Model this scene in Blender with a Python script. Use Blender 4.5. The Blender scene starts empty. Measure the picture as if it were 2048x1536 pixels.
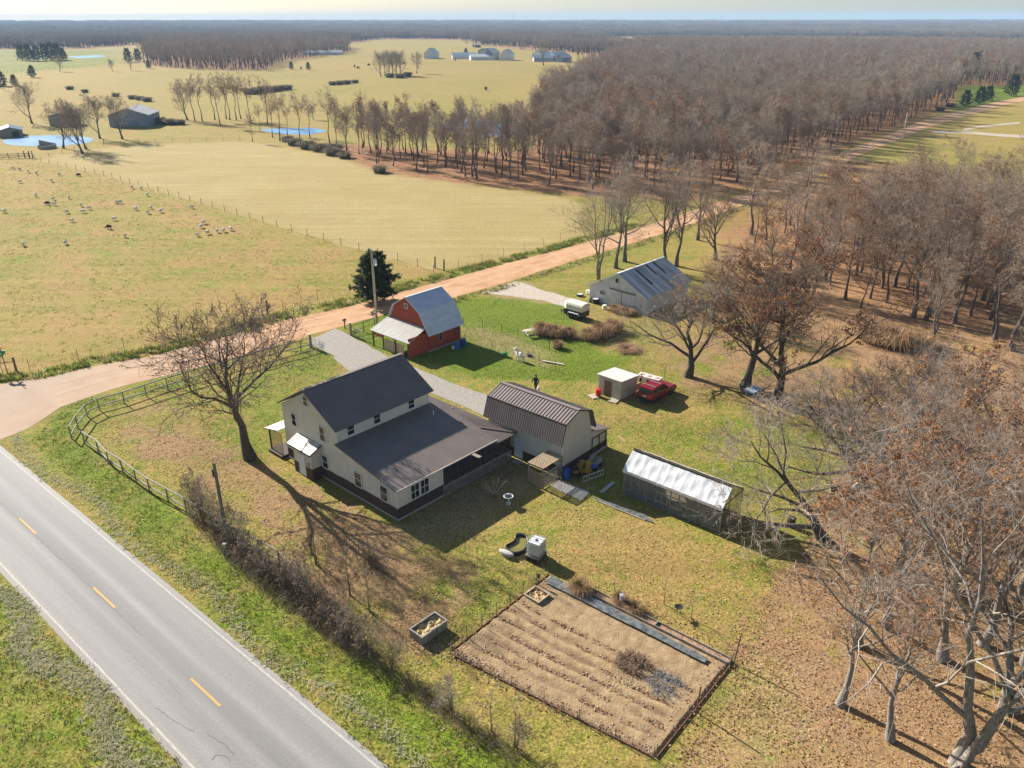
import bpy, bmesh, math, random
import numpy as np
from mathutils import Vector, Matrix

# ---------------------------------------------------------------- camera, sky, sun, exposure
SC = bpy.context.scene
COL = SC.collection
FPX, HZ, CAMH = 1600.0, 40.0, 34.4           # focal length and horizon of the 2048 px photograph, flying height in m
PITCH = math.atan((768 - HZ) / FPX)
cam_d = bpy.data.cameras.new('camera')
cam = bpy.data.objects.new('camera', cam_d); COL.objects.link(cam)
cam_d.sensor_width = 36.0; cam_d.lens = 36.0 * FPX / 2048.0
cam_d.clip_start = 0.5; cam_d.clip_end = 60000
cam.location = (0, 0, CAMH); cam.rotation_euler = (math.pi / 2 - PITCH, 0, 0)
SC.camera = cam

SUN_EL, SHADOW_AZ = 28.0, -43.5              # shadows run towards the lower right
W = bpy.data.worlds.new('World'); SC.world = W; W.use_nodes = True
nt = W.node_tree; bg = nt.nodes['Background']
sky = nt.nodes.new('ShaderNodeTexSky'); sky.sky_type = 'NISHITA'; sky.sun_disc = False
sky.sun_elevation = math.radians(SUN_EL); sky.sun_rotation = math.radians(-46.5)
sky.altitude = 300; sky.air_density = 1.0; sky.dust_density = 0.9; sky.ozone_density = 1.0
nt.links.new(sky.outputs[0], bg.inputs[0]); bg.inputs[1].default_value = 0.052
sun_d = bpy.data.lights.new('sun', 'SUN'); sun_d.energy = 5.0; sun_d.angle = math.radians(0.55); sun_d.color = (1.0, 0.94, 0.85)
sun = bpy.data.objects.new('sun', sun_d); COL.objects.link(sun)
_l = Vector((math.cos(math.radians(SHADOW_AZ)) * math.cos(math.radians(SUN_EL)), math.sin(math.radians(SHADOW_AZ)) * math.cos(math.radians(SUN_EL)), -math.sin(math.radians(SUN_EL))))
sun.rotation_euler = _l.to_track_quat('-Z', 'Y').to_euler(); sun.location = (-60, 60, 60)
SC.view_settings.view_transform = 'Standard'; SC.view_settings.look = 'None'
SC.view_settings.exposure = 1.18; SC.view_settings.gamma = 1.0; SC.view_settings.use_curve_mapping = False
SC.render.engine = 'CYCLES'
SC.cycles.use_denoising = True; SC.cycles.denoiser = 'OPENIMAGEDENOISE'; SC.cycles.denoising_input_passes = 'RGB_ALBEDO_NORMAL'; SC.cycles.denoising_prefilter = 'ACCURATE'
SC.cycles.max_bounces = 5; SC.cycles.diffuse_bounces = 2; SC.cycles.glossy_bounces = 2; SC.cycles.transmission_bounces = 4
SC.cycles.volume_bounces = 0; SC.cycles.sample_clamp_indirect = 4.0; SC.cycles.sample_clamp_direct = 12.0; SC.cycles.transparent_max_bounces = 6

rng = np.random.default_rng(7)
random.seed(7)

# ---------------------------------------------------------------- helpers
def P(u, v, z=0.0):
    """world point at height z that is seen at pixel (u, v) of the 2048 x 1536 photograph"""
    x = (u - 1024) / FPX; y = (768 - v) / FPX
    dy = math.cos(PITCH) + y * math.sin(PITCH); dz = -math.sin(PITCH) + y * math.cos(PITCH)
    t = (CAMH - z) / -dz
    return Vector((x * t, dy * t, z))
def Pn(lst, z=0.0): return np.array([P(u, v, z)[:2] for u, v in lst])

MATS = {}; KIDS = {}
def mat(name, c1, c2=None, scale=4.0, rough=0.85, bump=0.0, bscale=None, metallic=0.0, detail=5.0, stretch=None, lo=0.35, hi=0.65, spec=None, trans=None):
    if name in MATS: return MATS[name]
    m = bpy.data.materials.new(name); m.use_nodes = True; t = m.node_tree; b = t.nodes['Principled BSDF']
    b.inputs['Roughness'].default_value = rough; b.inputs['Metallic'].default_value = metallic
    if spec is not None: b.inputs['Specular IOR Level'].default_value = spec
    if c2 is None: b.inputs['Base Color'].default_value = (*c1, 1)
    if c2 is not None or bump:
        tc = t.nodes.new('ShaderNodeTexCoord'); mp = t.nodes.new('ShaderNodeMapping')
        t.links.new(tc.outputs['Object'], mp.inputs[0])
        if stretch: mp.inputs['Scale'].default_value = stretch
        if c2 is not None:
            n = t.nodes.new('ShaderNodeTexNoise'); n.inputs['Scale'].default_value = scale; n.inputs['Detail'].default_value = detail
            t.links.new(mp.outputs[0], n.inputs[0])
            r = t.nodes.new('ShaderNodeValToRGB'); r.color_ramp.elements[0].position = lo; r.color_ramp.elements[1].position = hi
            r.color_ramp.elements[0].color = (*c1, 1); r.color_ramp.elements[1].color = (*c2, 1)
            t.links.new(n.outputs[0], r.inputs[0]); t.links.new(r.outputs[0], b.inputs['Base Color'])
        if bump:
            n2 = t.nodes.new('ShaderNodeTexNoise'); n2.inputs['Scale'].default_value = bscale or scale * 2; n2.inputs['Detail'].default_value = 4
            t.links.new(mp.outputs[0], n2.inputs[0])
            bp = t.nodes.new('ShaderNodeBump'); bp.inputs['Strength'].default_value = bump; bp.inputs['Distance'].default_value = 0.05
            t.links.new(n2.outputs[0], bp.inputs['Height']); t.links.new(bp.outputs[0], b.inputs['Normal'])
    MATS[name] = m
    return m

def leafy(name, c1, c2=None, scale=2.5, trans=.45):
    """thin leaf or blade: light also passes through it"""
    if name in MATS: return MATS[name]
    m = mat(name, c1, c2, scale, .8); t = m.node_tree; b = t.nodes['Principled BSDF']; tr = t.nodes.new('ShaderNodeBsdfTranslucent'); mx = t.nodes.new('ShaderNodeMixShader'); mx.inputs[0].default_value = trans
    if c2 is None: tr.inputs[0].default_value = (*c1, 1)
    else: t.links.new(b.inputs['Base Color'].links[0].from_socket, tr.inputs[0])
    t.links.new(b.outputs[0], mx.inputs[1]); t.links.new(tr.outputs[0], mx.inputs[2]); t.links.new(mx.outputs[0], t.nodes['Material Output'].inputs[0]); return m
def mat_vary(name, c1, c2, rough=.9):
    """each tree of its own shade"""
    m = mat(name, c1, c2, .5, rough); t = m.node_tree; r = [n for n in t.nodes if n.type == 'VALTORGB'][0]; oi = t.nodes.new('ShaderNodeObjectInfo'); n = [n for n in t.nodes if n.type == 'TEX_NOISE'][0]
    ad = t.nodes.new('ShaderNodeMath'); ad.operation = 'MULTIPLY_ADD'; t.links.new(n.outputs[0], ad.inputs[0]); ad.inputs[1].default_value = .5; sc = t.nodes.new('ShaderNodeMath'); sc.operation = 'MULTIPLY'; sc.inputs[1].default_value = .5; t.links.new(oi.outputs['Random'], sc.inputs[0]); t.links.new(sc.outputs[0], ad.inputs[2]); t.links.new(ad.outputs[0], r.inputs[0]); r.color_ramp.elements[0].position = .2; r.color_ramp.elements[1].position = .8; return m

def mesh_np(name, verts, faces, mats, mi=None, smooth=False):
    """fast mesh: verts (N,3); faces a list of (M,k) index arrays; mi a list of material indices matching the face arrays"""
    me = bpy.data.meshes.new(name)
    verts = np.asarray(verts, np.float32)
    me.vertices.add(len(verts)); me.vertices.foreach_set('co', verts.ravel())
    li, ls, lt, ms, o = [], [], [], [], 0
    for q, f in enumerate(faces):
        f = np.asarray(f, np.int32)
        if not len(f): continue
        k = f.shape[1]; li.append(f.ravel()); ls.append(o + np.arange(len(f)) * k); lt.append(np.full(len(f), k)); o += f.size
        ms.append(np.full(len(f), (mi[q] if mi else 0)))
    li = np.concatenate(li); ls = np.concatenate(ls); lt = np.concatenate(lt); ms = np.concatenate(ms)
    me.loops.add(len(li)); me.loops.foreach_set('vertex_index', li.astype(np.int32))
    me.polygons.add(len(ls)); me.polygons.foreach_set('loop_start', ls.astype(np.int32)); me.polygons.foreach_set('loop_total', lt.astype(np.int32))
    for m in (mats if isinstance(mats, (list, tuple)) else [mats]): me.materials.append(m)
    me.polygons.foreach_set('material_index', ms.astype(np.int32))
    if smooth: me.polygons.foreach_set('use_smooth', np.ones(len(ls), bool))
    me.update(calc_edges=True); me.validate()
    return me

def link(name, data, parent=None):
    o = bpy.data.objects.new(name, data); COL.objects.link(o)
    if parent is not None: o.parent = parent; KIDS.setdefault(parent.name, []).append(o)
    return o
def tag(o, label=None, cat=None, group=None, kind=None):
    if label: o['label'] = label
    if cat: o['category'] = cat
    if group: o['group'] = group
    if kind: o['kind'] = kind
    return o
def thing(name, label, cat, loc=(0, 0, 0), rotz=0.0, group=None):
    o = bpy.data.objects.new(name, None); COL.objects.link(o); o.empty_display_size = 0.3
    o.location = loc; o.rotation_euler = (0, 0, math.radians(rotz))
    return tag(o, label, cat, group)
def dup(src, loc, rotz=0.0, label=None, group=None, scale=None, name=None):
    def cp(s, par):
        c = s.copy(); COL.objects.link(c); c.parent = par
        if name and par is None: c.name = name
        for ch in KIDS.get(s.name, ()): cp(ch, c)
        return c
    r = cp(src, None); r.location = loc; r.rotation_euler = (0, 0, math.radians(rotz))
    if scale: r.scale = scale if isinstance(scale, (tuple, list)) else (scale,) * 3
    if label: r['label'] = label
    if group: r['group'] = group
    return r
class MB:
    """collects polygons, then links them as one mesh object"""
    def __init__(s): s.v = []; s.f = []; s.m = []
    def poly(s, pts, m=0):
        o = len(s.v); s.v += [tuple(p) for p in pts]; s.f.append(tuple(range(o, o + len(pts)))); s.m.append(m); return s
    def hexa(s, a, m=0):
        """8 corners: bottom ring 0-3, top ring 4-7"""
        o = len(s.v); s.v += [tuple(p) for p in a]
        for q in ((3, 2, 1, 0), (4, 5, 6, 7), (0, 1, 5, 4), (1, 2, 6, 5), (2, 3, 7, 6), (3, 0, 4, 7)):
            s.f.append(tuple(o + i for i in q)); s.m.append(m)
        return s
    def box(s, x0, x1, y0, y1, z0, z1, m=0):
        return s.hexa([(x0, y0, z0), (x1, y0, z0), (x1, y1, z0), (x0, y1, z0), (x0, y0, z1), (x1, y0, z1), (x1, y1, z1), (x0, y1, z1)], m)
    def bar(s, p, q, w=0.05, h=None, m=0, up=(0, 0, 1)):
        """a rectangular bar from p to q"""
        p = Vector(p); q = Vector(q); h = w if h is None else h; d = (q - p)
        if d.length < 1e-6: return s
        d.normalize(); up = Vector(up)
        if abs(d.dot(up)) > .98: up = Vector((1, 0, 0))
        sx = d.cross(up).normalized() * (w / 2); sz = sx.cross(d).normalized() * (h / 2)
        return s.hexa([p - sx - sz, p + sx - sz, q + sx - sz, q - sx - sz, p - sx + sz, p + sx + sz, q + sx + sz, q - sx + sz], m)
    def tube(s, pts, r, k=6, m=0, cap=True):
        pts = [Vector(p) for p in pts]; n = len(pts); o = len(s.v)
        rr = list(r) if isinstance(r, (list, tuple)) else [r] * n
        for i, p in enumerate(pts):
            d = (pts[min(i + 1, n - 1)] - pts[max(i - 1, 0)])
            d = d.normalized() if d.length > 1e-9 else Vector((0, 0, 1))
            ref = Vector((0, 0, 1)) if abs(d.z) < .9 else Vector((1, 0, 0))
            a = d.cross(ref).normalized(); b = d.cross(a)
            for j in range(k):
                t = 2 * math.pi * j / k; s.v.append(tuple(p + (a * math.cos(t) + b * math.sin(t)) * rr[i]))
        for i in range(n - 1):
            for j in range(k):
                s.f.append((o + i * k + j, o + i * k + (j + 1) % k, o + (i + 1) * k + (j + 1) % k, o + (i + 1) * k + j)); s.m.append(m)
        if cap:
            s.f.append(tuple(o + j for j in range(k))[::-1]); s.m.append(m)
            s.f.append(tuple(o + (n - 1) * k + j for j in range(k))); s.m.append(m)
        return s
    def lathe(s, prof, k=16, c=(0, 0, 0), m=0):
        o = len(s.v); n = len(prof)
        for r, z in prof:
            for j in range(k):
                t = 2 * math.pi * j / k; s.v.append((c[0] + r * math.cos(t), c[1] + r * math.sin(t), c[2] + z))
        for i in range(n - 1):
            for j in range(k):
                s.f.append((o + i * k + j, o + i * k + (j + 1) % k, o + (i + 1) * k + (j + 1) % k, o + (i + 1) * k + j)); s.m.append(m)
        s.f.append(tuple(o + j for j in range(k))[::-1]); s.m.append(m)
        s.f.append(tuple(o + (n - 1) * k + j for j in range(k))); s.m.append(m)
        return s
    def prism(s, prof, ax, a0, a1, m=0):
        """profile [(p,q)] extruded along axis ax ('x': p=y,q=z; 'y': p=x,q=z; 'z': p=x,q=y)"""
        def pt(p, q, a): return {'x': (a, p, q), 'y': (p, a, q), 'z': (p, q, a)}[ax]
        n = len(prof); o = len(s.v)
        s.v += [pt(p, q, a0) for p, q in prof] + [pt(p, q, a1) for p, q in prof]
        s.f.append(tuple(range(o, o + n))[::-1]); s.m.append(m); s.f.append(tuple(range(o + n, o + 2 * n))); s.m.append(m)
        for i in range(n): s.f.append((o + i, o + (i + 1) % n, o + n + (i + 1) % n, o + n + i)); s.m.append(m)
        return s
    def slab(s, A, B, C, D, th=.1, m=0, rib=0.0, rh=.03, rw=.05, mr=None):
        """roof sheet: eave A-B, ridge D-C (A,D on one side); ribs run from eave to ridge every rib metres"""
        A, B, C, D = map(Vector, (A, B, C, D)); n = (B - A).cross(D - A)
        if n.length < 1e-6: n = (B - A).cross(C - A)
        n.normalize()
        if n.z < 0: n = -n
        s.hexa([A - n * th, B - n * th, C - n * th, D - n * th, A, B, C, D], m)
        if rib:
            k = max(1, round((B - A).length / rib))
            for i in range(k + 1):
                t = min(max(i / k, .004), .996); e = A.lerp(B, t); g = D.lerp(C, t)
                if (g - e).length > .05: s.bar(e + n * rh * .4, g + n * rh * .4, rw, rh, m if mr is None else mr, up=n)
        return s
    def build(s, name, mats, parent=None, smooth=False, bevel=0.0):
        me = bpy.data.meshes.new(name); me.from_pydata(s.v, [], s.f)
        for m in (mats if isinstance(mats, (list, tuple)) else [mats]): me.materials.append(m)
        me.polygons.foreach_set('material_index', np.array(s.m, np.int32))
        bm = bmesh.new(); bm.from_mesh(me); bmesh.ops.recalc_face_normals(bm, faces=bm.faces)
        if bevel: bmesh.ops.bevel(bm, geom=bm.edges[:], offset=bevel, segments=2, affect='EDGES', profile=.6)
        bm.to_mesh(me); bm.free()
        if smooth: me.polygons.foreach_set('use_smooth', np.ones(len(me.polygons), bool))
        return link(name, me, parent)

def pip(x, y, poly):
    poly = np.asarray(poly); inside = np.zeros(x.shape, bool); j = len(poly) - 1
    for i in range(len(poly)):
        xi, yi = poly[i]; xj, yj = poly[j]
        c = ((yi > y) != (yj > y)) & (x < (xj - xi) * (y - yi) / (yj - yi + 1e-12) + xi); inside ^= c; j = i
    return inside
def soft(x, y, poly, sig, n=10, seed=3):
    r = np.random.default_rng(seed); a = np.zeros(x.shape)
    for _ in range(n):
        a += pip(x + r.normal(0, sig) , y + r.normal(0, sig), poly)
    return a / n
def vnoise(x, y, sc, seed=0):
    """smooth value noise in numpy, 0..1"""
    x = x / sc + 1000.5; y = y / sc + 1000.5
    xi = np.floor(x).astype(np.int64); yi = np.floor(y).astype(np.int64); fx = x - xi; fy = y - yi
    fx = fx * fx * (3 - 2 * fx); fy = fy * fy * (3 - 2 * fy)
    def hsh(a, b):
        h = (a * 374761393 + b * 668265263 + seed * 974711) & 0x7fffffff; h = ((h ^ (h >> 13)) * 1274126177) & 0x7fffffff
        return ((h ^ (h >> 16)) & 0xffff) / 65535.0
    return (hsh(xi, yi) * (1 - fx) + hsh(xi + 1, yi) * fx) * (1 - fy) + (hsh(xi, yi + 1) * (1 - fx) + hsh(xi + 1, yi + 1) * fx) * fy
def fbm(x, y, sc, seed=0): return (vnoise(x, y, sc, seed) * .55 + vnoise(x, y, sc * .45, seed + 1) * .3 + vnoise(x, y, sc * .2, seed + 2) * .15)
# ---------------------------------------------------------------- the ground
def axis(fine0, fine1, step, far0, far1, grow=1.045):
    a = list(np.arange(fine0, fine1 + step / 2, step)); s = step
    while a[-1] < far1: s *= grow; a.append(a[-1] + s)
    b = []; s = step; x = fine0
    while x > far0: s *= grow; x -= s; b.append(x)
    return np.array(b[::-1] + a)
GX = axis(-62, 62, .7, -9500, 9500, 1.05); GY = axis(24, 150, .7, -40, 11000, 1.028)
gx, gy = np.meshgrid(GX, GY); shp = gx.shape; x = gx.ravel(); y = gy.ravel()

# plots of land, outlined in the photograph and laid on the ground plane
Z_STUBBLE = Pn([(70, 322), (180, 300), (300, 288), (480, 284), (560, 290), (650, 310), (760, 335), (830, 352), (1000, 378), (1130, 395), (1165, 410), (1160, 470), (1100, 492), (960, 528), (870, 543), (830, 531), (600, 468), (400, 408), (200, 350)])
Z_PASTURE = Pn([(0, 310), (60, 320), (200, 350), (830, 531), (865, 546), (700, 590), (420, 668), (200, 718), (0, 752), (-500, 860), (-500, 310)])
Z_LAWN = Pn([(640, 700), (700, 668), (760, 620), (900, 600), (1010, 598), (1140, 622), (1180, 700), (1240, 730), (1190, 765), (1060, 760), (960, 760), (860, 720), (740, 700)])
Z_LAWN2 = Pn([(430, 800), (560, 720), (640, 680), (700, 760), (560, 860), (520, 940), (420, 960), (380, 900)])
Z_VERGE = Pn([(60, 880), (150, 800), (420, 750), (380, 770), (170, 830), (150, 880), (330, 1010), (420, 1090), (640, 1280), (1040, 1536), (1100, 1620), (820, 1620), (760, 1540)])
Z_VERGE2 = Pn([(-60, 1100), (400, 1560), (300, 1700), (-400, 1600)])
Z_YARD = Pn([(560, 960), (790, 1060), (900, 1100), (1010, 1120), (1000, 1200), (900, 1290), (1000, 1440), (640, 1270), (520, 1120)])
Z_LITTER1 = Pn([(190, 850), (300, 800), (420, 840), (500, 930), (640, 970), (800, 1060), (780, 1110), (560, 1090), (360, 980), (200, 880)])
Z_LITTER2 = Pn([(560, 1090), (800, 1060), (870, 1140), (930, 1330), (760, 1290), (600, 1180)])
Z_DRYLAWN = Pn([(1000, 1110), (1120, 1010), (1250, 1040), (1440, 1090), (1600, 1110), (1560, 1250), (1480, 1290), (1280, 1230), (1110, 1150)])
Z_GREENR = Pn([(1230, 850), (1420, 850), (1560, 830), (1680, 900), (1640, 1060), (1500, 1010), (1280, 900)])
Z_SHEDGROUND = Pn([(1080, 790), (1200, 770), (1330, 740), (1500, 760), (1540, 840), (1330, 850), (1200, 850)])
Z_GROVE = Pn([(1440, 1280), (1600, 1120), (1650, 1000), (1730, 880), (2200, 820), (2600, 1700), (1250, 1700), (1330, 1540), (1480, 1380)])
Z_PATHDIRT = Pn([(1480, 1340), (1600, 1300), (1640, 1400), (1560, 1560), (1440, 1620), (1380, 1560)])
Z_RIGHT = Pn([(1420, 470), (1560, 440), (1700, 420), (2200, 400), (2300, 850), (1720, 890), (1560, 830), (1520, 720), (1430, 640)])
Z_TREES2 = Pn([(1300, 700), (1420, 660), (1700, 690), (1720, 850), (1560, 840), (1330, 780)])
Z_WFLOOR = Pn([(650, 296), (740, 340), (830, 356), (980, 374), (1100, 388), (1180, 392), (1290, 392), (1360, 408), (1440, 388), (1500, 376), (1600, 332), (1700, 294), (1850, 234), (1905, 212), (1912, 172), (2500, 170), (2500, 50), (1300, 50), (1240, 118), (1090, 205), (1060, 296), (1000, 303), (850, 300), (690, 288)])
Z_RUSSET = Pn([(1500, 400), (1700, 320), (1800, 330), (2100, 400), (2300, 640), (1900, 660), (1740, 610), (1620, 540), (1450, 470)])
Z_LEFTWOOD = Pn([(285, 128), (330, 136), (470, 141), (530, 140), (575, 120), (695, 106), (705, 95), (560, 88), (300, 90)])
Z_FAR = Pn([(-900, 104), (150, 100), (240, 93), (300, 90), (700, 88), (760, 79), (950, 81), (975, 92), (1050, 99), (1240, 116), (1300, 60), (3200, 60), (3200, 44), (-900, 44)])
Z_GREENFIELD = Pn([(1925, 163), (2200, 160), (2200, 195), (2010, 200), (1960, 215), (1905, 224), (1912, 195)])
Z_FARGREEN = Pn([(-100, 100), (230, 100), (250, 125), (0, 150), (-100, 150)])
Z_FARTAN = Pn([(560, 130), (780, 98), (1000, 112), (1230, 120), (1090, 200), (1040, 180), (830, 165), (600, 155)])
Z_FARTAN2 = Pn([(0, 150), (250, 132), (340, 140), (160, 165), (80, 175), (0, 200)])
Z_ROUGHGRASS = Pn([(0, 190), (200, 175), (330, 215), (400, 240), (600, 215), (680, 250), (760, 330), (650, 305), (540, 282), (420, 262), (300, 255), (160, 300), (0, 300)])
Z_PENDIRT = Pn([(925, 655), (1000, 660), (1075, 690), (1105, 706), (1095, 735), (1040, 722), (950, 690)])
Z_SHADEBED = Pn([(800, 1060), (890, 985), (1020, 915), (1085, 945), (1060, 1000), (950, 1060), (890, 1098)])
Z_BARNYARD = Pn([(1150, 640), (1250, 600), (1440, 590), (1470, 650), (1330, 720), (1230, 700)])
Z_APRON = Pn([(955, 580), (1040, 560), (1090, 590), (1190, 612), (1150, 620), (1030, 600)])

wx = x + (fbm(x, y, 3.0, 11) - .5) * 3.2; wy = y + (fbm(x, y, 3.0, 21) - .5) * 3.2
dist = np.hypot(x, y)
A = {k: np.zeros(x.shape) for k in ('green', 'litter', 'wood', 'stubble', 'dirt', 'warm')}
def paint(ch, poly, val, sig=1.0, far=False):
    bb = (x > poly[:, 0].min() - 6 * sig) & (x < poly[:, 0].max() + 6 * sig) & (y > poly[:, 1].min() - 6 * sig) & (y < poly[:, 1].max() + 6 * sig)
    a = soft(wx[bb] if not far else x[bb], wy[bb] if not far else y[bb], poly, sig); A[ch][bb] = A[ch][bb] * (1 - a) + val * a
A['green'][:] = .43; A['green'][dist > 170] = .34
paint('green', Z_PASTURE, .34, .6); paint('green', Z_STUBBLE, .30, .5); paint('stubble', Z_STUBBLE, .75, .5)
paint('green', Z_LAWN, .92, 1.2); paint('green', Z_LAWN2, .56, 1.2); paint('green', Z_VERGE, .66, .8); paint('green', Z_VERGE2, .58, .8)
paint('green', Z_YARD, .5); paint('litter', Z_YARD, .5, 1.2); paint('litter', Z_LITTER1, .68, 1.4); paint('litter', Z_LITTER2, .62, 1.2)
paint('green', Z_DRYLAWN, .34, 1.2); paint('warm', Z_DRYLAWN, .55, 1.2); paint('litter', Z_DRYLAWN, .22, 1.2)
paint('green', Z_GREENR, .5, 1.5); paint('litter', Z_GREENR, .35, 1.5)
paint('green', Z_SHEDGROUND, .36, 1.5); paint('warm', Z_SHEDGROUND, .6, 1.5); paint('litter', Z_SHEDGROUND, .28, 1.5)
paint('green', Z_RIGHT, .14, 2.5); paint('warm', Z_RIGHT, .85, 2.5); paint('litter', Z_RIGHT, .68, 2.5)
paint('litter', Z_TREES2, .62, 1.5); paint('green', Z_TREES2, .44, 1.5)
paint('wood', Z_RUSSET, .9, 4); paint('litter', Z_GROVE, .85, 1.2); paint('green', Z_GROVE, .4, 1.2); paint('warm', Z_GROVE, .7, 1.2)
paint('dirt', Z_PATHDIRT, .6, .9); paint('litter', Z_PATHDIRT, .3, .9)
paint('wood', Z_WFLOOR, 1, 1.5); paint('wood', Z_LEFTWOOD, 1, 4, True); paint('wood', Z_FAR, 1, 10, True)
paint('green', Z_GREENFIELD, .95, 2, True); paint('green', Z_FARGREEN, .55, 6, True); paint('warm', Z_FARTAN, .25, 6, True); paint('green', Z_FARTAN2, .2, 5, True)
paint('green', Z_ROUGHGRASS, .32, 3); paint('warm', Z_ROUGHGRASS, .25, 3)
paint('dirt', Z_PENDIRT, .65, .8); paint('dirt', Z_SHADEBED, .75, .4); paint('dirt', Z_BARNYARD, .2, 1.5); paint('warm', Z_BARNYARD, .6, 1.5); paint('green', Z_BARNYARD, .35, 1.5); paint('dirt', Z_APRON, .9, .7)
pk = np.clip((fbm(x, y, 5.5, 71) - .53) * 9, 0, 1) * soft(x, y, Z_PASTURE, .6); A['warm'] = np.maximum(A['warm'], pk * .55); A['green'] -= pk * .12
A['stubble'] *= np.clip(.55 + 1.1 * fbm(x, y, 14, 5), 0, 1.2)
A['wood'] *= np.where((dist > 1150) & (vnoise(x / 2.6, y, 330, 91) > .66), .15, 1.0)
A['litter'] *= np.clip(.25 + 1.5 * fbm(x, y, 2.2, 31), 0, 1.5)
A['green'] += (fbm(x, y, 60, 41) - .5) * .25 * np.clip(dist / 60, .4, 1)
hill = np.clip((dist - 2300) / 3600, 0, 1); hill = hill * hill * (3 - 2 * hill)
z = hill * (8 + 15 * fbm(x, y, 1500, 61) + 10 * np.clip((np.arctan2(x, y) + .05) * 1.2, -.3, .8)) - np.clip((dist - 6600) / 2600, 0, 1) * 26
idx = np.arange(len(x)).reshape(shp)
quads = np.stack([idx[:-1, :-1], idx[:-1, 1:], idx[1:, 1:], idx[1:, :-1]], -1).reshape(-1, 4)

def ground_material():
    m = bpy.data.materials.new('ground_cover'); m.use_nodes = True; t = m.node_tree; N = t.nodes; L = t.links; b = N['Principled BSDF']
    b.inputs['Roughness'].default_value = .95; b.inputs['Specular IOR Level'].default_value = .1
    a1 = N.new('ShaderNodeVertexColor'); a1.layer_name = 'cover'; a2 = N.new('ShaderNodeVertexColor'); a2.layer_name = 'soil'
    s1 = N.new('ShaderNodeSeparateColor'); L.new(a1.outputs[0], s1.inputs[0]); s2 = N.new('ShaderNodeSeparateColor'); L.new(a2.outputs[0], s2.inputs[0])
    tc = N.new('ShaderNodeTexCoord')
    def noise(sc, det=6, rough=.6, dist=0.0):
        n = N.new('ShaderNodeTexNoise'); n.inputs['Scale'].default_value = sc; n.inputs['Detail'].default_value = det; n.inputs['Roughness'].default_value = rough; n.inputs['Distortion'].default_value = dist
        L.new(tc.outputs['Object'], n.inputs[0]); return n.outputs[0]
    def mth(op, a, c, clamp=False):
        n = N.new('ShaderNodeMath'); n.operation = op; n.use_clamp = clamp
        for i, v in enumerate((a, c)):
            if isinstance(v, (int, float)): n.inputs[i].default_value = v
            else: L.new(v, n.inputs[i])
        return n.outputs[0]
    def mix(f, c1, c2):
        n = N.new('ShaderNodeMix'); n.data_type = 'RGBA'
        if isinstance(f, (int, float)): n.inputs[0].default_value = f
        else: L.new(f, n.inputs[0])
        for i, v in ((6, c1), (7, c2)):
            if isinstance(v, tuple): n.inputs[i].default_value = (*v, 1)
            else: L.new(v, n.inputs[i])
        return n.outputs[2]
    def step(v, lo, hi):
        n = N.new('ShaderNodeMapRange'); n.interpolation_type = 'SMOOTHSTEP'; L.new(v, n.inputs[0]); n.inputs[1].default_value = lo; n.inputs[2].default_value = hi; return n.outputs[0]
    nf = noise(5.5, 5, .7); nm = noise(.9, 6, .65); nl = noise(.16, 5, .6); nx = noise(17, 3, .7); nh = noise(2.3, 5, .7, .6); nq = noise(4.2, 4, .85, .4); nv = noise(1.5, 3, .8, .3)
    # dry and green grass
    g = mth('ADD', mth('MULTIPLY', s1.outputs[0], 1.2), mth('ADD', mth('MULTIPLY', nm, 1.0), mth('MULTIPLY', nl, .95)))
    g = step(mth('SUBTRACT', g, 1.08), .14, .80)
    dry = mix(step(nf, .35, .65), (.25, .175, .05), (.40, .295, .095))
    dry = mix(mth('MULTIPLY', s2.outputs[1], .8), dry, mix(step(nh, .35, .65), (.28, .155, .06), (.42, .26, .115)))
    grn = mix(step(nf, .33, .67), (.068, .105, .008), (.195, .255, .024))
    base = mix(g, dry, grn)
    # stubble
    base = mix(mth('MULTIPLY', a1.outputs[1], 1.0), base, mix(step(nf, .35, .65), (.31, .24, .095), (.44, .35, .165)))
    # leaf litter in flecks
    lf = mth('MULTIPLY', step(mth('ADD', mth('MULTIPLY', s1.outputs[1], .8), mth('SUBTRACT', nq, .92)), -.06, .06), .82)
    lit = mix(step(nx, .35, .65), (.17, .088, .044), (.46, .29, .165))
    base = mix(lf, base, lit)
    base = mix(s1.outputs[2], base, mix(step(nm, .35, .65), (.20, .10, .048), (.36, .195, .095)))
    # bare earth
    base = mix(mth('MULTIPLY', s2.outputs[0], step(nh, .25, .6)), base, mix(step(nf, .35, .65), (.27, .165, .09), (.44, .31, .19)))
    v = N.new('ShaderNodeHueSaturation'); v.inputs['Saturation'].default_value = 1.0
    L.new(base, v.inputs['Color']); L.new(mth('ADD', mth('ADD', mth('MULTIPLY', nx, .35), mth('MULTIPLY', step(nf, .3, .7), .34)), mth('ADD', mth('MULTIPLY', step(nv, .25, .75), .26), mth('ADD', mth('MULTIPLY', nl, .3), .35))), v.inputs['Value'])
    L.new(v.outputs[0], b.inputs['Base Color'])
    mp = N.new('ShaderNodeMapping'); mp.inputs['Rotation'].default_value = (0, 0, .79); mp.inputs['Scale'].default_value = (.035, .55, 1); L.new(tc.outputs['Object'], mp.inputs[0]); ns = N.new('ShaderNodeTexNoise'); ns.inputs['Scale'].default_value = 1; ns.inputs['Detail'].default_value = 4; L.new(mp.outputs[0], ns.inputs[0])
    hs2 = N.new('ShaderNodeHueSaturation'); L.new(v.outputs[0], hs2.inputs['Color']); L.new(mth('ADD', mth('MULTIPLY', ns.outputs[0], .5), .75), hs2.inputs['Value']); L.new(hs2.outputs[0], b.inputs['Base Color'])
    bp = N.new('ShaderNodeBump'); bp.inputs['Strength'].default_value = .75; bp.inputs['Distance'].default_value = .12
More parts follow.
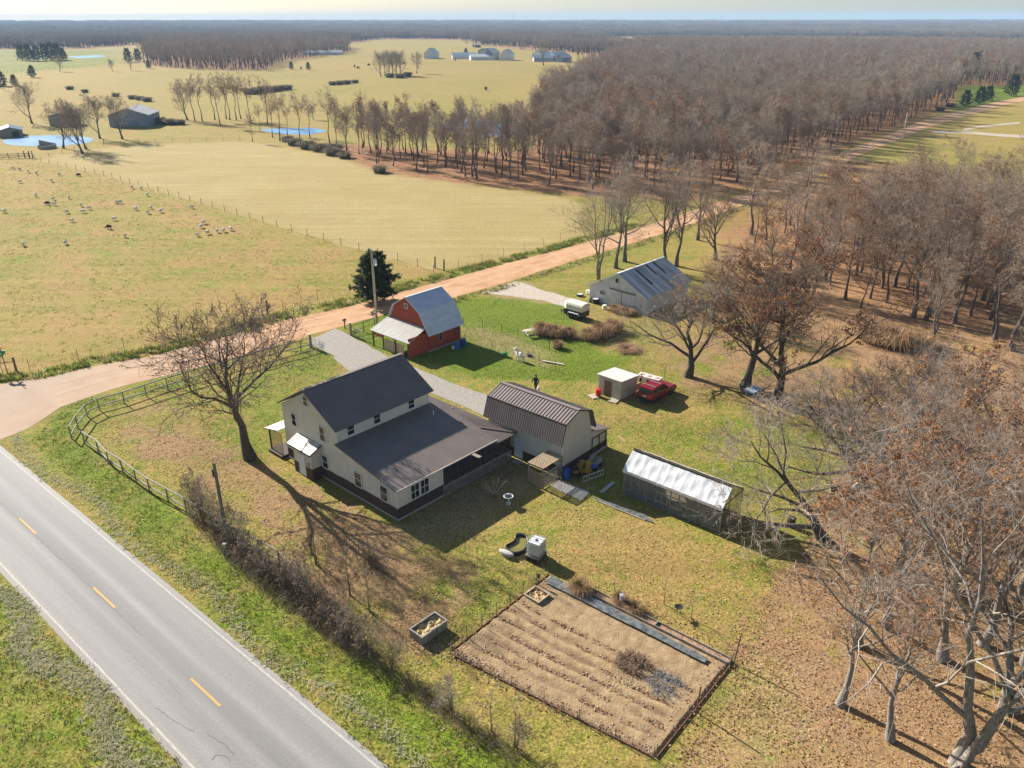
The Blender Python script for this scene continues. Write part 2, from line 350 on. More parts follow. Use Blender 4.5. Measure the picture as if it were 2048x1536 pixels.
    L.new(mth('ADD', mth('MULTIPLY', nf, .6), mth('MULTIPLY', nh, .8)), bp.inputs['Height']); L.new(bp.outputs[0], b.inputs['Normal'])
    return m
me = mesh_np('ground', np.stack([x, y, z], 1), [quads], ground_material(), smooth=True)
c = me.color_attributes.new('cover', 'FLOAT_COLOR', 'POINT'); c.data.foreach_set('color', np.stack([A['green'], A['litter'], A['wood'], A['stubble']], 1).astype(np.float32).ravel())
c = me.color_attributes.new('soil', 'FLOAT_COLOR', 'POINT'); c.data.foreach_set('color', np.stack([A['dirt'], A['warm'], A['warm'] * 0, np.ones(len(x))], 1).astype(np.float32).ravel())
ground = tag(link('ground', me), 'winter grass, leaf litter and fields reaching to the far wooded ridge', 'ground', kind='structure')
def gz(px, py):
    d = np.hypot(px, py); hl = np.clip((d - 2300) / 3600, 0, 1); hl = hl * hl * (3 - 2 * hl)
    return hl * (8 + 15 * fbm(px, py, 1500, 61) + 10 * np.clip((np.arctan2(px, py) + .05) * 1.2, -.3, .8)) - np.clip((d - 6600) / 2600, 0, 1) * 26

# ---------------------------------------------------------------- roads, drives, ponds
def sheet(name, U, Lw, mt, z, label, cat, cross=6, seg=1.6, crown=0.0, jitter=.0):
    """strip between two edge lines of equal count"""
    U = np.asarray(U); Lw = np.asarray(Lw)
    def dens(p):
        out = []
        for i in range(len(p) - 1):
            n = max(1, int(np.linalg.norm((U[i + 1] - U[i])) / seg)); 
            for k in range(n): out.append(p[i] + (p[i + 1] - p[i]) * k / n)
        out.append(p[-1]); return np.array(out)
    a, b_ = dens(U), dens(Lw); n = len(a); a = a.copy(); b_ = b_.copy()
    if jitter:
        r = np.random.default_rng(5)
        a += r.normal(0, jitter, a.shape); b_ += r.normal(0, jitter, b_.shape)
    t = np.linspace(0, 1, cross)[None, :, None]; g = a[:, None] * (1 - t) + b_[:, None] * t
    zz = np.full((n, cross, 1), z) + crown * (1 - (2 * t - 1) ** 2)
    v = np.concatenate([g, zz], 2).reshape(-1, 3); ii = np.arange(n * cross).reshape(n, cross)
    q = np.stack([ii[:-1, :-1], ii[:-1, 1:], ii[1:, 1:], ii[1:, :-1]], -1).reshape(-1, 4)
    me = mesh_np(name, v, [q], mt); 
    if me.polygons[0].normal.z < 0: me.flip_normals()
    return tag(link(name, me), label, cat, kind='structure')

def road_material():
    m = bpy.data.materials.new('worn_asphalt'); m.use_nodes = True; t = m.node_tree; N = t.nodes; L = t.links; b = N['Principled BSDF']; b.inputs['Roughness'].default_value = .8
    tc = N.new('ShaderNodeTexCoord'); sx = N.new('ShaderNodeSeparateXYZ'); L.new(tc.outputs['Object'], sx.inputs[0])
    n = N.new('ShaderNodeTexNoise'); n.inputs['Scale'].default_value = 14; n.inputs['Detail'].default_value = 5; n.inputs['Roughness'].default_value = .8; L.new(tc.outputs['Object'], n.inputs[0])
    mp = N.new('ShaderNodeMapping'); mp.inputs['Scale'].default_value = (1.6, .05, 1); L.new(tc.outputs['Object'], mp.inputs[0])
    n2 = N.new('ShaderNodeTexNoise'); n2.inputs['Scale'].default_value = 1.0; n2.inputs['Detail'].default_value = 5; L.new(mp.outputs[0], n2.inputs[0])
    r = N.new('ShaderNodeValToRGB')                      # tyre tracks polished pale, the lane middle and the seam darker; across the road x = -3.25..3.25
    mr = N.new('ShaderNodeMapRange'); mr.inputs[1].default_value = -3.25; mr.inputs[2].default_value = 3.25; L.new(sx.outputs[0], mr.inputs[0]); L.new(mr.outputs[0], r.inputs[0])
    e = r.color_ramp.elements; e[0].position = 0; e[0].color = (.29, .265, .235, 1); e[1].position = 1; e[1].color = (.30, .285, .27, 1)
    for p_, c_ in ((.10, .255), (.20, .27), (.30, .215), (.40, .265), (.50, .19), (.60, .22), (.66, .28), (.76, .225), (.86, .25)):
        q = e.new(p_); q.color = (c_, c_ * .965, c_ * .94, 1)
    mx = N.new('ShaderNodeMix'); mx.data_type = 'RGBA'; mx.blend_type = 'MULTIPLY'; mx.inputs[0].default_value = 1; L.new(r.outputs[0], mx.inputs[6])
    rr = N.new('ShaderNodeValToRGB'); rr.color_ramp.elements[0].position = .3; rr.color_ramp.elements[0].color = (.68, .68, .68, 1); rr.color_ramp.elements[1].position = .7; rr.color_ramp.elements[1].color = (1.18, 1.17, 1.15, 1); L.new(n.outputs[0], rr.inputs[0])
    L.new(rr.outputs[0], mx.inputs[7])
    m2 = N.new('ShaderNodeMix'); m2.data_type = 'RGBA'; m2.blend_type = 'MULTIPLY'; m2.inputs[0].default_value = .7; L.new(mx.outputs[2], m2.inputs[6])
    r3 = N.new('ShaderNodeValToRGB'); r3.color_ramp.elements[0].position = .3; r3.color_ramp.elements[0].color = (.82, .82, .83, 1); r3.color_ramp.elements[1].position = .7; r3.color_ramp.elements[1].color = (1.12, 1.11, 1.08, 1); L.new(n2.outputs[0], r3.inputs[0]); L.new(r3.outputs[0], m2.inputs[7])
    L.new(m2.outputs[2], b.inputs['Base Color'])
    bp = N.new('ShaderNodeBump'); bp.inputs['Strength'].default_value = .3; bp.inputs['Distance'].default_value = .01; L.new(n.outputs[0], bp.inputs['Height']); L.new(bp.outputs[0], b.inputs['Normal'])
    return m
# the paved road: its own frame, y along the road
RA = 139.4; ra = math.radians(RA)
rc0 = P(187, 1176)                                             # on the centre line where a dash starts
rd = Vector((math.cos(ra), math.sin(ra), 0)); rn = Vector((rd.y, -rd.x, 0))
road_o = MB(); 
N_ = 120
vs = []
for i in range(N_ + 1):
    yy = -130 + 300 * i / N_
    for xx in (-3.42, -3.2, -1.6, 0, 1.6, 3.2, 3.42): vs.append((xx, yy, .012 + .04 * (1 - (xx / 3.42) ** 2)))
ii = np.arange((N_ + 1) * 7).reshape(-1, 7); q = np.stack([ii[:-1, :-1], ii[:-1, 1:], ii[1:, 1:], ii[1:, :-1]], -1).reshape(-1, 4)
road = link('road', mesh_np('road', np.array(vs), [q], road_material()))
tag(road, 'worn grey two-lane paved road crossing the lower left corner', 'road', kind='structure')
road.location = rc0; road.rotation_euler = (0, 0, ra - math.pi / 2)
def rz(xx): return .012 + .04 * (1 - (xx / 3.42) ** 2) + .005
M_YEL = mat('worn_yellow_paint', (.62, .33, .05), (.5, .29, .09), 12, .8)
M_WHT = mat('worn_white_paint', (.52, .495, .44), (.32, .30, .275), 5, .85, stretch=(6, .6, 1))
for k in range(-9, 10):
    y0 = k * 12.45
    m_ = MB(); m_.poly([(-.065, y0 - 3.1, rz(0)), (.065, y0 - 3.1, rz(0)), (.065, y0, rz(0)), (-.065, y0, rz(0))]); m_.build('lane_dash', M_YEL, road)
for sx_ in (-1, 1):
    vs = []; r_ = np.random.default_rng(3 + sx_)
    for i in range(400):
        yy = -128 + .74 * i; w0 = 2.98 + r_.normal(0, .008); vs += [(sx_ * w0, yy, rz(w0)), (sx_ * (w0 + .12), yy, rz(w0 + .12))]
    ii = np.arange(800).reshape(-1, 2); q = np.stack([ii[:-1, 0], ii[:-1, 1], ii[1:, 1], ii[1:, 0]], -1)
    if sx_ < 0: q = q[:, ::-1]
    link('edge_line', mesh_np('edge_line', np.array(vs), [q], M_WHT), road)
M_CRK = mat('crack_sealant', (.13, .12, .11), (.2, .185, .17), 20, .9)
def crack(pts, w, seed):
    r_ = np.random.default_rng(seed); p = []
    for i in range(len(pts) - 1):
        a, b_ = np.array(pts[i]), np.array(pts[i + 1]); n = max(2, int(np.linalg.norm(b_ - a) / .18))
        for k in range(n): p.append(a + (b_ - a) * k / n + r_.normal(0, .035, 2))
    p = np.array(p); d = np.gradient(p, axis=0); d /= np.linalg.norm(d, axis=1)[:, None] + 1e-9; nn = np.stack([-d[:, 1], d[:, 0]], 1); ww = (w * r_.uniform(.4, 1.2, len(p)))[:, None]
    a, b_ = p - nn * ww / 2, p + nn * ww / 2
    v = [(q[0], q[1], rz(q[0]) + .001) for pr in zip(a, b_) for q in pr]; ii = np.arange(len(v)).reshape(-1, 2)
    me = mesh_np('road_crack', np.array(v), [np.stack([ii[:-1, 0], ii[:-1, 1], ii[1:, 1], ii[1:, 0]], -1)], M_CRK)
    if me.polygons[0].normal.z < 0: me.flip_normals()
    link('road_crack', me, road)
def rl(u, v):
    d = P(u, v) - rc0; return (d.dot(rn), d.dot(rd))
crack([(-.12, 30), (-.1, 12), (-.12, 0), (-.1, -7)], .035, 1)
crack([rl(335, 1360), rl(368, 1402)], .03, 2); crack([rl(408, 1462), rl(430, 1478), rl(450, 1490), rl(472, 1518)], .05, 3)
crack([rl(425, 1520), rl(432, 1510), rl(452, 1512), rl(466, 1530)], .05, 4); crack([rl(310, 1415), rl(345, 1440), rl(395, 1468)], .04, 5)

M_DIRT = mat('red_dirt_road', (.40, .205, .09), (.52, .31, .165), .35, .95, .35, 5, stretch=(1, 1, 1))
U = Pn([(-45, 775), (0, 768), (86, 757), (172, 736), (258, 720), (315, 710), (444, 676), (581, 638), (700, 612), (865, 567), (977, 536), (1098, 505), (1290, 452), (1500, 384), (1700, 299), (1850, 239), (1990, 204), (2200, 165)])
Lw = Pn([(38, 895), (52, 858), (120, 815), (222, 778), (330, 752), (385, 738), (500, 706), (630, 668), (752, 634), (900, 597), (1010, 566), (1125, 529), (1330, 466), (1525, 397), (1735, 304), (1868, 251), (2012, 209), (2225, 168)])
U[0] = (-62, 73.5); Lw[0] = (-46.4, 62.6)
def _tan(m):                                                         # the mouth of the road is greyer gravel
    t = m.node_tree; b = t.nodes['Principled BSDF']; src = b.inputs['Base Color'].links[0].from_socket; tc = t.nodes.new('ShaderNodeTexCoord'); sx = t.nodes.new('ShaderNodeSeparateXYZ'); t.links.new(tc.outputs['Object'], sx.inputs[0])
    mr = t.nodes.new('ShaderNodeMapRange'); mr.inputs[1].default_value = -56; mr.inputs[2].default_value = -28; mr.inputs[3].default_value = .9; mr.inputs[4].default_value = 0; t.links.new(sx.outputs[0], mr.inputs[0])
    mx = t.nodes.new('ShaderNodeMix'); mx.data_type = 'RGBA'; t.links.new(mr.outputs[0], mx.inputs[0]); t.links.new(src, mx.inputs[6]); mx.inputs[7].default_value = (.33, .275, .22, 1); t.links.new(mx.outputs[2], b.inputs['Base Color'])
_tan(M_DIRT)
sheet('dirt_road', U, Lw, M_DIRT, .012, 'reddish dirt road running from the paved road up past the woods', 'road', cross=9, jitter=.10)
# paler wheel tracks pressed into it
M_TRACK = mat('packed_dirt_track', (.45, .25, .125), (.54, .34, .195), .8, .95); _tan(M_TRACK)
for f0, f1 in ((.22, .33), (.55, .66)):
    tr = sheet('wheel_track', U[2:] + (Lw[2:] - U[2:]) * f0, U[2:] + (Lw[2:] - U[2:]) * f1, M_TRACK, .02, None, None, cross=3, jitter=.07); tr.parent = bpy.data.objects['dirt_road']
    del tr['kind']
M_GRAV = mat('drive_gravel', (.24, .215, .18), (.33, .30, .26), 3.5, .95, .3, 14, lo=.3, hi=.7)
sheet('gravel_drive', Pn([(672, 656), (700, 672), (775, 712), (870, 752), (930, 775), (985, 793)]), Pn([(618, 682), (655, 705), (700, 742), (830, 776), (905, 803), (968, 832)]), M_GRAV, .018, 'pale gravel drive curving from the gate round behind the house', 'drive', cross=8, jitter=.1)
sheet('barn_drive', Pn([(1035, 561), (1065, 574), (1110, 588), (1180, 606)]), Pn([(962, 585), (1020, 592), (1090, 602), (1150, 618)]), mat('pale_gravel', (.36, .29, .215), (.48, .42, .35), 2.5, .95, .2, 12), .016, 'short pale gravel drive leading off the dirt road to the white barn', 'drive', cross=6, jitter=.16)
sheet('far_drive', Pn([(1862, 262), (1930, 262), (2000, 268), (2120, 274)]), Pn([(1868, 266), (1930, 267), (2000, 273), (2120, 280)]), mat('pale_gravel', (.5, .45, .38)), .02, 'thin pale drive crossing the tan field at far right', 'drive', cross=3)
sheet('farm_track', Pn([(1925, 258), (1960, 252), (2040, 244)]), Pn([(1928, 261), (1962, 255), (2040, 247)]), mat('pale_gravel', (.5, .45, .38)), .024, 'thin pale track joining the far right drive', 'drive', cross=3)
M_WATER = mat('sky_painted_water', (.10, .24, .42), (.16, .33, .52), .15, .35, bump=.06, bscale=.8, spec=.12)  # sky reflection painted in as diffuse blue, gloss kept weak
def pond(name, pts, label, z=.03):
    p = Pn(pts); c_ = p.mean(0); ang = np.linspace(0, 2 * np.pi, 40, endpoint=False); mb = MB()
    n = len(p); per = np.array([p[int(i) % n] * (1 - (i % 1)) + p[(int(i) + 1) % n] * (i % 1) for i in np.linspace(0, n, 40, endpoint=False)])
    for _ in range(3): per = (np.roll(per, 1, 0) + per * 2 + np.roll(per, -1, 0)) / 4
    mb.poly([(a, b_, z) for a, b_ in per]); o = mb.build(name, M_WATER); return tag(o, label, 'pond', kind='structure')
pond('water', [(0, 282), (40, 272), (130, 270), (190, 276), (180, 286), (100, 294), (20, 291)], 'farm pond beside the grey barn at far left')
pond('water', [(515, 260), (560, 256), (630, 256), (658, 262), (620, 270), (560, 268)], 'small blue pond behind the bare thin trees')
pond('water', [(875, 250), (930, 238), (1000, 242), (1050, 262), (1010, 274), (930, 270)], 'pond glinting inside the wood')
pond('water', [(130, 113), (200, 110), (215, 113), (160, 117)], 'sliver of pond in the farthest left field')
# ---------------------------------------------------------------- building helpers
def siding(mb, O, U, n, lohi, z0, z1, dz=.19, lip=.014, m=0):
    """lap boards on a wall: O origin, U along, n outward; lohi(z) -> (u0, u1)"""
    O, U, n = Vector(O), Vector(U), Vector(n); k = max(1, round((z1 - z0) / dz)); dz = (z1 - z0) / k
    for i in range(k):
        za, zb = z0 + i * dz, z0 + (i + 1) * dz; a0, a1 = lohi(za + 1e-4); b0, b1 = lohi(zb - 1e-4)
        if a1 - a0 < .03: continue
        if b1 - b0 < .01: b0 = b1 = (b0 + b1) / 2
        up = Vector((0, 0, 1))
        p = [O + U * a0 + n * lip + up * za, O + U * a1 + n * lip + up * za, O + U * b1 + n * .004 + up * zb, O + U * b0 + n * .004 + up * zb]
        mb.poly(p, m); mb.poly([O + U * a0 + n * .0 + up * za, O + U * a1 + n * .0 + up * za, p[1], p[0]], m)
    return mb
def board_batten(mb, O, U, n, top, u0, u1, z0, du=.3, m=0, w=.05, h=.018):
    """ribs running up a sheet wall"""
    O, U, n = Vector(O), Vector(U), Vector(n); k = max(1, round((u1 - u0) / du))
    for i in range(k + 1):
        u = u0 + (u1 - u0) * i / k; zt = top(u)
        if zt - z0 > .06: mb.bar(O + U * u + n * h / 2 + Vector((0, 0, z0)), O + U * u + n * h / 2 + Vector((0, 0, zt)), w, h, m, up=n)
    return mb
M_FRAME = mat('white_window_frame', (.72, .71, .68), None, rough=.5)
M_GLASS = mat('dark_glass', (.012, .015, .018), (.03, .034, .038), 1.4, .08, spec=.7)
def window(par, O, U, n, u0, u1, z0, z1, cols=1, rows=2, fr=None, fw=.07, lab=None):
    O, U, n = Vector(O), Vector(U), Vector(n); fr = fr or M_FRAME; up = Vector((0, 0, 1)); mb = MB()
    def q(u, z, d): return O + U * u + up * z + n * d
    def rect(a0, a1, b0, b1, d0, d1): mb.hexa([q(a0, b0, d0), q(a1, b0, d0), q(a1, b0, d1), q(a0, b0, d1), q(a0, b1, d0), q(a1, b1, d0), q(a1, b1, d1), q(a0, b1, d1)])
    rect(u0 - fw, u0, z0 - fw, z1 + fw, .0, .07); rect(u1, u1 + fw, z0 - fw, z1 + fw, .0, .07)
    rect(u0, u1, z1, z1 + fw, .0, .07); rect(u0, u1, z0 - fw, z0, .0, .085)
    for i in range(1, cols): uu = u0 + (u1 - u0) * i / cols; rect(uu - .02, uu + .02, z0, z1, .01, .055)
    for j in range(1, rows): zz = z0 + (z1 - z0) * j / rows; rect(u0, u1, zz - .022, zz + .022, .01, .06)
    w = mb.build('window', fr, par)
    if lab: w['label'] = lab
    for i in range(cols):
        for j in range(rows):
            a0 = u0 + (u1 - u0) * i / cols; a1 = u0 + (u1 - u0) * (i + 1) / cols; b0 = z0 + (z1 - z0) * j / rows; b1 = z0 + (z1 - z0) * (j + 1) / rows
            g = MB(); d = .034 + .004 * (j % 2)
            g.hexa([q(a0, b0, .026), q(a1, b0, .026), q(a1, b0, d), q(a0, b0, d), q(a0, b1, .026), q(a1, b1, .026), q(a1, b1, d), q(a0, b1, d)]); g.build('pane', M_GLASS, w)
    return w
def inter(p1, p2, deg):
    t = math.radians(deg); a = Vector((-math.sin(t), math.cos(t), 0)); p1 = P(*p1); p2 = P(*p2); return p1 + a * (p2 - p1).dot(a)
X, Y = Vector((1, 0, 0)), Vector((0, 1, 0))
M_SIDE = mat('cream_lap_siding', (.62, .585, .49), (.69, .655, .56), 1.2, .7)
M_TRIM = mat('white_trim', (.70, .69, .65), None, rough=.6)
M_BROWNROOF = mat('brown_metal_roof', (.165, .132, .117), (.195, .157, .138), .6, .5, spec=.6)
M_BRICK = mat('dark_brown_brick', (.045, .026, .02), (.10, .058, .045), 9, .9, .4, 16)
M_CONC = mat('concrete', (.34, .32, .28), (.46, .44, .40), 5, .9, .2, 20)
M_DARKWOOD = mat('dark_stained_wood', (.05, .034, .025), (.085, .058, .042), 7, .8)
M_GREYWOOD = mat('weathered_grey_wood', (.21, .185, .155), (.34, .305, .26), 6, .9, .3, 18, stretch=(1, 1, .25))
M_TANWOOD = mat('tan_wood', (.36, .26, .16), (.48, .37, .25), 5, .85, .2, 18)

# ---------------------------------------------------------------- the farmhouse
house = thing('farmhouse', 'cream two-storey farmhouse with brown metal roofs and a dark front porch', 'house', P(797, 1041), 47.85)
mb = MB(); mb.box(-.06, 4.66, -.06, 7.0, -.05, .14); mb.box(-.06, 9.7, 7.0, 14.46, -.05, .14); mb.build('footing', M_CONC, house)
mb = MB(); mb.box(-.035, 4.63, -.035, 7.0, .14, 1.05); mb.box(-.035, 9.68, 7.0, 14.43, .14, 1.0); mb.build('brick_skirt', M_BRICK, house)
mb = MB()                                                                     # solid core behind the boards
mb.prism([(0, 1.05), (6.98, 1.05), (6.98, 4.0), (0, 2.70)], 'x', 0, 4.6)
mb.prism([(7.0, 1.0), (14.4, 1.0), (14.4, 5.2), (10.7, 7.4), (7.0, 5.25)], 'x', 0, 9.65)
siding(mb, (0, 0, 0), Y, -X, lambda z: (0 if z < 2.7 else max(0, (z - 2.7) / .185), 7.0 if z < 4.0 else 7.0) if z < 3.98 else (7, 7), 1.05, 3.98)
def gab(z): return (7.0 if z < 5.25 else 7 + (z - 5.25) / .581, 14.4 if z < 5.2 else 14.4 - (z - 5.2) / .5946)
siding(mb, (0, 0, 0), Y, -X, gab, 1.0, 7.36)
siding(mb, (0, 0, 0), X, -Y, lambda z: (0, 4.6), 1.05, 2.66)
siding(mb, (0, 7.0, 0), X, -Y, lambda z: (0, 9.65), 4.0, 5.3)
mb.build('wall', M_SIDE, house)
for p_, q_ in (((-.01, -.01, 1.05), (-.01, -.01, 2.66)), ((-.01, 14.41, 1.0), (-.01, 14.41, 5.15)), ((-.01, 6.99, 4.05), (-.01, 6.99, 5.2)), ((9.66, 6.99, 4.0), (9.66, 6.99, 5.2)), ((4.6, -.02, 1.05), (4.6, -.02, 2.62))): mb = MB(); mb.bar(p_, q_, .10, .10); mb.build('corner_trim', M_TRIM, house)
mb = MB(); mb.slab((-.32, 6.62, 5.30), (10.05, 6.62, 5.30), (10.05, 10.7, 7.62), (-.32, 10.7, 7.62), .1, rib=.235, rh=.022, rw=.035)
mb.slab((10.05, 14.75, 5.22), (-.32, 14.75, 5.22), (-.32, 10.71, 7.62), (10.05, 10.71, 7.62), .1, rib=.235, rh=.022, rw=.035)
rf = mb.build('upper_roof', M_BROWNROOF, house)
mb = MB(); mb.bar((-.34, 10.7, 7.63), (10.07, 10.7, 7.63), .32, .05); mb.build('ridge_cap', M_BROWNROOF, rf)
mb = MB(); mb.slab((-.32, -.34, 2.80), (10.62, -.34, 2.80), (10.62, 6.98, 4.10), (-.32, 6.98, 4.10), .09, rib=.27, rh=.028, rw=.045)
lr = mb.build('lower_roof', M_BROWNROOF, house)
mb = MB(); mb.tube([(8.8, 5.4, 3.7), (8.8, 5.4, 4.25)], .05, 8); mb.build('vent_pipe', mat('white_plastic', (.75, .75, .73), None, rough=.5), lr)
mb = MB(); mb.bar((-.32, -.36, 2.77), (10.62, -.36, 2.77), .06, .1); mb.build('gutter', mat('pale_gutter', (.55, .5, .45), None, rough=.4), lr)
mb = MB(); mb.slab((13.0, -.4, 2.52), (13.0, 11.2, 2.52), (10.3, 11.2, 3.22), (10.3, 2.3, 3.22), .08, rib=.27, rh=.026, rw=.045)
mb.poly([(13.0, -.4, 2.53), (10.3, 2.3, 3.23), (10.3, -.4, 2.53)]); mb.poly([(13.0, -.4, 2.45), (10.3, -.4, 2.45), (10.3, 2.3, 3.13)]); mb.poly([(10.3, -.4, 2.45), (13, -.4, 2.45), (13, -.4, 2.53), (10.3, -.4, 2.53)])
mb.bar((13.02, -.42, 2.55), (10.5, 2.1, 3.2), .16, .05)
mb.build('porch_roof', M_BROWNROOF, house)
# porch
mb = MB(); mb.box(4.63, 12.7, -.02, 6.9, .70, .84); mb.box(9.7, 12.7, 6.9, 11, .70, .84); mb.build('porch_floor', M_GREYWOOD, house)
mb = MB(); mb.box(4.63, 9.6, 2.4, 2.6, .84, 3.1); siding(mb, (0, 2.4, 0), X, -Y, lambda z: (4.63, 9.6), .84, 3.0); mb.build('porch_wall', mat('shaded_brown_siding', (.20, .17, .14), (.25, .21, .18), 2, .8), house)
mb = MB(); mb.box(9.66, 12.5, 6.8, 6.9, .84, 2.75); mb.build('added_sun_block', MATS['shaded_brown_siding'], house)  # added wall that stops low sun from reaching the porch floor
for xx in (4.78, 6.25, 7.8, 9.35, 10.9, 12.5):
    mb = MB(); mb.box(xx - .06, xx + .06, -.01, .11, .84, 2.66 if xx < 10.7 else 2.44); mb.build('porch_post', M_DARKWOOD, house)
for yy in (3.4, 6.6, 9.8):
    mb = MB(); mb.box(12.44, 12.56, yy, yy + .12, .84, 2.46); mb.build('porch_post', M_DARKWOOD, house)
for (p_, q_) in (((4.8, .05, 1.62), (12.5, .05, 1.62)), ((4.8, .05, .98), (12.5, .05, .98)), ((12.5, .05, 1.62), (12.5, 9.8, 1.62)), ((4.8, .05, 2.42), (12.5, .05, 2.40))):
    mb = MB(); mb.bar(p_, q_, .05, .09); mb.build('porch_rail', M_DARKWOOD, house)
mb = MB()
for i in range(58): mb.bar((4.85 + i * .132, .05, .98), (4.85 + i * .132, .05, 1.6), .025, .025)
mb.build('balusters', M_DARKWOOD, house)
for (p_, q_) in (((11.0, .05, 1.0), (12.4, .05, 2.3)), ((12.4, .05, 1.0), (11.0, .05, 2.3))):
    mb = MB(); mb.bar(p_, q_, .05, .07); mb.build('cross_brace', M_DARKWOOD, house)
def lattice(mb, O, U, V, w, h, sp=.13, th=.03, dep=.012):
    """crossed diagonal laths filling a w x h panel spanned by U and V"""
    O, U, V = Vector(O), Vector(U), Vector(V); n = U.cross(V)
    for s_ in (1, -1):
        k = -h
        while k < w + h:
            a0, b0, a1, b1 = (k, 0, k + h, h) if s_ > 0 else (k + h, 0, k, h)
            def clip(a0, b0, a1, b1):
                t0, t1 = 0.0, 1.0; da = a1 - a0
                for lo, hi in ((0, w),):
                    if da > 0: t0 = max(t0, (lo - a0) / da); t1 = min(t1, (hi - a0) / da)
                    else: t0 = max(t0, (hi - a0) / da); t1 = min(t1, (lo - a0) / da)
                return t0, t1
            t0, t1 = clip(a0, b0, a1, b1)
            if t1 - t0 > .03:
                pa = O + U * (a0 + (a1 - a0) * t0) + V * (b0 + (b1 - b0) * t0) + n * (s_ * dep * .6); pb = O + U * (a0 + (a1 - a0) * t1) + V * (b0 + (b1 - b0) * t1) + n * (s_ * dep * .6)
                mb.bar(pa, pb, th, dep, up=n)
            k += sp * 1.414
    for p_, q_ in ((O, O + U * w), (O + V * h, O + V * h + U * w), (O, O + V * h), (O + U * w, O + U * w + V * h)): mb.bar(p_, q_, .05, .035, up=n)
    return mb
UPV = Vector((0, 0, 1))
mb = MB(); lattice(mb, (4.66, -.1, .03), X, Vector((0, .12, .99)).normalized(), 7.85, .72, .10, .032); mb.build('lattice_skirt', M_GREYWOOD, house)
mb = MB(); lattice(mb, (12.66, 0, .03), Y, UPV, 10.5, .66, .12, .032); mb.build('lattice_skirt', M_GREYWOOD, house)
# side entry
mb = MB(); mb.box(-.95, -.03, 9.5, 12.0, 1.08, 2.62); siding(mb, (-.95, 0, 0), Y, -X, lambda z: (9.5, 12.0), 1.08, 2.6); siding(mb, (0, 9.5, 0), X, -Y, lambda z: (-.95, -.03), 1.08, 2.72)
mb.prism([(-.95, 2.6), (-.03, 2.6), (-.03, 3.0), (-.95, 2.64)], 'y', 9.5, 12.0); en = mb.build('entry_wall', M_SIDE, house)
mb = MB(); mb.box(-.98, -.04, 9.47, 12.03, 0, 1.08); mb.build('brick_skirt', M_BRICK, house)
mb = MB(); mb.slab((-1.2, 12.45, 2.56), (-1.2, 9.25, 2.56), (0, 9.25, 3.10), (0, 12.45, 3.10), .06, rib=.22, rh=.03, rw=.05); mb.build('entry_roof', mat('worn_white_tin', (.55, .52, .47), (.68, .65, .6), 2, .5, metallic=.2), house)
mb = MB(); mb.bar((-1.22, 9.22, 2.52), (-1.22, 12.48, 2.52), .05, .12); mb.bar((-1.2, 9.23, 2.53), (0, 9.23, 3.07), .05, .12); mb.build('entry_fascia', M_DARKWOOD, house)
mb = MB(); mb.box(-1.03, -.985, 10.45, 11.18, .12, 1.98); dr = mb.build('door', mat('pale_blue_white_door', (.66, .70, .76), None, rough=.5), house); dr['label'] = 'pale blue-white side door'
mb = MB(); mb.tube([(-1.07, 10.55, 1.02), (-1.03, 10.55, 1.02)], .035, 8); mb.build('handle', mat('steel', (.5, .5, .5), None, rough=.3, metallic=1), dr)
mb = MB(); mb.box(-1.035, -.97, 10.36, 10.44, .1, 2.06); mb.box(-1.035, -.97, 11.19, 11.27, .1, 2.06); mb.box(-1.035, -.97, 10.44, 11.19, 1.99, 2.07); mb.build('door_frame', M_TRIM, house)
mb = MB(); mb.box(-1.12, -.97, 9.75, 9.98, 1.2, 1.55); mb.tube([(-1.13, 9.86, 1.45), (-1.2, 9.86, 1.45)], .09, 12); mb.tube([(-1.02, 9.86, 1.55), (-1.02, 9.86, 2.5)], .025, 6); mb.build('meter_box', mat('galvanised', (.55, .57, .6), (.45, .47, .5), 4, .4, metallic=.6), house)
# back porch on the far side
mb = MB(); mb.slab((3.8, 16.5, 2.42), (-.8, 16.5, 2.42), (-.8, 14.46, 2.85), (3.8, 14.46, 2.85), .07, rib=.25, rh=.025); mb.build('side_porch_roof', mat('worn_white_tin', (.5, .5, .5)), house)
mb = MB(); lattice(mb, (-.45, 14.5, .25), Y, UPV, 1.85, 2.1, .14, .035); mb.build('side_porch_lattice', M_TANWOOD, house)
for pp in ((-.45, 16.35), (1.8, 16.35), (3.7, 16.35)):
    mb = MB(); mb.box(pp[0] - .06, pp[0] + .06, pp[1] - .06, pp[1] + .06, 0, 2.42); mb.build('porch_post', M_DARKWOOD, house)
mb = MB(); mb.box(-.7, 3.9, 14.5, 16.5, .0, .28); mb.build('side_deck', M_DARKWOOD, house)
for u0, u1, z0, z1 in ((12.55, 13.15, 3.62, 4.68), (8.58, 9.2, 3.62, 4.85), (10.5, 11.08, 6.15, 6.92), (8.55, 9.25, 1.12, 2.2), (4.2, 5.0, 1.14, 2.35), (1.05, 1.85, 1.18, 2.4)): window(house, (-.022, 0, 0), Y, -X, u0, u1, z0, z1)
for u0, u1 in ((1.34, 2.13), (2.31, 3.10)): window(house, (0, -.022, 0), X, -Y, u0, u1, 1.22, 2.42, 2, 2)
for u0, u1 in ((1.02, 1.66), (3.68, 4.32), (7.38, 8.02)): window(house, (0, 6.978, 0), X, -Y, u0, u1, 4.36, 5.14)

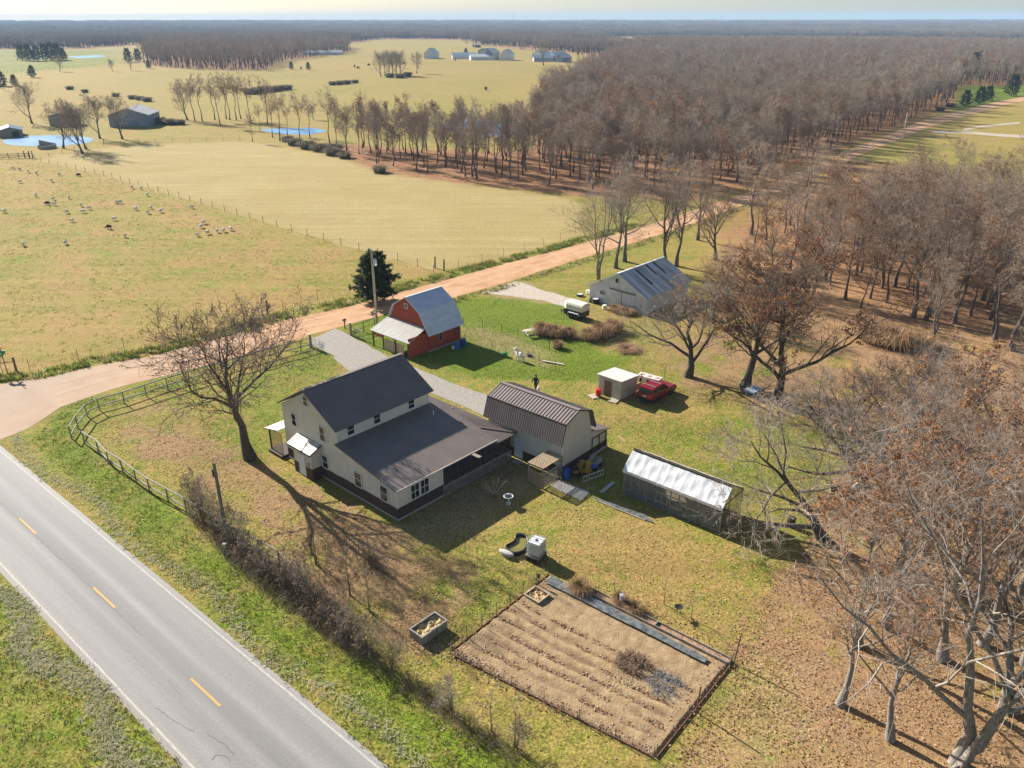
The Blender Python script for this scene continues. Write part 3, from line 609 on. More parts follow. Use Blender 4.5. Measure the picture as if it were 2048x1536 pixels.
# ---------------------------------------------------------------- the gambrel garage
garage = thing('garage', 'cream gambrel-roofed garage with ribbed brown metal roof beside the house', 'garage', inter((1046, 918.5), (1213, 893), 49.5), 49.5)
GL = 8.1
prof = [(0, .55), (4.0, .55), (4.0, 2.9), (3.55, 4.66), (1.9, 5.28), (.22, 4.66), (0, 2.95)]
mb = MB(); mb.prism(prof, 'y', 0, GL)
def gtop(u): return np.interp(u, [0, .22, 1.9, 3.55, 4.0], [2.95, 4.66, 5.28, 4.66, 2.9])
board_batten(mb, (0, 0, 0), X, -Y, gtop, .05, 3.98, .8, .23, w=.04); board_batten(mb, (0, 0, 0), Y, -X, lambda u: 2.95, 0, GL, .62, .23, w=.04)
mb.prism([(4.0, .55), (6.5, .55), (6.5, 1.88), (4.0, 2.62)], 'y', .0, GL); board_batten(mb, (0, 0, 0), X, -Y, lambda u: 2.62 - (u - 4) * .296, 4.05, 6.48, .8, .23, w=.04)
mb.build('wall', mat('cream_metal_siding', (.56, .53, .45), (.63, .6, .52), 1.0, .6), garage)
mb = MB(); mb.box(-.03, 6.53, -.03, GL, .0, .80); mb.build('brick_skirt', M_BRICK, garage)
mb = MB(); mb.box(3.9, 6.58, -.08, 0, -.02, .22); mb.box(6.53, 6.6, 0, GL, -.02, .2); mb.build('footing', M_CONC, garage)
mb = MB()
mb.slab((-.5, GL + .2, 2.98), (-.5, -.22, 2.98), (.10, -.22, 4.74), (.10, GL + .2, 4.74), .07, rib=.24, rh=.05, rw=.07)
mb.slab((.10, GL + .2, 4.75), (.10, -.22, 4.75), (1.9, -.22, 5.42), (1.9, GL + .2, 5.42), .07, rib=.31, rh=.05, rw=.06)
mb.slab((3.68, -.22, 4.75), (3.68, GL + .2, 4.75), (1.9, GL + .2, 5.42), (1.9, -.22, 5.42), .07, rib=.31, rh=.05, rw=.06)
mb.slab((4.36, -.22, 2.95), (4.36, GL + .2, 2.95), (3.69, GL + .2, 4.74), (3.69, -.22, 4.74), .07, rib=.24, rh=.05, rw=.07)
gr = mb.build('gambrel_roof', mat('garage_brown_metal', (.22, .175, .155), (.26, .21, .185), .7, .42, spec=.6), garage)
mb = MB(); mb.bar((1.9, -.24, 5.44), (1.9, GL + .22, 5.44), .34, .05); mb.build('ridge_cap', MATS['garage_brown_metal'], gr)
mb = MB(); mb.bar((.09, -.24, 4.74), (.09, GL + .22, 4.74), .12, .12); mb.build('break_trim', M_DARKWOOD, gr)
mb = MB()
for a_, b_ in (((-.5, 2.95), (.1, 4.72)), ((.1, 4.72), (1.9, 5.40)), ((1.9, 5.40), (3.68, 4.72)), ((3.68, 4.72), (4.36, 2.92))): mb.bar((a_[0], -.24, a_[1]), (b_[0], -.24, b_[1]), .05, .12)
mb.build('rake_trim', M_DARKWOOD, gr)
mb = MB(); mb.slab((6.72, -.25, 1.86), (6.72, GL + .1, 1.86), (4.0, GL + .1, 2.68), (4.0, -.25, 2.68), .06, rib=.3, rh=.03); mb.build('lean_to_roof', MATS['garage_brown_metal'], garage)
mb = MB(); mb.box(-.075, -.03, 4.2, 5.12, .06, 2.02); d_ = mb.build('door', mat('white_door', (.62, .65, .70), None, rough=.5), garage)
mb = MB(); mb.tube([(-.12, 4.3, 1.0), (-.075, 4.3, 1.0)], .035, 8); mb.build('handle', MATS['steel'], d_)
mb = MB()
for p_, q_ in (((4.2, -.06, .25), (4.2, -.06, 1.75)), ((6.25, -.06, .25), (6.25, -.06, 1.72)), ((5.25, -.06, .25), (5.25, -.06, 1.74)), ((4.2, -.06, 1.75), (6.25, -.06, 1.72))): mb.bar(p_, q_, .06, .06)
mb.build('door_outline', M_DARKWOOD, garage)
mb = MB(); mb.bar((-.03, -.02, .8), (-.03, -.02, 2.9), .09, .09); mb.build('corner_trim', M_TRIM, garage)

# ---------------------------------------------------------------- the red barn
RB = thing('red_barn', 'small red gambrel barn with pale blue-grey tin roof and front awning', 'barn', P(857.8, 703.8), 47.7)
M_RED = mat('barn_red_boards', (.30, .045, .022), (.38, .075, .036), 3, .85, .25, 10, stretch=(6, 6, .5))
M_TIN = mat('pale_blue_tin', (.56, .61, .67), (.66, .70, .75), .9, .38, metallic=.15, stretch=(1, 1, 3))
mb = MB(); prof = [(-.02, .12), (6.5, .12), (6.5, 2.55), (5.62, 4.40), (3.35, 5.70), (1.12, 4.40), (-.02, 2.3)]
mb.prism(prof, 'x', 0, 5.05)
def rtop(u): return np.interp(u, [0, 1.12, 3.35, 5.62, 6.5], [2.3, 4.4, 5.7, 4.4, 2.55])
board_batten(mb, (0, 0, 0), Y, -X, rtop, .03, 6.45, .12, .25, w=.03, h=.012); board_batten(mb, (0, -.02, 0), X, -Y, lambda u: 2.25, .03, 5.0, .12, .25, w=.03, h=.012)
mb.build('wall', M_RED, RB)
mb = MB(); mb.box(-.05, 5.1, -.1, 6.55, -.02, .13); mb.build('stone_footing', M_CONC, RB)
mb = MB()
for A_, B_ in (((-.42, 2.02), (1.10, 4.48)), ((1.09, 4.49), (3.36, 5.82))): mb.slab((-.25, A_[0], A_[1]), (5.35, A_[0], A_[1]), (5.35, B_[0], B_[1]), (-.25, B_[0], B_[1]), .05, rib=.2, rh=.018, rw=.03)
for A_, B_ in (((6.75, 2.5), (5.66, 4.48)), ((5.67, 4.49), (3.37, 5.82))): mb.slab((5.35, A_[0], A_[1]), (-.25, A_[0], A_[1]), (-.25, B_[0], B_[1]), (5.35, B_[0], B_[1]), .05, rib=.2, rh=.018, rw=.03)
br = mb.build('gambrel_roof', M_TIN, RB)
mb = MB(); mb.bar((-.26, 3.36, 5.83), (5.36, 3.36, 5.83), .3, .035)
for a_, b_ in (((-.42, 1.98), (1.1, 4.45)), ((1.1, 4.45), (3.36, 5.79)), ((3.36, 5.79), (5.66, 4.45)), ((5.66, 4.45), (6.75, 2.46))): mb.bar((-.27, a_[0], a_[1]), (-.27, b_[0], b_[1]), .05, .09)
mb.build('roof_trim', mat('pale_trim_metal', (.6, .64, .68), None, rough=.4, metallic=.3), br)
mb = MB(); mb.slab((-3.15, 6.45, 1.95), (-3.15, -.25, 1.95), (-.02, .35, 2.78), (-.02, 6.72, 2.78), .05, rib=.24, rh=.03, rw=.06); mb.build('awning_roof', mat('weathered_grey_tin', (.42, .40, .36), (.58, .56, .52), 1.6, .5, metallic=.2, stretch=(.6, 4, 1)), RB)
for yy in (.1, 2.3, 4.4, 6.2):
    mb = MB(); mb.box(-3.0, -2.88, yy - .06, yy + .06, 0, 1.96); mb.build('awning_post', M_DARKWOOD, RB)
mb = MB(); mb.bar((-2.94, -.1, 1.86), (-2.94, 6.35, 1.86), .08, .16); mb.bar((-2.9, 4.4, 1.5), (-2.9, 6.2, 1.5), .05, .3); mb.build('awning_beam', M_RED, RB)
mb = MB(); mb.box(-2.85, -2.80, 1.0, 4.3, .02, 1.35); mb.build('plywood_panel', M_TANWOOD, RB)
mb = MB(); mb.box(-2.9, -.05, .02, .1, .1, 2.35); mb.build('awning_side', M_RED, RB)
window(RB, (0, -.035, 0), X, -Y, 4.15, 4.6, 1.0, 1.75, fr=M_DARKWOOD, fw=.04); w_ = window(RB, (0, -.035, 0), X, -Y, 1.6, 2.0, .95, 1.8, fr=mat('grey_board', (.4, .38, .35), None), fw=.05, cols=1, rows=1)
window(RB, (-.014, 0, 0), Y, -X, 3.25, 3.8, 4.45, 4.98, fr=M_TRIM, fw=.04, rows=1, cols=2)

# ---------------------------------------------------------------- the white barn
t_ = math.radians(47.2)
WB = thing('white_barn', 'low white metal barn with streaked grey tin roof and sliding door', 'barn', P(1178.8, 599.5) - Vector((-math.sin(t_), math.cos(t_), 0)) * 8.9, 47.2)
mb = MB(); mb.prism([(0, 0), (8.9, 0), (8.9, 2.1), (4.3, 4.5), (0, 2.3)], 'x', 0, 10.2)
board_batten(mb, (0, 0, 0), Y, -X, lambda u: np.interp(u, [0, 4.3, 8.9], [2.3, 4.5, 2.1]), .03, 8.87, .0, .26, w=.05, h=.02); board_batten(mb, (0, 0, 0), X, -Y, lambda u: 2.28, .03, 10.1, .0, .26, w=.05, h=.02)
mb.build('wall', mat('white_barn_metal', (.58, .59, .60), (.68, .69, .70), 1.3, .55), WB)
M_STREAK = mat('streaked_grey_tin', (.34, .34, .335), (.70, .69, .67), 1.3, .5, metallic=.0, stretch=(2.6, .12, .12), lo=.38, hi=.6)
mb = MB(); mb.slab((-.35, -.4, 2.22), (10.5, -.4, 2.22), (10.5, 4.3, 4.68), (-.35, 4.3, 4.68), .06, rib=.3, rh=.025); mb.slab((10.5, 9.6, 1.98), (-.35, 9.6, 1.98), (-.35, 4.31, 4.68), (10.5, 4.31, 4.68), .06, rib=.3, rh=.025)
wr = mb.build('roof', M_STREAK, WB)
def onroof(xx, yy): return (xx, yy, 4.68 - (4.3 - yy) * .5234 + .03)
for x0, y0, y1, w in ((3.0, 1.2, 3.9, .42), (5.6, 2.3, 4.1, .34), (7.4, 2.0, 4.1, .3)):
    mb = MB(); mb.hexa([onroof(x0, y0), onroof(x0 + w, y0), onroof(x0 + w, y1), onroof(x0, y1)] + [Vector(onroof(*p)) + Vector((0, -.01, .025)) for p in ((x0, y0), (x0 + w, y0), (x0 + w, y1), (x0, y1))]); mb.build('dark_roof_sheet', mat('rust_black_sheet', (.05, .05, .052), (.09, .085, .08), 3, .7), wr)
mb = MB(); mb.bar((-.37, 4.3, 4.70), (10.5, 4.3, 4.70), .3, .04); mb.bar((-.37, 4.3, 4.62), (-.37, 9.62, 1.94), .05, .16); mb.bar((-.37, 4.3, 4.62), (-.37, -.42, 2.18), .05, .12); mb.build('roof_trim', mat('white_metal_trim', (.72, .72, .71), None, rough=.45), wr)
mb = MB(); mb.box(-.08, -.03, 1.6, 3.6, .05, 2.2); board_batten(mb, (-.08, 0, 0), Y, -X, lambda u: 2.18, 1.65, 3.55, .05, .24, w=.05, h=.02); mb.build('sliding_door', MATS['white_barn_metal'], WB)
mb = MB(); mb.bar((-.12, 1.5, 2.3), (-.12, 5.6, 2.36), .08, .12); mb.bar((-.1, 3.62, .1), (-.1, 3.62, 2.2), .05, .05); mb.build('door_track', mat('rusty_steel', (.12, .09, .07), (.2, .13, .09), 6, .8), WB)
window(WB, (-.03, 0, 0), Y, -X, 6.4, 7.1, 1.25, 1.72, cols=2, rows=1, fw=.05); window(WB, (-.03, 0, 0), Y, -X, 4.32, 4.72, 3.35, 3.85, rows=1, fw=.04, fr=MATS['galvanised'])

# ---------------------------------------------------------------- the garden shed by the car
SH = thing('garden_shed', 'small pale boarded shed with sloping roof beside the red car', 'shed', P(1240.5, 801.6), 48)
M_SHED = mat('pale_shed_boards', (.42, .385, .32), (.52, .485, .42), 2, .8)
mb = MB(); mb.prism([(0, .05), (2.75, .05), (2.75, 1.82), (0, 2.05)], 'y', 0, 2.75)
siding(mb, (0, 0, 0), Y, -X, lambda z: (0, 2.75), .06, 2.03, .19, .035); siding(mb, (0, 0, 0), X, -Y, lambda z: (0, 2.75 if z < 1.82 else max(.0, (2.05 - z) / .0836)), .06, 2.03, .19, .03)
mb.build('wall', M_SHED, SH)
mb = MB(); mb.slab((2.95, -.12, 1.86), (2.95, 2.9, 1.86), (-.15, 2.9, 2.14), (-.15, -.12, 2.14), .06); mb.build('roof', mat('pale_roof_sheet', (.56, .53, .49), (.64, .61, .57), 1.5, .6), SH)
mb = MB(); mb.box(-.075, -.04, 1.1, 1.95, .08, 1.68); d_ = mb.build('door', mat('brown_plank_door', (.15, .085, .05), (.22, .13, .08), 6, .85, stretch=(1, 6, 1)), SH); 
mb = MB(); mb.box(-.09, -.076, 1.2, 1.26, .8, .9); mb.build('latch', MATS['steel'], d_)
mb = MB(); mb.tube([(1.2, -.05, 1.0), (1.2, -.03, 1.0)], .06, 8); mb.build('knot_hole', M_DARKWOOD, SH)
mb = MB(); mb.box(2.78, 2.82, .1, 2.6, 0, .02)
for yy in (.05, 1.0): mb.box(2.8, 3.7, yy, yy + .06, .05, .12)
mb.box(2.80, 3.72, .02, .06, .1, .85); mb.bar((2.8, .04, 1.75), (3.7, .04, 1.75), .05, .06); mb.bar((3.7, .04, 0), (3.7, .04, 1.78), .06, .06); mb.bar((2.83, .04, 0), (2.83, .04, 1.78), .06, .06); mb.bar((2.8, .04, .95), (3.7, .04, 1.7), .035, .04); mb.build('lean_frame', M_TANWOOD, SH)

# ---------------------------------------------------------------- the greenhouse
GHh = thing('greenhouse', 'long greenhouse wrapped in clear plastic sheet with offset double roof', 'greenhouse', P(1438.3, 1067.2), 49.5)
def plastic(name, col, tr, rough=.25):
    m = bpy.data.materials.new(name); m.use_nodes = True; t = m.node_tree; N = t.nodes; L = t.links; out = N['Material Output']; b = N['Principled BSDF']
    b.inputs['Base Color'].default_value = (*col, 1); b.inputs['Roughness'].default_value = rough
    tp = N.new('ShaderNodeBsdfTransparent'); tp.inputs[0].default_value = (.85, .87, .88, 1); mx = N.new('ShaderNodeMixShader'); tc = N.new('ShaderNodeTexCoord')
    mp = N.new('ShaderNodeMapping'); mp.inputs['Scale'].default_value = (.7, 2.2, .7); L.new(tc.outputs['Object'], mp.inputs[0])
    n = N.new('ShaderNodeTexNoise'); n.inputs['Scale'].default_value = 1.6; n.inputs['Detail'].default_value = 5; L.new(mp.outputs[0], n.inputs[0])
    mr = N.new('ShaderNodeMapRange'); mr.inputs[1].default_value = .3; mr.inputs[2].default_value = .7; mr.inputs[3].default_value = tr - .14; mr.inputs[4].default_value = tr + .14; L.new(n.outputs[0], mr.inputs[0])
    bp = N.new('ShaderNodeBump'); bp.inputs['Strength'].default_value = .5; bp.inputs['Distance'].default_value = .06; L.new(n.outputs[0], bp.inputs['Height']); L.new(bp.outputs[0], b.inputs['Normal'])
    L.new(mr.outputs[0], mx.inputs[0]); L.new(b.outputs[0], mx.inputs[1]); L.new(tp.outputs[0], mx.inputs[2]); L.new(mx.outputs[0], out.inputs[0]); return m
M_PLR = plastic('roof_plastic', (.78, .79, .80), .12); M_PLW = plastic('wall_plastic', (.30, .31, .34), .74, .15)
GY1 = 8.4
studs = [GY1 * i / 12 for i in range(13)]
for yy in studs:
    mb = MB(); mb.bar((0.02, yy, 0), (0.02, yy, 2.2), .05, .09); mb.build('stud', M_TANWOOD, GHh)
    mb = MB(); mb.bar((-.05, yy, 2.22), (1.1, yy, 3.36), .04, .08); mb.build('rafter', M_TANWOOD, GHh)
    mb = MB(); mb.bar((1.15, yy, 3.62), (3.45, yy, 2.28), .04, .08); mb.build('rafter', M_TANWOOD, GHh)
mb = MB()
for yy in studs[::2]: mb.bar((3.35, yy, 0), (3.35, yy, 2.25), .05, .09); 
for p_, q_ in (((0, 0, .1), (0, GY1, .1)), ((0, 0, 2.2), (0, GY1, 2.2)), ((0.02, 0, .55), (.02, GY1, .55)), ((1.15, 0, 3.35), (1.15, GY1, 3.35)), ((1.15, 0, 3.6), (1.15, GY1, 3.6)), ((3.35, 0, 2.25), (3.35, GY1, 2.25)), ((0, 0, 0.1), (3.35, 0, .1)), ((0, 0, 2.2), (3.35, 0, 2.2)), ((0, GY1, 2.2), (3.35, GY1, 2.2))): mb.bar(p_, q_, .06, .08)
for yy in (0, GY1): mb.bar((1.15, yy, 0), (1.15, yy, 3.6), .06, .08)
mb.build('frame', M_TANWOOD, GHh)
def sheetgrid(name, A_, B_, C_, D_, nu, nv, sag, mt, par, thick=.012, seed=1):
    """a slack sheet with real sag between the rafters, as a thin double skin"""
    A_, B_, C_, D_ = map(Vector, (A_, B_, C_, D_)); n = (B_ - A_).cross(D_ - A_).normalized(); r_ = np.random.default_rng(seed)
    ph = r_.uniform(0, 6, 4); v = []; 
    for j in range(nv + 1):
        for i in range(nu + 1):
            s_, t2 = i / nu, j / nv; p_ = A_.lerp(B_, s_).lerp(D_.lerp(C_, s_), t2)
            p_ = p_ + n * (sag * (abs(math.sin(s_ * math.pi * 12)) * math.sin(t2 * math.pi) + .35 * math.sin(s_ * 31 + t2 * 9 + ph[0]) + .25 * math.sin(s_ * 57 - t2 * 14 + ph[1]))); v.append(p_)
    k = len(v); v = v + [p_ - n * thick for p_ in v]; f = []
    for j in range(nv):
        for i in range(nu):
            a_ = j * (nu + 1) + i; f.append((a_, a_ + 1, a_ + nu + 2, a_ + nu + 1)); f.append((k + a_ + nu + 1, k + a_ + nu + 2, k + a_ + 1, k + a_))
    me = mesh_np(name, np.array([tuple(p_) for p_ in v]), [np.array(f)], mt, smooth=True); return link(name, me, par)
sheetgrid('roof_sheet', (-.12, 0 - .08, 2.24), (-.12, GY1 + .08, 2.24), (1.12, GY1 + .08, 3.44), (1.12, -.08, 3.44), 96, 10, .03, M_PLR, GHh, seed=2)
sheetgrid('roof_sheet', (3.5, GY1 + .1, 2.28), (3.5, -.1, 2.28), (1.12, -.1, 3.72), (1.12, GY1 + .1, 3.72), 96, 10, .03, M_PLR, GHh, seed=3)
sheetgrid('wall_sheet', (-.05, GY1, .04), (-.05, 0, .04), (-.05, 0, 2.2), (-.05, GY1, 2.2), 60, 6, .015, M_PLW, GHh, seed=4)
sheetgrid('eave_flap', (-.14, GY1 + .08, 2.02), (-.14, -.08, 2.02), (-.13, -.08, 2.26), (-.13, GY1 + .08, 2.26), 60, 3, .02, M_PLR, GHh, seed=8)
mb = MB(); mb.poly([(0, -.03, .05), (3.4, -.03, .05), (3.4, -.03, 2.25), (1.15, -.03, 3.6), (1.1, -.03, 3.4), (0, -.03, 2.2)]); mb.poly([(0, GY1 + .03, .05), (3.4, GY1 + .03, .05), (3.4, GY1 + .03, 2.25), (1.15, GY1 + .03, 3.6), (1.1, GY1 + .03, 3.4), (0, GY1 + .03, 2.2)]); mb.build('end_sheet', M_PLW, GHh)
mb = MB(); mb.poly([(3.42, 0, .05), (3.42, GY1, .05), (3.42, GY1, 2.25), (3.42, 0, 2.25)]); mb.build('back_sheet', M_PLW, GHh)
mb = MB(); mb.box(1.18, 1.24, .1, GY1 - .1, 3.36, 3.62); mb.build('vent_screen', mat('dark_vent_mesh', (.05, .045, .04), (.16, .11, .08), 6, .9), GHh)
for y0, y1 in ((3.2, 4.2), (4.4, 5.4)):
    mb = MB()
    for p_, q_ in (((-.07, y0, .7), (-.07, y1, .7)), ((-.07, y0, 1.5), (-.07, y1, 1.5)), ((-.07, y0, .7), (-.07, y0, 1.5)), ((-.07, y1, .7), (-.07, y1, 1.5))): mb.bar(p_, q_, .04, .05)
    mb.build('vent_window', M_TANWOOD, GHh)
for k, (yy, c_) in enumerate(((1.2, 'clay_pot'), (2.2, 'clay_pot'), (3.5, 'clay_pot'))): pass
mb = MB(); mb.box(.6, 1.5, .6, 7.6, .7, .78)
for yy in (.7, 4, 7.5): mb.box(.65, .75, yy, yy + .08, 0, .7); mb.box(1.4, 1.5, yy, yy + .08, 0, .7)
mb.build('bench', M_TANWOOD, GHh)
# ---------------------------------------------------------------- far farm buildings
def far_shed(name, label, cat, u, v, rot, w, l, he, hr, wall, roof, door=None, group=None, wins=()):
    """a gabled farm building: gable (width w) in the plane x=0 facing -x, length l along x"""
    t = thing(name, label, cat, P(u, v), rot, group)
    mb = MB(); mb.prism([(0, -.1), (w, -.1), (w, he), (w / 2, hr), (0, he)], 'x', 0, l); mb.build('wall', wall, t)
    mb = MB(); o_ = .35; sl = (hr - he) / (w / 2)
    mb.slab((-o_, -o_, he - sl * o_ + .12), (l + o_, -o_, he - sl * o_ + .12), (l + o_, w / 2, hr + .12), (-o_, w / 2, hr + .12), .1, rib=.9, rh=.05); mb.slab((l + o_, w + o_, he - sl * o_ + .12), (-o_, w + o_, he - sl * o_ + .12), (-o_, w / 2 + .01, hr + .12), (l + o_, w / 2 + .01, hr + .12), .1, rib=.9, rh=.05); mb.build('roof', roof, t)
    if door:
        mb = MB(); mb.box(-.06, 0, *door, 0, he * .85); mb.build('door', M_DARKWOOD, t)
    for (sd, a0, a1, z0, z1) in wins:
        if sd == 'g': window(t, (0, 0, 0), Y, -X, a0, a1, z0, z1, 1, 2, fw=.12)
        else: window(t, (0, 0, 0), X, -Y, a0, a1, z0, z1, 1, 2, fw=.12)
    return t
M_BLUEGREY = mat('blue_grey_barn_metal', (.19, .23, .30), (.25, .29, .36), .5, .6); M_PALETIN = mat('pale_tin_roof', (.62, .61, .58), (.72, .71, .68), .5, .5); M_BLUETIN = mat('blue_tin_roof', (.33, .42, .5), (.4, .5, .58), .5, .5)
M_FARWHITE = mat('far_white_wall', (.62, .63, .64), (.7, .71, .72), .5, .7); M_FARGREY = mat('far_grey_wall', (.3, .32, .35), (.38, .4, .42), .5, .7)
far_shed('grey_barn', 'large blue-grey barn with white tin roof beyond the left pond', 'barn', 300, 253.5, 97, 13.5, 14, 4.0, 6.2, M_BLUEGREY, M_PALETIN)
far_shed('storage_shed', 'dark flat grey shed behind bare trees left of the blue-grey barn', 'shed', 150, 252, 95, 8.5, 6, 3.4, 4.2, M_BLUEGREY, mat('dull_tin', (.3, .32, .34), None, rough=.6))
far_shed('animal_shed', 'low open grey shed at the left edge by the pond', 'shed', 47, 273, 120, 7, 9, 2.0, 3.0, M_GREYWOOD, M_BLUETIN, (1, 3))
tr_ = thing('feed_bunk', 'round-ended grey stock shelter box on the grass below the left pond', 'shelter', P(93, 297), 100)
mb = MB()
for k in range(12):
    a0 = math.pi * (k / 12) + math.pi / 2; a1 = math.pi * ((k + 1) / 12) + math.pi / 2
    mb.bar((2.2 * math.cos(a0), 2.2 * math.sin(a0), .5), (2.2 * math.cos(a1), 2.2 * math.sin(a1), .5), .12, 1.0)
mb.bar((0, 2.2, .5), (1.6, 2.2, .5), .12, 1.0); mb.bar((0, -2.2, .5), (1.6, -2.2, .5), .12, 1.0); mb.build('wall', mat('grey_block', (.25, .26, .28), (.33, .34, .36), 1, .8), tr_)
mb = MB(); mb.hexa([(1.6, -2.3, 0), (1.75, -2.3, 0), (1.75, 2.3, 0), (1.6, 2.3, 0), (1.6, -2.3, 1.2), (1.75, -2.3, 1.2), (1.75, 2.3, 2.3), (1.6, 2.3, 2.3)]); mb.build('back_wall', MATS['grey_block'], tr_)
mb = MB(); mb.poly([(-1.9, -1.2, .3), (0, -2.1, .3), (1.6, -2.1, .3), (1.6, 2.1, .3), (0, 2.1, .3), (-1.9, 1.2, .3)]); mb.build('straw_bed', mat('straw', (.45, .33, .14), (.58, .44, .22), 5, .9), tr_)
for nm, lb, u, v, rot, w, l, he, hr, wl, rf_ in (
    ('farm_barn', 'far white barn with tall pale roof, largest of the distant farmstead', 870, 117.5, 80, 11, 16, 5.0, 9.5, M_FARWHITE, M_PALETIN),
    ('farm_shed', 'long low pale shed joined to the right of the far white barn', 905, 118, 8, 9, 24, 3.2, 5.5, M_FARWHITE, M_BLUETIN),
    ('poultry_house', 'bright white low building right of the far barn', 942, 120.5, 12, 10, 22, 3.0, 5.2, M_FARWHITE, M_FARWHITE),
    ('machine_shed', 'far grey shed end just left of the blue farmhouse', 975, 111, 60, 12, 14, 4.5, 7.0, M_FARGREY, M_FARGREY),
    ('distant_barn', 'pale far barn behind the blue farmhouse', 1020, 121, 70, 10, 12, 5.5, 9.5, M_FARWHITE, M_PALETIN),
    ('distant_shed', 'low pale shed between the blue farmhouse and bare tree', 1068, 123.5, 10, 8, 18, 3.2, 5.4, M_FARGREY, M_BLUETIN),
    ('white_farmhouse', 'white farmhouse behind the lone bare tree', 1085, 122, 55, 12, 16, 5.5, 9.0, M_FARWHITE, M_PALETIN),
    ('blue_barn', 'blue-roofed barn at the right of the distant farmstead', 1110, 123, 30, 13, 14, 4.5, 8.0, M_BLUEGREY, M_BLUETIN),
    ('blue_shed', 'small blue shed at the right end of the distant farmstead', 1125, 125, 45, 9, 12, 4.0, 7.0, M_BLUEGREY, M_PALETIN),
    ('hay_barn', 'lone open hay barn at the wood edge right of the farmstead', 1200, 124, 5, 9, 26, 3.2, 5.0, M_DARKWOOD, M_PALETIN),
    ('open_shed', 'long pale open shed at the edge of the left wood', 610, 110, 8, 8, 40, 2.5, 4.5, M_FARWHITE, M_PALETIN),
    ('field_shelter', 'tiny dark shelter in the far field by the wood', 950, 95, 30, 8, 9, 3, 4.5, M_DARKWOOD, M_FARGREY),
    ('left_far_shed', 'pale long shed far off beyond the left pond sliver', 70, 92, 10, 10, 50, 3.5, 5, M_FARWHITE, M_PALETIN),
    ('ridge_shed', 'long white roof on the horizon ridge at far left', 15, 48, 15, 30, 120, 5, 9, M_FARWHITE, M_FARWHITE), ('ridge_barn', 'pale building on the horizon ridge left of centre', 255, 46.5, 5, 30, 90, 5, 9, M_FARWHITE, M_FARWHITE), ('ridge_plant', 'cluster roof of a pale plant below the horizon left of centre', 425, 52, 8, 50, 150, 8, 12, M_FARWHITE, M_FARGREY), ('ridge_house', 'white speck of a building below the horizon above the farmstead', 925, 50, 20, 25, 30, 6, 10, M_FARWHITE, M_FARWHITE), ('ridge_store', 'pale long roof on the horizon at right', 1680, 46, 4, 30, 110, 6, 9, M_FARWHITE, M_FARWHITE)):
    far_shed(nm, lb, nm.split('_')[-1], u, v, rot, w, l, he, hr, wl, rf_)
far_shed('blue_farmhouse', 'two-storey blue farmhouse standing amid the distant farmstead', 'house', 985, 120, 60, 11, 13, 7.0, 10.0, M_BLUEGREY, M_PALETIN, wins=[('g', 2, 3.2, 1.2, 3), ('g', 7.5, 8.7, 1.2, 3), ('g', 2, 3.2, 4.4, 6.2), ('g', 7.5, 8.7, 4.4, 6.2)] + [('s', a, a + 1.2, z, z + 1.8) for a in (2, 6, 10) for z in (1.2, 4.4)])

# ---------------------------------------------------------------- poles
def pole(name, label, u, v, h, r, mt, lean=(0, 0), xf=False, arm=False):
    t = thing(name, label, 'pole', P(u, v)); mb = MB(); mb.tube([(0, 0, 0), (lean[0] * .5, lean[1] * .5, h * .5), (lean[0], lean[1], h)], [r, r * .85, r * .7], 10); mb.build('shaft', mt, t)
    if xf:
        mb = MB(); mb.lathe([(.0, 0), (.2, 0), (.22, .05), (.22, .7), (.18, .76), (.06, .78), (.05, .9), (.0, .9)], 14, (.34, -.1, h - 1.9)); tf = mb.build('transformer', MATS['galvanised'], t, smooth=True)
        mb = MB(); mb.bar((.05, 0, h - 1.5), (.34, -.1, h - 1.5), .06, .1); mb.bar((.05, 0, h - 1.15), (.34, -.1, h - 1.15), .06, .1); mb.build('bracket', MATS['steel'], tf)
        mb = MB(); mb.box(-.1, .12, -.3, -.14, 1.3, 1.95); mb.tube([(0.0, -.19, 1.9), (0, -.17, 4)], .03, 6); mb.build('meter_box', MATS['galvanised'], t)
        mb = MB(); mb.tube([(0, 0, h - .1), (0, 0, h + .18)], .05, 8); mb.tube([(-.08, 0, h - .5), (-.08, 0, h - .2)], .04, 8); mb.build('insulator', M_TRIM, t)
    if arm:
        mb = MB(); mb.bar((-.16, 0, h - .5), (-.16, 0, h - 1.1), .1, .12); mb.build('clamp', M_DARKWOOD, t)
    return t
M_POLE = mat('weathered_pole', (.27, .215, .16), (.4, .33, .25), 3, .9, .2, 12, stretch=(3, 3, .3)); M_POLED = mat('dark_pole', (.12, .105, .085), (.2, .175, .14), 3, .9, .2, 12, stretch=(3, 3, .3))
pole('utility_pole', 'tall pale wooden utility pole with transformer beside the red barn', 754, 650, 9.5, .17, M_POLE, xf=True)
pole('utility_pole', 'dark wooden pole standing in the hedge by the paved road', 457, 1093, 6.9, .15, M_POLED, arm=True)
pole('utility_pole', 'slim pale pole beside the dirt road at the far wood', 1804, 283, 8.6, .17, mat('pale_pole', (.5, .45, .4), (.6, .55, .5), 2, .8))
t_ = thing('marker_post', 'green utility pedestal at the foot of the dark pole', 'pedestal', P(452, 1108)); mb = MB(); mb.box(-.12, .12, -.1, .1, 0, .8); mb.build('body', mat('dull_green_plastic', (.17, .27, .24), None, rough=.6), t_); mb = MB(); mb.box(-.13, .13, -.11, .11, .8, .9); mb.build('cap', mat('pale_green_plastic', (.4, .5, .47), None, rough=.5), t_)

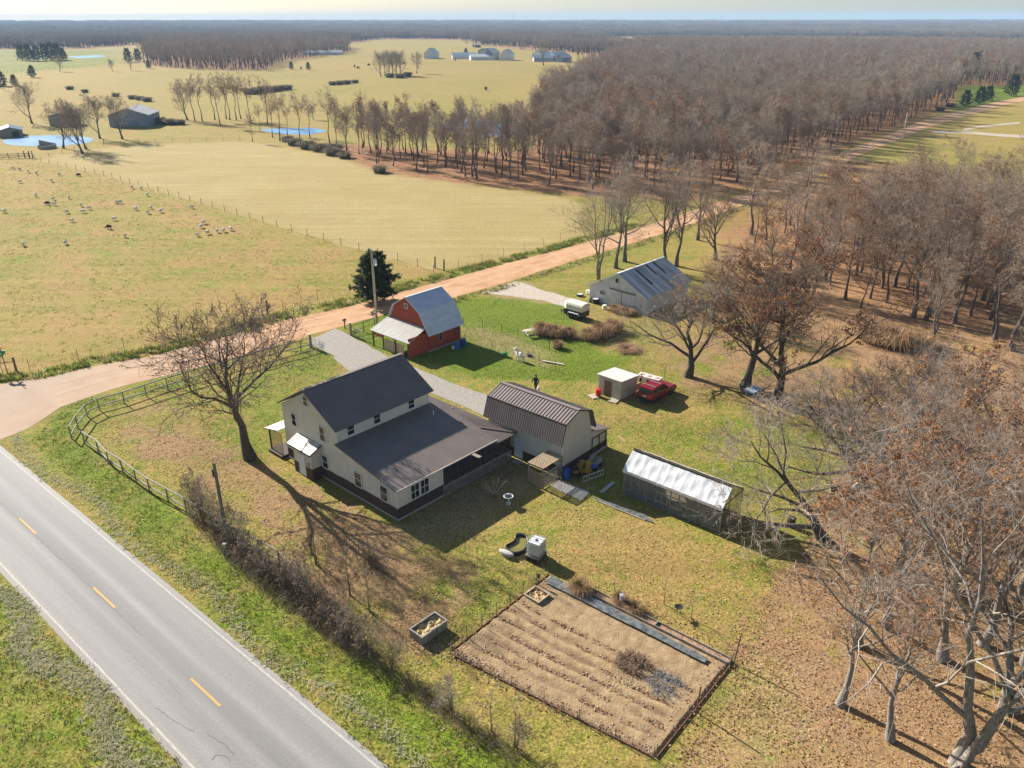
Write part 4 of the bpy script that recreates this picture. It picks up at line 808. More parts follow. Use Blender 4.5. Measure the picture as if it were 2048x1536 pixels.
# ---------------------------------------------------------------- fences
M_PIPE = mat('grey_pipe', (.20, .17, .14), (.33, .29, .25), 5, .7); M_RUST = mat('rusty_post', (.14, .06, .04), (.22, .1, .06), 8, .9); M_WIRE = mat('fence_wire', (.12, .115, .105), None, rough=.95, spec=.05); M_TPOST = mat('dark_t_post', (.08, .085, .07), (.14, .13, .11), 8, .8)
def fence(name, label, pts, h, rails, rail_r, post_r, mp, mr, local=True, square=False, posts=None):
    """posts at every point (ground points), rails strung between them"""
    o = Vector((*pts[0][:2], 0)); t = thing(name, label, 'fence', o); q = [Vector((*p_[:2], 0)) - o for p_ in pts]
    for i, p_ in enumerate(q):
        if posts is not None and i not in posts: continue
        mb = MB(); hh = h + random.uniform(-.03, .05)
        if square: mb.box(p_.x - post_r, p_.x + post_r, p_.y - post_r, p_.y + post_r, 0, hh)
        else: mb.tube([p_, p_ + Vector((random.uniform(-.04, .04), random.uniform(-.04, .04), hh))], post_r, 6)
        mb.build('post', mp, t)
    for z_ in rails:
        mb = MB(); mb.tube([p_ + Vector((0, 0, z_ + random.uniform(-.04, .04) * (rail_r > .02))) for p_ in q], rail_r, 6 if rail_r > .02 else 3); mb.build('rail' if rail_r > .02 else 'wire', mr, t)
    return t
arm1 = [(137.5, 853), (150, 832), (169, 809), (194, 797), (244, 784), (288, 770), (331, 756), (375, 743), (420, 730), (465, 717), (510, 704), (555, 692), (600, 681), (620, 675)]
arm2 = [(137.5, 853), (163, 862), (191, 880), (212, 902), (240, 918), (267, 938), (293, 955), (331, 975), (367, 995), (398, 1013), (435, 1035), (475, 1058), (515, 1078), (555, 1100), (590, 1132), (605, 1165)]
fence('pipe_fence', 'two-rail grey pipe fence along the dirt road side of the front yard', [P(u, v, 1.25) for u, v in arm1], 1.25, (1.22, .45), .06, .06, M_PIPE, M_PIPE)
fence('pipe_fence', 'sagging two-rail pipe fence between the front yard and paved road', [P(u, v, 1.25) for u, v in arm2[1:]], 1.25, (1.2, .4), .06, .06, M_PIPE, M_PIPE)
fence('pipe_fence', 'rusty two-rail pipe fence between the gate post and the tall pole', [P(703, 671), P(728, 664), P(750, 655)], 1.3, (1.25, .55), .04, .05, M_RUST, M_RUST)
fence('pipe_fence', 'short rusty corner fence at the left edge by the street sign', [P(-14, 748), P(33, 742)], 1.6, (1.1,), .05, .12, M_POLED, M_RUST)
def gate(name, label, a, b, mt):
    a, b = P(*a), P(*b); t = thing(name, label, 'gate', a); d = b - a; n = 6; mb = MB()
    mb.tube([(0, 0, .12), (0, 0, 1.25)], .03, 6); mb.tube([(d.x, d.y, .12), (d.x, d.y, 1.25)], .03, 6); mb.tube([(0, 0, 1.25), (d.x, d.y, 1.25)], .03, 6); mb.tube([(0, 0, .12), (d.x, d.y, .12)], .03, 6); mb.build('frame', mt, t)
    for k in range(1, n - 1):
        z_ = .12 + 1.13 * k / (n - 1); mb = MB(); mb.tube([(0, 0, z_), (d.x, d.y, z_)], .024, 6); mb.build('bar', mt, t)
    for k in (1, 2): mb = MB(); mb.tube([(d.x * k / 3, d.y * k / 3, .12), (d.x * k / 3, d.y * k / 3, 1.25)], .02, 5); mb.build('upright', mt, t)
    return t
M_GATE = mat('pale_gate_pipe', (.62, .64, .64), None, rough=.4, metallic=.3)
gate('farm_gate', 'open pale tube gate on the house side of the gravel drive', (624, 694), (648, 703), M_GATE); gate('farm_gate', 'open grey tube gate on the barn side of the gravel drive', (703, 670), (727, 681), M_PIPE)
for lb, u, v in (('stout wooden gate post left of the gravel drive', 622, 695), ('stout wooden gate post right of the gravel drive', 702, 671)):
    t_ = thing('gate_post', lb, 'post', P(u, v)); mb = MB(); mb.tube([(0, 0, 0), (0, 0, 1.62)], [.16, .14], 10); mb.build('shaft', M_GREYWOOD, t_); mb = MB(); mb.lathe([(0, 0), (.15, 0), (.15, .04), (0, .07)], 10, (0, 0, 1.62)); mb.build('cap', M_TRIM, t_)
def wire_fence(label, px, n, h=1.15, wires=(.25, .55, .85, 1.08), r=.028, mt=None, name='wire_fence'):
    pts = [P(*p_) for p_ in px]; L_ = [0.0]
    for i in range(len(pts) - 1): L_.append(L_[-1] + (pts[i + 1] - pts[i]).length)
    out = []
    for s_ in np.linspace(0, L_[-1], n):
        i = min(np.searchsorted(L_, s_, 'right') - 1, len(pts) - 2); f_ = (s_ - L_[i]) / (L_[i + 1] - L_[i]); out.append(pts[i].lerp(pts[i + 1], f_))
    return fence(name, label, out, h, wires, .006, r, mt or M_TPOST, M_WIRE)
wire_fence('wire fence between the sheep pasture and the stubble field', [(66, 321), (200, 350), (400, 408), (600, 468), (830, 531), (868, 548)], 34, 1.3, r=.05, mt=M_GREYWOOD)
wire_fence('wire fence along the road edge of the sheep pasture', [(60, 741), (112, 735), (200, 708), (282, 690), (420, 655), (530, 628), (640, 603), (700, 588)], 9, 1.4)
wire_fence('wire fence edging the stubble field beside the dirt road', [(868, 546), (960, 524), (1020, 509), (1100, 488), (1150, 470)], 8, 1.3)
wire_fence('wire fence at the top of the stubble field', [(70, 318), (180, 296), (300, 285), (420, 282), (480, 281)], 14, 1.3, r=.05, mt=M_GREYWOOD)
wire_fence('thin wire fence across the far left pasture', [(0, 147), (130, 137), (250, 127)], 22, 1.6, r=.07, mt=M_GREYWOOD)
for lb, u, v in (('leaning wooden corner post of the stubble field, left one', 870, 536), ('wooden corner post of the stubble field beside the road', 888, 541), ('tall dark fence post behind the front yard tree', 535, 627)):
    t_ = thing('fence_post', lb, 'post', P(u, v)); mb = MB(); mb.tube([(0, 0, 0), (.06, 0, 1.75)], [.13, .11], 8); mb.build('shaft', M_POLED, t_)
pen = thing('corral', 'low dark pole corral at the far left edge', 'corral', P(20, 318))
for k in range(5):
    mb = MB(); mb.tube([(-6 + k * 2.6, .4 * k, 0), (-6 + k * 2.6, .4 * k, 1.5)], .1, 6); mb.build('post', M_POLED, pen)
for z_ in (.4, .8, 1.2): mb = MB(); mb.bar((-6, 0, z_), (4.4, 1.6, z_), .06, .14); mb.build('rail', M_POLED, pen)
for u, v in ((50, 316), (60, 316), (66, 316)):
    t_ = thing('corner_post', 'dark wooden post beside the far left corral', 'post', P(u, v), 0, 'dark posts beside the far left corral'); mb = MB(); mb.tube([(0, 0, 0), (0, 0, 1.9)], .14, 8); mb.build('shaft', M_POLED, t_)
wire_fence('wire dog pen fence behind the red barn, far side', [(928, 652), (985, 662), (1011, 668), (1043, 678), (1067, 687), (1099, 700)], 6, 1.25)
wire_fence('wire dog pen fence nearest the house lawn', [(984, 704), (1012, 714), (1045, 724), (1077, 731), (1111, 741)], 5, 1.25)
wire_fence('short wire fence closing the dog pen on the right', [(1099, 700), (1075, 710), (1066, 716)], 2, 1.25)
for u, v in ((1285, 752), (1329, 754)):
    t_ = thing('metal_stake', 'thin dark stake standing behind the shed and white hutches', 'stake', P(u, v), 0, 'stakes behind the shed'); mb = MB(); mb.tube([(0, 0, 0), (0, 0, 1.2)], .03, 6); mb.build('shaft', M_TPOST, t_)

# ---------------------------------------------------------------- street sign, mailbox
t_ = thing('street_sign', 'green street name sign on a rusty post at the left edge', 'sign', P(15, 746))
mb = MB(); mb.tube([(0, 0, 0), (-.06, 0, 3.2)], .045, 8); mb.build('post', M_RUST, t_)
mb = MB(); mb.box(-.75, .38, -.02, .02, 2.28, 2.58); mb.build('sign_plate', mat('green_sign', (.02, .28, .13), None, rough=.4), t_)
mb = MB(); mb.box(-.02, .02, -.5, .35, 2.0, 2.26); mb.build('sign_plate', MATS['green_sign'], t_)
t_ = thing('stop_sign_back', 'bare grey back of a road sign at the left edge beside the green sign', 'sign', P(8, 752)); mb = MB(); mb.tube([(0, 0, 0), (-.1, 0, 2.1)], .035, 8); mb.build('post', MATS['galvanised'], t_)
mb = MB(); mb.prism([(-.16 + .34 * math.cos(math.pi / 8 + k * math.pi / 4), 1.75 + .34 * math.sin(math.pi / 8 + k * math.pi / 4)) for k in range(8)], 'y', -.05, -.035); mb.build('plate', MATS['galvanised'], t_)
t_ = thing('mailbox', 'dark mailbox on a post by the dirt road and drive', 'mailbox', P(690, 657), 50); mb = MB(); mb.bar((0, 0, 0), (0, 0, 1.05), .09, .09); mb.bar((0, 0, .7), (.25, 0, 1.0), .06, .06); mb.build('post', M_DARKWOOD, t_)
mb = MB(); mb.prism([(-.09, 1.05), (.09, 1.05), (.09, 1.15), (.06, 1.22), (0, 1.25), (-.06, 1.22), (-.09, 1.15)], 'x', -.28, .22); mb.build('box', mat('black_metal', (.02, .02, .022), None, rough=.4), t_); mb = MB(); mb.box(-.3, -.285, -.08, .08, 1.06, 1.2); mb.build('door', M_TRIM, t_)

# ---------------------------------------------------------------- the vegetable garden
gc = [P(1100, 1152), P(1455, 1332), P(1308, 1514), P(903, 1307)]
nu, nv = 150, 110; s_, t2 = np.meshgrid(np.linspace(0, 1, nu + 1), np.linspace(0, 1, nv + 1))
def bil(k): return (gc[0][k] * (1 - s_) + gc[1][k] * s_) * (1 - t2) + (gc[3][k] * (1 - s_) + gc[2][k] * s_) * t2
px_, py_ = bil(0), bil(1)
amp = np.clip((t2 - .27) / .1, 0, 1) * np.clip((.95 - t2) / .05, 0, 1) * np.clip((1.02 - s_) / .1, 0, 1)
zz = .12 + .05 * amp * np.sin(t2 * 2 * np.pi * 10 + .9 * (fbm(px_, py_, 2.5, 8) - .5) * 4) * (.5 + fbm(px_, py_, 1.5, 9)) + .05 * (fbm(px_, py_, .45, 10) - .5) + .045 * (fbm(px_, py_, 1.2, 12) - .5)
edge = np.minimum.reduce([s_, 1 - s_, t2, 1 - t2]); zz = np.where(edge < .004, .006, zz)
ii = np.arange((nu + 1) * (nv + 1)).reshape(nv + 1, nu + 1); q = np.stack([ii[:-1, :-1], ii[1:, :-1], ii[1:, 1:], ii[:-1, 1:]], -1).reshape(-1, 4)
me = mesh_np('garden_soil', np.stack([px_, py_, zz], -1).reshape(-1, 3), [q], mat('tilled_soil', (.24, .155, .075), (.37, .26, .14), 1.6, .95, .8, 7, lo=.3, hi=.7), smooth=True)
if me.polygons[0].normal.z < 0: me.flip_normals()
c = me.color_attributes.new('moist', 'FLOAT_COLOR', 'POINT'); fw_ = np.clip((.122 - zz) / .04, 0, 1) * amp * np.clip(fbm(px_, py_, 1.6, 14) * 2.2 - .5, 0, 1); c.data.foreach_set('color', np.stack([fw_] * 3 + [fw_ * 0 + 1], -1).astype(np.float32).ravel())
_m = MATS['tilled_soil'].node_tree; _b = _m.nodes['Principled BSDF']; _s = _b.inputs['Base Color'].links[0].from_socket; _v = _m.nodes.new('ShaderNodeVertexColor'); _v.layer_name = 'moist'; _x = _m.nodes.new('ShaderNodeMix'); _x.data_type = 'RGBA'; _m.links.new(_v.outputs[0], _x.inputs[0]); _m.links.new(_s, _x.inputs[6]); _x.inputs[7].default_value = (.19, .115, .06, 1); _m.links.new(_x.outputs[2], _b.inputs['Base Color'])
tag(link('garden_soil', me), 'bare tilled vegetable plot with faint furrows', 'garden soil', kind='structure')
def gp(s, t): a = gc[0].lerp(gc[1], s); b = gc[3].lerp(gc[2], s); return a.lerp(b, t)
# net fence with stakes round the plot
def net_fence(label, a, b, n, h=.95, net=True):
    pts = [a.lerp(b, k / (n - 1)) for k in range(n)]; t = fence('garden_fence', label, pts, h + .15, (), .01, .022, M_TPOST, M_WIRE)
    o = pts[0]; d = b - a; L_ = d.length; d.normalize(); mb = MB()
    if net:
        for z_ in np.arange(.04, h + .01, .13): mb.tube([d * 0 + Vector((0, 0, z_)), d * L_ + Vector((0, 0, z_))], .004, 3, cap=False)
        for k in range(int(L_ / .16)): mb.tube([d * (k * .16) + Vector((0, 0, .02)), d * (k * .16) + Vector((0, 0, h))], .0035, 3, cap=False)
        mb.build('wire_net', M_WIRE, t)
    mb = MB(); mb.bar((0, 0, .05), d * L_ + Vector((0, 0, .05)), .06, .11); mb.build('base_board', M_RUST, t)
    return t
net_fence('wire net fence on stakes along the house side of the plot', gp(-.01, .98), gp(-.01, .0), 8)
net_fence('low wire net fence along the hedge side of the plot', gp(0, 1.01), gp(1, 1.01), 7, .7)
net_fence('wire net fence along the grove end of the plot', gp(1.01, 1), gp(1.01, .0), 6, .8)
net_fence('staked back fence of the plot behind the long bed', gp(.22, -.07), gp(1.0, -.07), 5, .5, False)
for lb, u, v, tp in (('tall rusty post at the far right corner of the plot', 1467, 1328, (1481.5, 1271)), ('tall rusty post midway along the grove end of the plot', 1392, 1424, (1402, 1373))):
    a = P(u, v); t_ = thing('rusty_post', lb, 'post', a); mb = MB(); b_ = P(tp[0], tp[1], 2.0) - a; mb.tube([(0, 0, 0), b_], .045, 8); mb.build('shaft', M_RUST, t_)
# long plank bed and black weed fabric
t_ = thing('plank_bed', 'long narrow plank-edged bed along the back of the plot', 'garden bed', gp(.25, -.005)); o_ = gp(.25, -.005)
for a, b in ((gp(.25, -.005), gp(1.0, -.005)), (gp(.25, -.06), gp(1.0, -.06)), (gp(1.0, -.06), gp(1.0, -.005)), (gp(.62, -.06), gp(.62, -.005)), (gp(.25, -.06), gp(.25, -.005))): mb = MB(); mb.bar(a - o_ + Vector((0, 0, .12)), b - o_ + Vector((0, 0, .12)), .05, .26); mb.build('plank', M_GREYWOOD, t_)
mb = MB(); mb.poly([gp(.25, -.058) - o_ + UPV * .12, gp(1, -.058) - o_ + UPV * .12, gp(1, -.008) - o_ + UPV * .12, gp(.25, -.008) - o_ + UPV * .12]); mb.build('soil', mat('bed_litter', (.2, .11, .06), (.4, .26, .15), 6, .95, .5, 9), t_)
def cloth(name, label, A_, B_, C_, D_, nu, nv, amp, mt, seed, z=.07, cat='cloth'):
    r_ = np.random.default_rng(seed); s2, tt = np.meshgrid(np.linspace(0, 1, nu + 1), np.linspace(0, 1, nv + 1))
    g = [(A_[k] * (1 - s2) + B_[k] * s2) * (1 - tt) + (D_[k] * (1 - s2) + C_[k] * s2) * tt for k in (0, 1)]
    g[0] = g[0] + (fbm(g[0], g[1], 1.1, seed) - .5) * .35 * amp * 8; g[1] = g[1] + (fbm(g[0] + 9, g[1], 1.1, seed) - .5) * .35 * amp * 8
    zz = z + amp * (fbm(g[0], g[1], .5, seed + 3) * 2 - .6); ii = np.arange(s2.size).reshape(s2.shape); q = np.stack([ii[:-1, :-1], ii[:-1, 1:], ii[1:, 1:], ii[1:, :-1]], -1).reshape(-1, 4)
    me = mesh_np(name, np.stack([g[0], g[1], np.maximum(zz, z - .02)], -1).reshape(-1, 3), [q], mt, smooth=True)
    if me.polygons[0].normal.z < 0: me.flip_normals()
    return tag(link(name, me), label, cat)
M_FABRIC = mat('dark_weed_fabric', (.055, .065, .07), (.16, .17, .165), 3, .55, .3, 5)
cloth('weed_fabric', 'dark weed fabric strip running beside the long plank bed', gp(.02, .015), gp(.92, .05), gp(.92, .105), gp(.02, .10), 70, 6, .035, M_FABRIC, 5, .25)
cloth('weed_fabric', 'grey weed fabric path leading to the greenhouse', P(1178, 992), P(1232, 1020), P(1310, 1048), P(1290, 1030), 30, 8, .03, M_FABRIC, 9, .05)
cloth('garden_path', 'strip of worn grey matting between the arbor and the fabric path', P(1118, 958), P(1180, 985), P(1162, 1002), P(1100, 972), 16, 5, .02, M_CONC, 11, .03, 'path')
t_ = thing('edging_board', 'long pale board lying along the fabric path', 'board', P(1195, 1003)); mb = MB(); b_ = P(1290, 1042) - P(1195, 1003); mb.bar((0, 0, .05), b_ + UPV * .05, .06, .08); mb.build('plank', M_TANWOOD, t_)
t_ = thing('timber_stack', 'pale timbers lying on shaded grass between garage and greenhouse', 'timber', P(1200, 986)); b_ = P(1224, 966) - P(1200, 986)
for k in range(3): mb = MB(); mb.bar(Vector((.12 * k, 0, .06)), b_ + Vector((.12 * k, 0, .06)), .1, .08); mb.build('timber', mat('pale_timber', (.5, .5, .5), None), t_)
def raised_bed(label, base, rot, w, l, h, fill, rail=True):
    t = thing('raised_bed', label, 'raised bed', base, rot)
    for x0, x1, y0, y1 in ((0, w, 0, .04), (0, w, l - .04, l), (0, .04, .04, l - .04), (w - .04, w, .04, l - .04)):
        for k in range(2): mb = MB(); mb.box(x0, x1, y0, y1, .01 + k * h / 2, (k + 1) * h / 2 - .012); mb.build('plank', M_GREYWOOD, t)
    mb = MB(); n = 14; r_ = np.random.default_rng(4); g = [[(.04 + (w - .08) * i / n, .04 + (l - .08) * j / n, h * .72 + r_.uniform(-.05, .06) + .08 * math.sin(i * .9) * math.cos(j * .7)) for i in range(n + 1)] for j in range(n + 1)]
    for j in range(n):
        for i in range(n): mb.poly([g[j][i], g[j][i + 1], g[j + 1][i + 1], g[j + 1][i]])
    mb.build('straw_fill', fill, t, smooth=True)
    if rail:
        mb = MB()
        for x0, x1, y0, y1 in ((-.03, w + .03, -.03, .08), (-.03, w + .03, l - .08, l + .03), (-.03, .08, .08, l - .08), (w - .08, w + .03, .08, l - .08)): mb.box(x0, x1, y0, y1, h, h + .035)
        mb.build('top_rim', M_TANWOOD if not rail == 2 else M_GREYWOOD, t)
    return t
raised_bed('weathered raised bed heaped with straw, alone on the lawn', P(845, 1292), 48, 2.1, 1.15, .62, mat('straw', (.4, .3, .12)), 2)
raised_bed('square raised bed inside the top corner of the plot', P(1077, 1213), 48, 1.15, 1.25, .3, mat('dry_straw', (.33, .22, .1), (.52, .37, .2), 6, .95, .5, 12))
# brush heaps in the plot
def tuft_mesh(name, n, rx, ry, h, seed, mt, w=.012, droop=.4, up=.8, base=.35, seg=3, mess=.5):
    r_ = np.random.default_rng(seed); a = r_.uniform(0, 2 * np.pi, n); rr = np.sqrt(r_.uniform(0, 1, n)) * base
    p0 = np.stack([np.cos(a) * rr * rx, np.sin(a) * rr * ry, np.zeros(n)], 1); d = np.stack([np.cos(a + r_.normal(0, mess, n)) * rx, np.sin(a + r_.normal(0, mess, n)) * ry, np.zeros(n)], 1) * r_.uniform(.2, 1, n)[:, None]
    hh = h * r_.uniform(.45, 1, n); V, F = [], []
    sd = np.cross(d, [0, 0, 1.0]); sd /= np.linalg.norm(sd, axis=1)[:, None] + 1e-9
    rows = []
    for k in range(seg + 1):
        f_ = k / seg; p_ = p0 + d * (f_ ** 1.4) + r_.normal(0, .025 * h, (n, 3)) * f_; p_[:, 2] = hh * (up * math.sin(f_ * math.pi * (.5 + droop * .35))) ; ww = w * (1 - f_ * .8)
        rows += [p_ - sd * ww, p_ + sd * ww]
    V = np.stack(rows, 1).reshape(-1, 3); K = 2 * (seg + 1); b0 = np.arange(n)[:, None] * K
    F = np.concatenate([b0 + np.array([2 * k, 2 * k + 1, 2 * k + 3, 2 * k + 2]) for k in range(seg)])
    return mesh_np(name, V, [F], mt)
M_BRUSH = mat('dry_brush', (.12, .075, .045), (.24, .16, .09), 5, .95); M_ASH = mat('grey_ash', (.09, .09, .09), (.22, .215, .21), 6, .95); M_STALK = mat('pale_stalk', (.38, .27, .13), (.52, .4, .22), 5, .95)
for lb, u, v, m_, rx, h_, n_ in (('dark heap of pulled vines on the plot', 1262, 1330, M_BRUSH, 1.0, .55, 420), ('grey heap of ash and stalks on the plot', 1328, 1370, M_ASH, 1.0, .32, 420), ('pale heap of dry stalks on the plot', 1245, 1372, M_STALK, .8, .2, 260), ('small brown heap between the dark vines and grey ash', 1290, 1348, M_BRUSH, .6, .2, 160)):
    o = link('brush_heap', tuft_mesh('brush_heap', n_, rx, rx, h_, 5 + n_, m_, .018, 1.2, .8, .95, 3, 2.5)); o.location = P(u, v, .04); tag(o, lb, 'brush heap')

# ---------------------------------------------------------------- tank, liner pool, birdbath
t_ = thing('water_tank', 'white caged water tank on a low wooden stand beside the plot', 'tank', P(1078, 1128), 60)
for yy in (0, .45, .9): mb = MB(); mb.box(-.1, 1.15, yy, yy + .12, .0, .35); mb.build('stand_block', M_DARKWOOD, t_)
mb = MB(); mb.box(-.1, 1.15, -.02, 1.05, .35, .48); mb.build('pallet', M_GREYWOOD, t_)
mb = MB(); mb.box(.03, 1.02, .03, .97, .49, 1.5); mb.build('bladder', mat('milky_plastic', (.66, .67, .68), (.74, .75, .75), 1.5, .35), t_, bevel=.07)
mb = MB()
for k in range(9):
    f_ = k / 8
    for p_, q_ in (((f_ * 1.05, 0, .49), (f_ * 1.05, 0, 1.55)), ((f_ * 1.05, 1.0, .49), (f_ * 1.05, 1.0, 1.55)), ((0, f_, .49), (0, f_, 1.55)), ((1.05, f_, .49), (1.05, f_, 1.55))): mb.bar(p_, q_, .018, .018)
for z_ in (.5, .76, 1.02, 1.28, 1.54):
    for p_, q_ in (((0, 0, z_), (1.05, 0, z_)), ((0, 1, z_), (1.05, 1, z_)), ((0, 0, z_), (0, 1, z_)), ((1.05, 0, z_), (1.05, 1, z_))): mb.bar(p_, q_, .02, .02)
for p_, q_ in (((.3, 0, 1.54), (.3, 1, 1.54)), ((.75, 0, 1.54), (.75, 1, 1.54))): mb.bar(p_, q_, .025, .025)
mb.build('cage', MATS['galvanised'], t_)
mb = MB(); mb.lathe([(0, 0), (.11, 0), (.11, .05), (0, .06)], 12, (.52, .5, 1.5)); mb.build('lid', mat('dark_cap', (.05, .05, .06), None, rough=.5), t_)
mb = MB(); mb.tube([(.8, -.02, .58), (.8, -.3, .55), (.8, -.42, .35), (.8, -.4, .02)], .03, 8); mb.build('drain_pipe', M_TRIM, t_)
t_ = thing('pond_liner', 'dark moulded garden pool liner with muddy water left of the tank', 'pond liner', P(1032, 1104))
out = [P(u, v) - P(1032, 1104) for u, v in ((1010, 1100), (1022, 1092), (1030, 1086), (1033, 1075), (1044, 1074), (1055, 1080), (1056, 1095), (1048, 1108), (1034, 1113), (1022, 1112))]
out = [Vector((a.x, a.y, 0)) for a in out]; n = len(out)
sm = []
for i in range(n):
    for k in range(5):
        f_ = k / 5; a, b, c_, d_ = out[i - 1], out[i], out[(i + 1) % n], out[(i + 2) % n]; sm.append(.5 * ((2 * b) + (-a + c_) * f_ + (2 * a - 5 * b + 4 * c_ - d_) * f_ ** 2 + (-a + 3 * b - 3 * c_ + d_) * f_ ** 3))
cen = sum(sm, Vector()) / len(sm); mb = MB(); N_ = len(sm)
prof = ((1.0, .02), (1.0, .34), (.93, .36), (.88, .34), (.8, .06), (.0, .04))
rings = [[tuple(cen + (p_ - cen) * f_ + UPV * z_) for p_ in sm] for f_, z_ in prof[:5]]
for k in range(4):
    for i in range(N_): mb.poly([rings[k][i], rings[k][(i + 1) % N_], rings[k + 1][(i + 1) % N_], rings[k + 1][i]])
mb.poly(rings[4]); mb.build('shell', mat('black_moulded_plastic', (.018, .02, .024), None, rough=.35), t_)
mb = MB(); mb.poly([tuple(cen + (p_ - cen) * .84 + UPV * .16) for p_ in sm]); mb.build('muddy_water', mat('muddy_water', (.16, .14, .035), (.22, .19, .05), 2, .12), t_)
t_ = thing('stone_slab', 'pale oval stone slab at the lip of the garden pool', 'stone', P(1013, 1112), -35); mb = MB(); mb.lathe([(0, 0), (.8, 0), (.85, .08), (.7, .14), (0, .16)], 20); o = mb.build('slab', M_CONC, t_, smooth=True); o.scale = (.75, .3, 1); o.location.z = .22; 
mb = MB(); mb.box(-.3, .3, -.12, .12, 0, .24); mb.build('foot', M_CONC, t_)
t_ = thing('bird_bath', 'pale concrete bird bath in the house shadow', 'bird bath', P(1017, 1008)); mb = MB(); mb.lathe([(0, 0), (.19, 0), (.2, .07), (.12, .14), (.075, .3), (.075, .5), (.12, .58), (0, .58)], 18); mb.build('pedestal', mat('pale_concrete', (.55, .53, .48), (.63, .61, .56), 4, .85), t_, smooth=True)
mb = MB(); mb.lathe([(0, .585), (.16, .59), (.36, .68), (.4, .74), (.35, .745), (.28, .69), (0, .64)], 22); mb.build('bowl', MATS['pale_concrete'], t_, smooth=True)
mb = MB(); mb.lathe([(0, .70), (.3, .70), (.3, .703), (0, .703)], 22); mb.build('water', mat('bath_water', (.02, .03, .035), None, rough=.08), t_)
t_ = thing('metal_post_can', 'grey metal canister on a post beside the long bed', 'canister', P(1243, 1212)); mb = MB(); mb.tube([(0, 0, 0), (0, 0, .75)], .04, 8); mb.build('post', M_DARKWOOD, t_); mb = MB(); mb.lathe([(0, .5), (.15, .5), (.15, .85), (.17, .86), (.17, .9), (0, .93)], 14); mb.build('can', MATS['galvanised'], t_)
t_ = thing('dish_feeder', 'small dark dish feeder on legs between two saplings', 'feeder', P(1356, 1230)); mb = MB(); mb.lathe([(0, .55), (.12, .56), (.26, .64), (.27, .66), (0, .6)], 16); mb.build('dish', mat('black_metal', (.02, .02, .02)), t_)
for a in (0, 2.1, 4.2): mb = MB(); mb.tube([(.2 * math.cos(a), .2 * math.sin(a), 0), (.06 * math.cos(a), .06 * math.sin(a), .57)], .014, 5); mb.build('leg', MATS['black_metal'], t_)
t_ = thing('lantern_post', 'short dark lantern on a stake at the top corner of the plot', 'lantern', P(1077, 1172)); mb = MB(); mb.tube([(0, 0, 0), (0, 0, .7)], .025, 6); mb.build('stake', M_TPOST, t_); mb = MB(); mb.lathe([(0, .68), (.09, .7), (.1, .92), (.02, 1.02), (0, 1.02)], 10); mb.build('head', MATS['black_metal'], t_)

# ---------------------------------------------------------------- arbor, barrel, tractor, ladder, cart beside the garage
go = garage.location; ga = 49.5
AR = thing('lattice_arbor', 'weathered lattice-topped arbor against the garage corner', 'arbor', go, ga)
for xx, yy in ((-2.6, .0), (-2.6, 1.4), (-.15, 1.4), (-.15, -.1)): mb = MB(); mb.box(xx - .05, xx + .05, yy - .05, yy + .05, 0, 1.86); mb.build('post', M_GREYWOOD, AR)
mb = MB(); lattice(mb, (-2.65, -.1, 1.9), X, Y, 2.55, 1.55, .13, .05); mb.build('lattice_top', M_TANWOOD, AR)
mb = MB(); lattice(mb, (-2.6, -.1, .1), X, UPV, 2.45, 1.2, .14, .04); mb.build('lattice_side', M_GREYWOOD, AR)
mb = MB(); lattice(mb, (-2.65, 1.4, .1), -Y, UPV, 1.45, 1.2, .14, .04); mb.build('lattice_front', M_TANWOOD, AR)
def barrel(name, label, loc, r, h, mt, tilt=0, lid=True):
    t = thing(name, label, 'barrel', loc); t.rotation_euler = (tilt, 0, .6); mb = MB(); mb.lathe([(0, 0), (r * .93, 0), (r, .04), (r, h * .3), (r * 1.04, h * .32), (r, h * .35), (r, h * .65), (r * 1.04, h * .67), (r, h * .7), (r, h - .04), (r * .93, h), (0, h)], 18); mb.build('drum', mt, t, smooth=False)
    if lid: mb = MB(); mb.tube([(r * .5, 0, h), (r * .5, 0, h + .035)], .05, 10); mb.build('bung', mt, t)
    return t
M_BLUE = mat('blue_drum_plastic', (.012, .06, .32), (.02, .08, .38), 2, .4)
barrel('blue_barrel', 'blue plastic barrel standing at the garage corner', P(1133, 957), .29, .95, M_BLUE)
barrel('blue_barrel', 'tall blue barrel at the far corner of the red barn', P(927, 692), .3, .95, M_BLUE)
barrel('blue_barrel', 'lighter blue tub beside the barrel at the red barn', P(914, 697), .32, .7, mat('bright_blue_plastic', (.02, .14, .42), None, rough=.4))
barrel('white_bucket', 'white bucket beside the blue tubs at the red barn', P(906, 698), .16, .35, M_TRIM)
barrel('red_bin', 'bright red bin at the corner of the garden shed', P(1196, 793), .27, .8, mat('red_plastic', (.62, .012, .012), None, rough=.4))
barrel('green_bucket', 'green tub beside the white animal in the dog pen', P(1010, 713), .28, .5, mat('green_plastic', (.01, .22, .07), None, rough=.4))
barrel('dark_trough', 'small dark tub on the dirt of the dog pen', P(1058, 712), .3, .25, mat('dark_cap', (.05, .05, .06)))
t_ = thing('leaning_pole', 'pale pole leaning against the red barn corner', 'pole', P(920, 693)); mb = MB(); mb.tube([(0, 0, 0), (.9, 1.0, 2.0)], .03, 6); mb.build('shaft', M_TANWOOD, t_)
M_YMOW = mat('yellow_machine_paint', (.50, .29, .025), (.42, .24, .03), 3, .5); M_TYRE = mat('black_rubber', (.02, .02, .02), (.035, .033, .03), 8, .85)
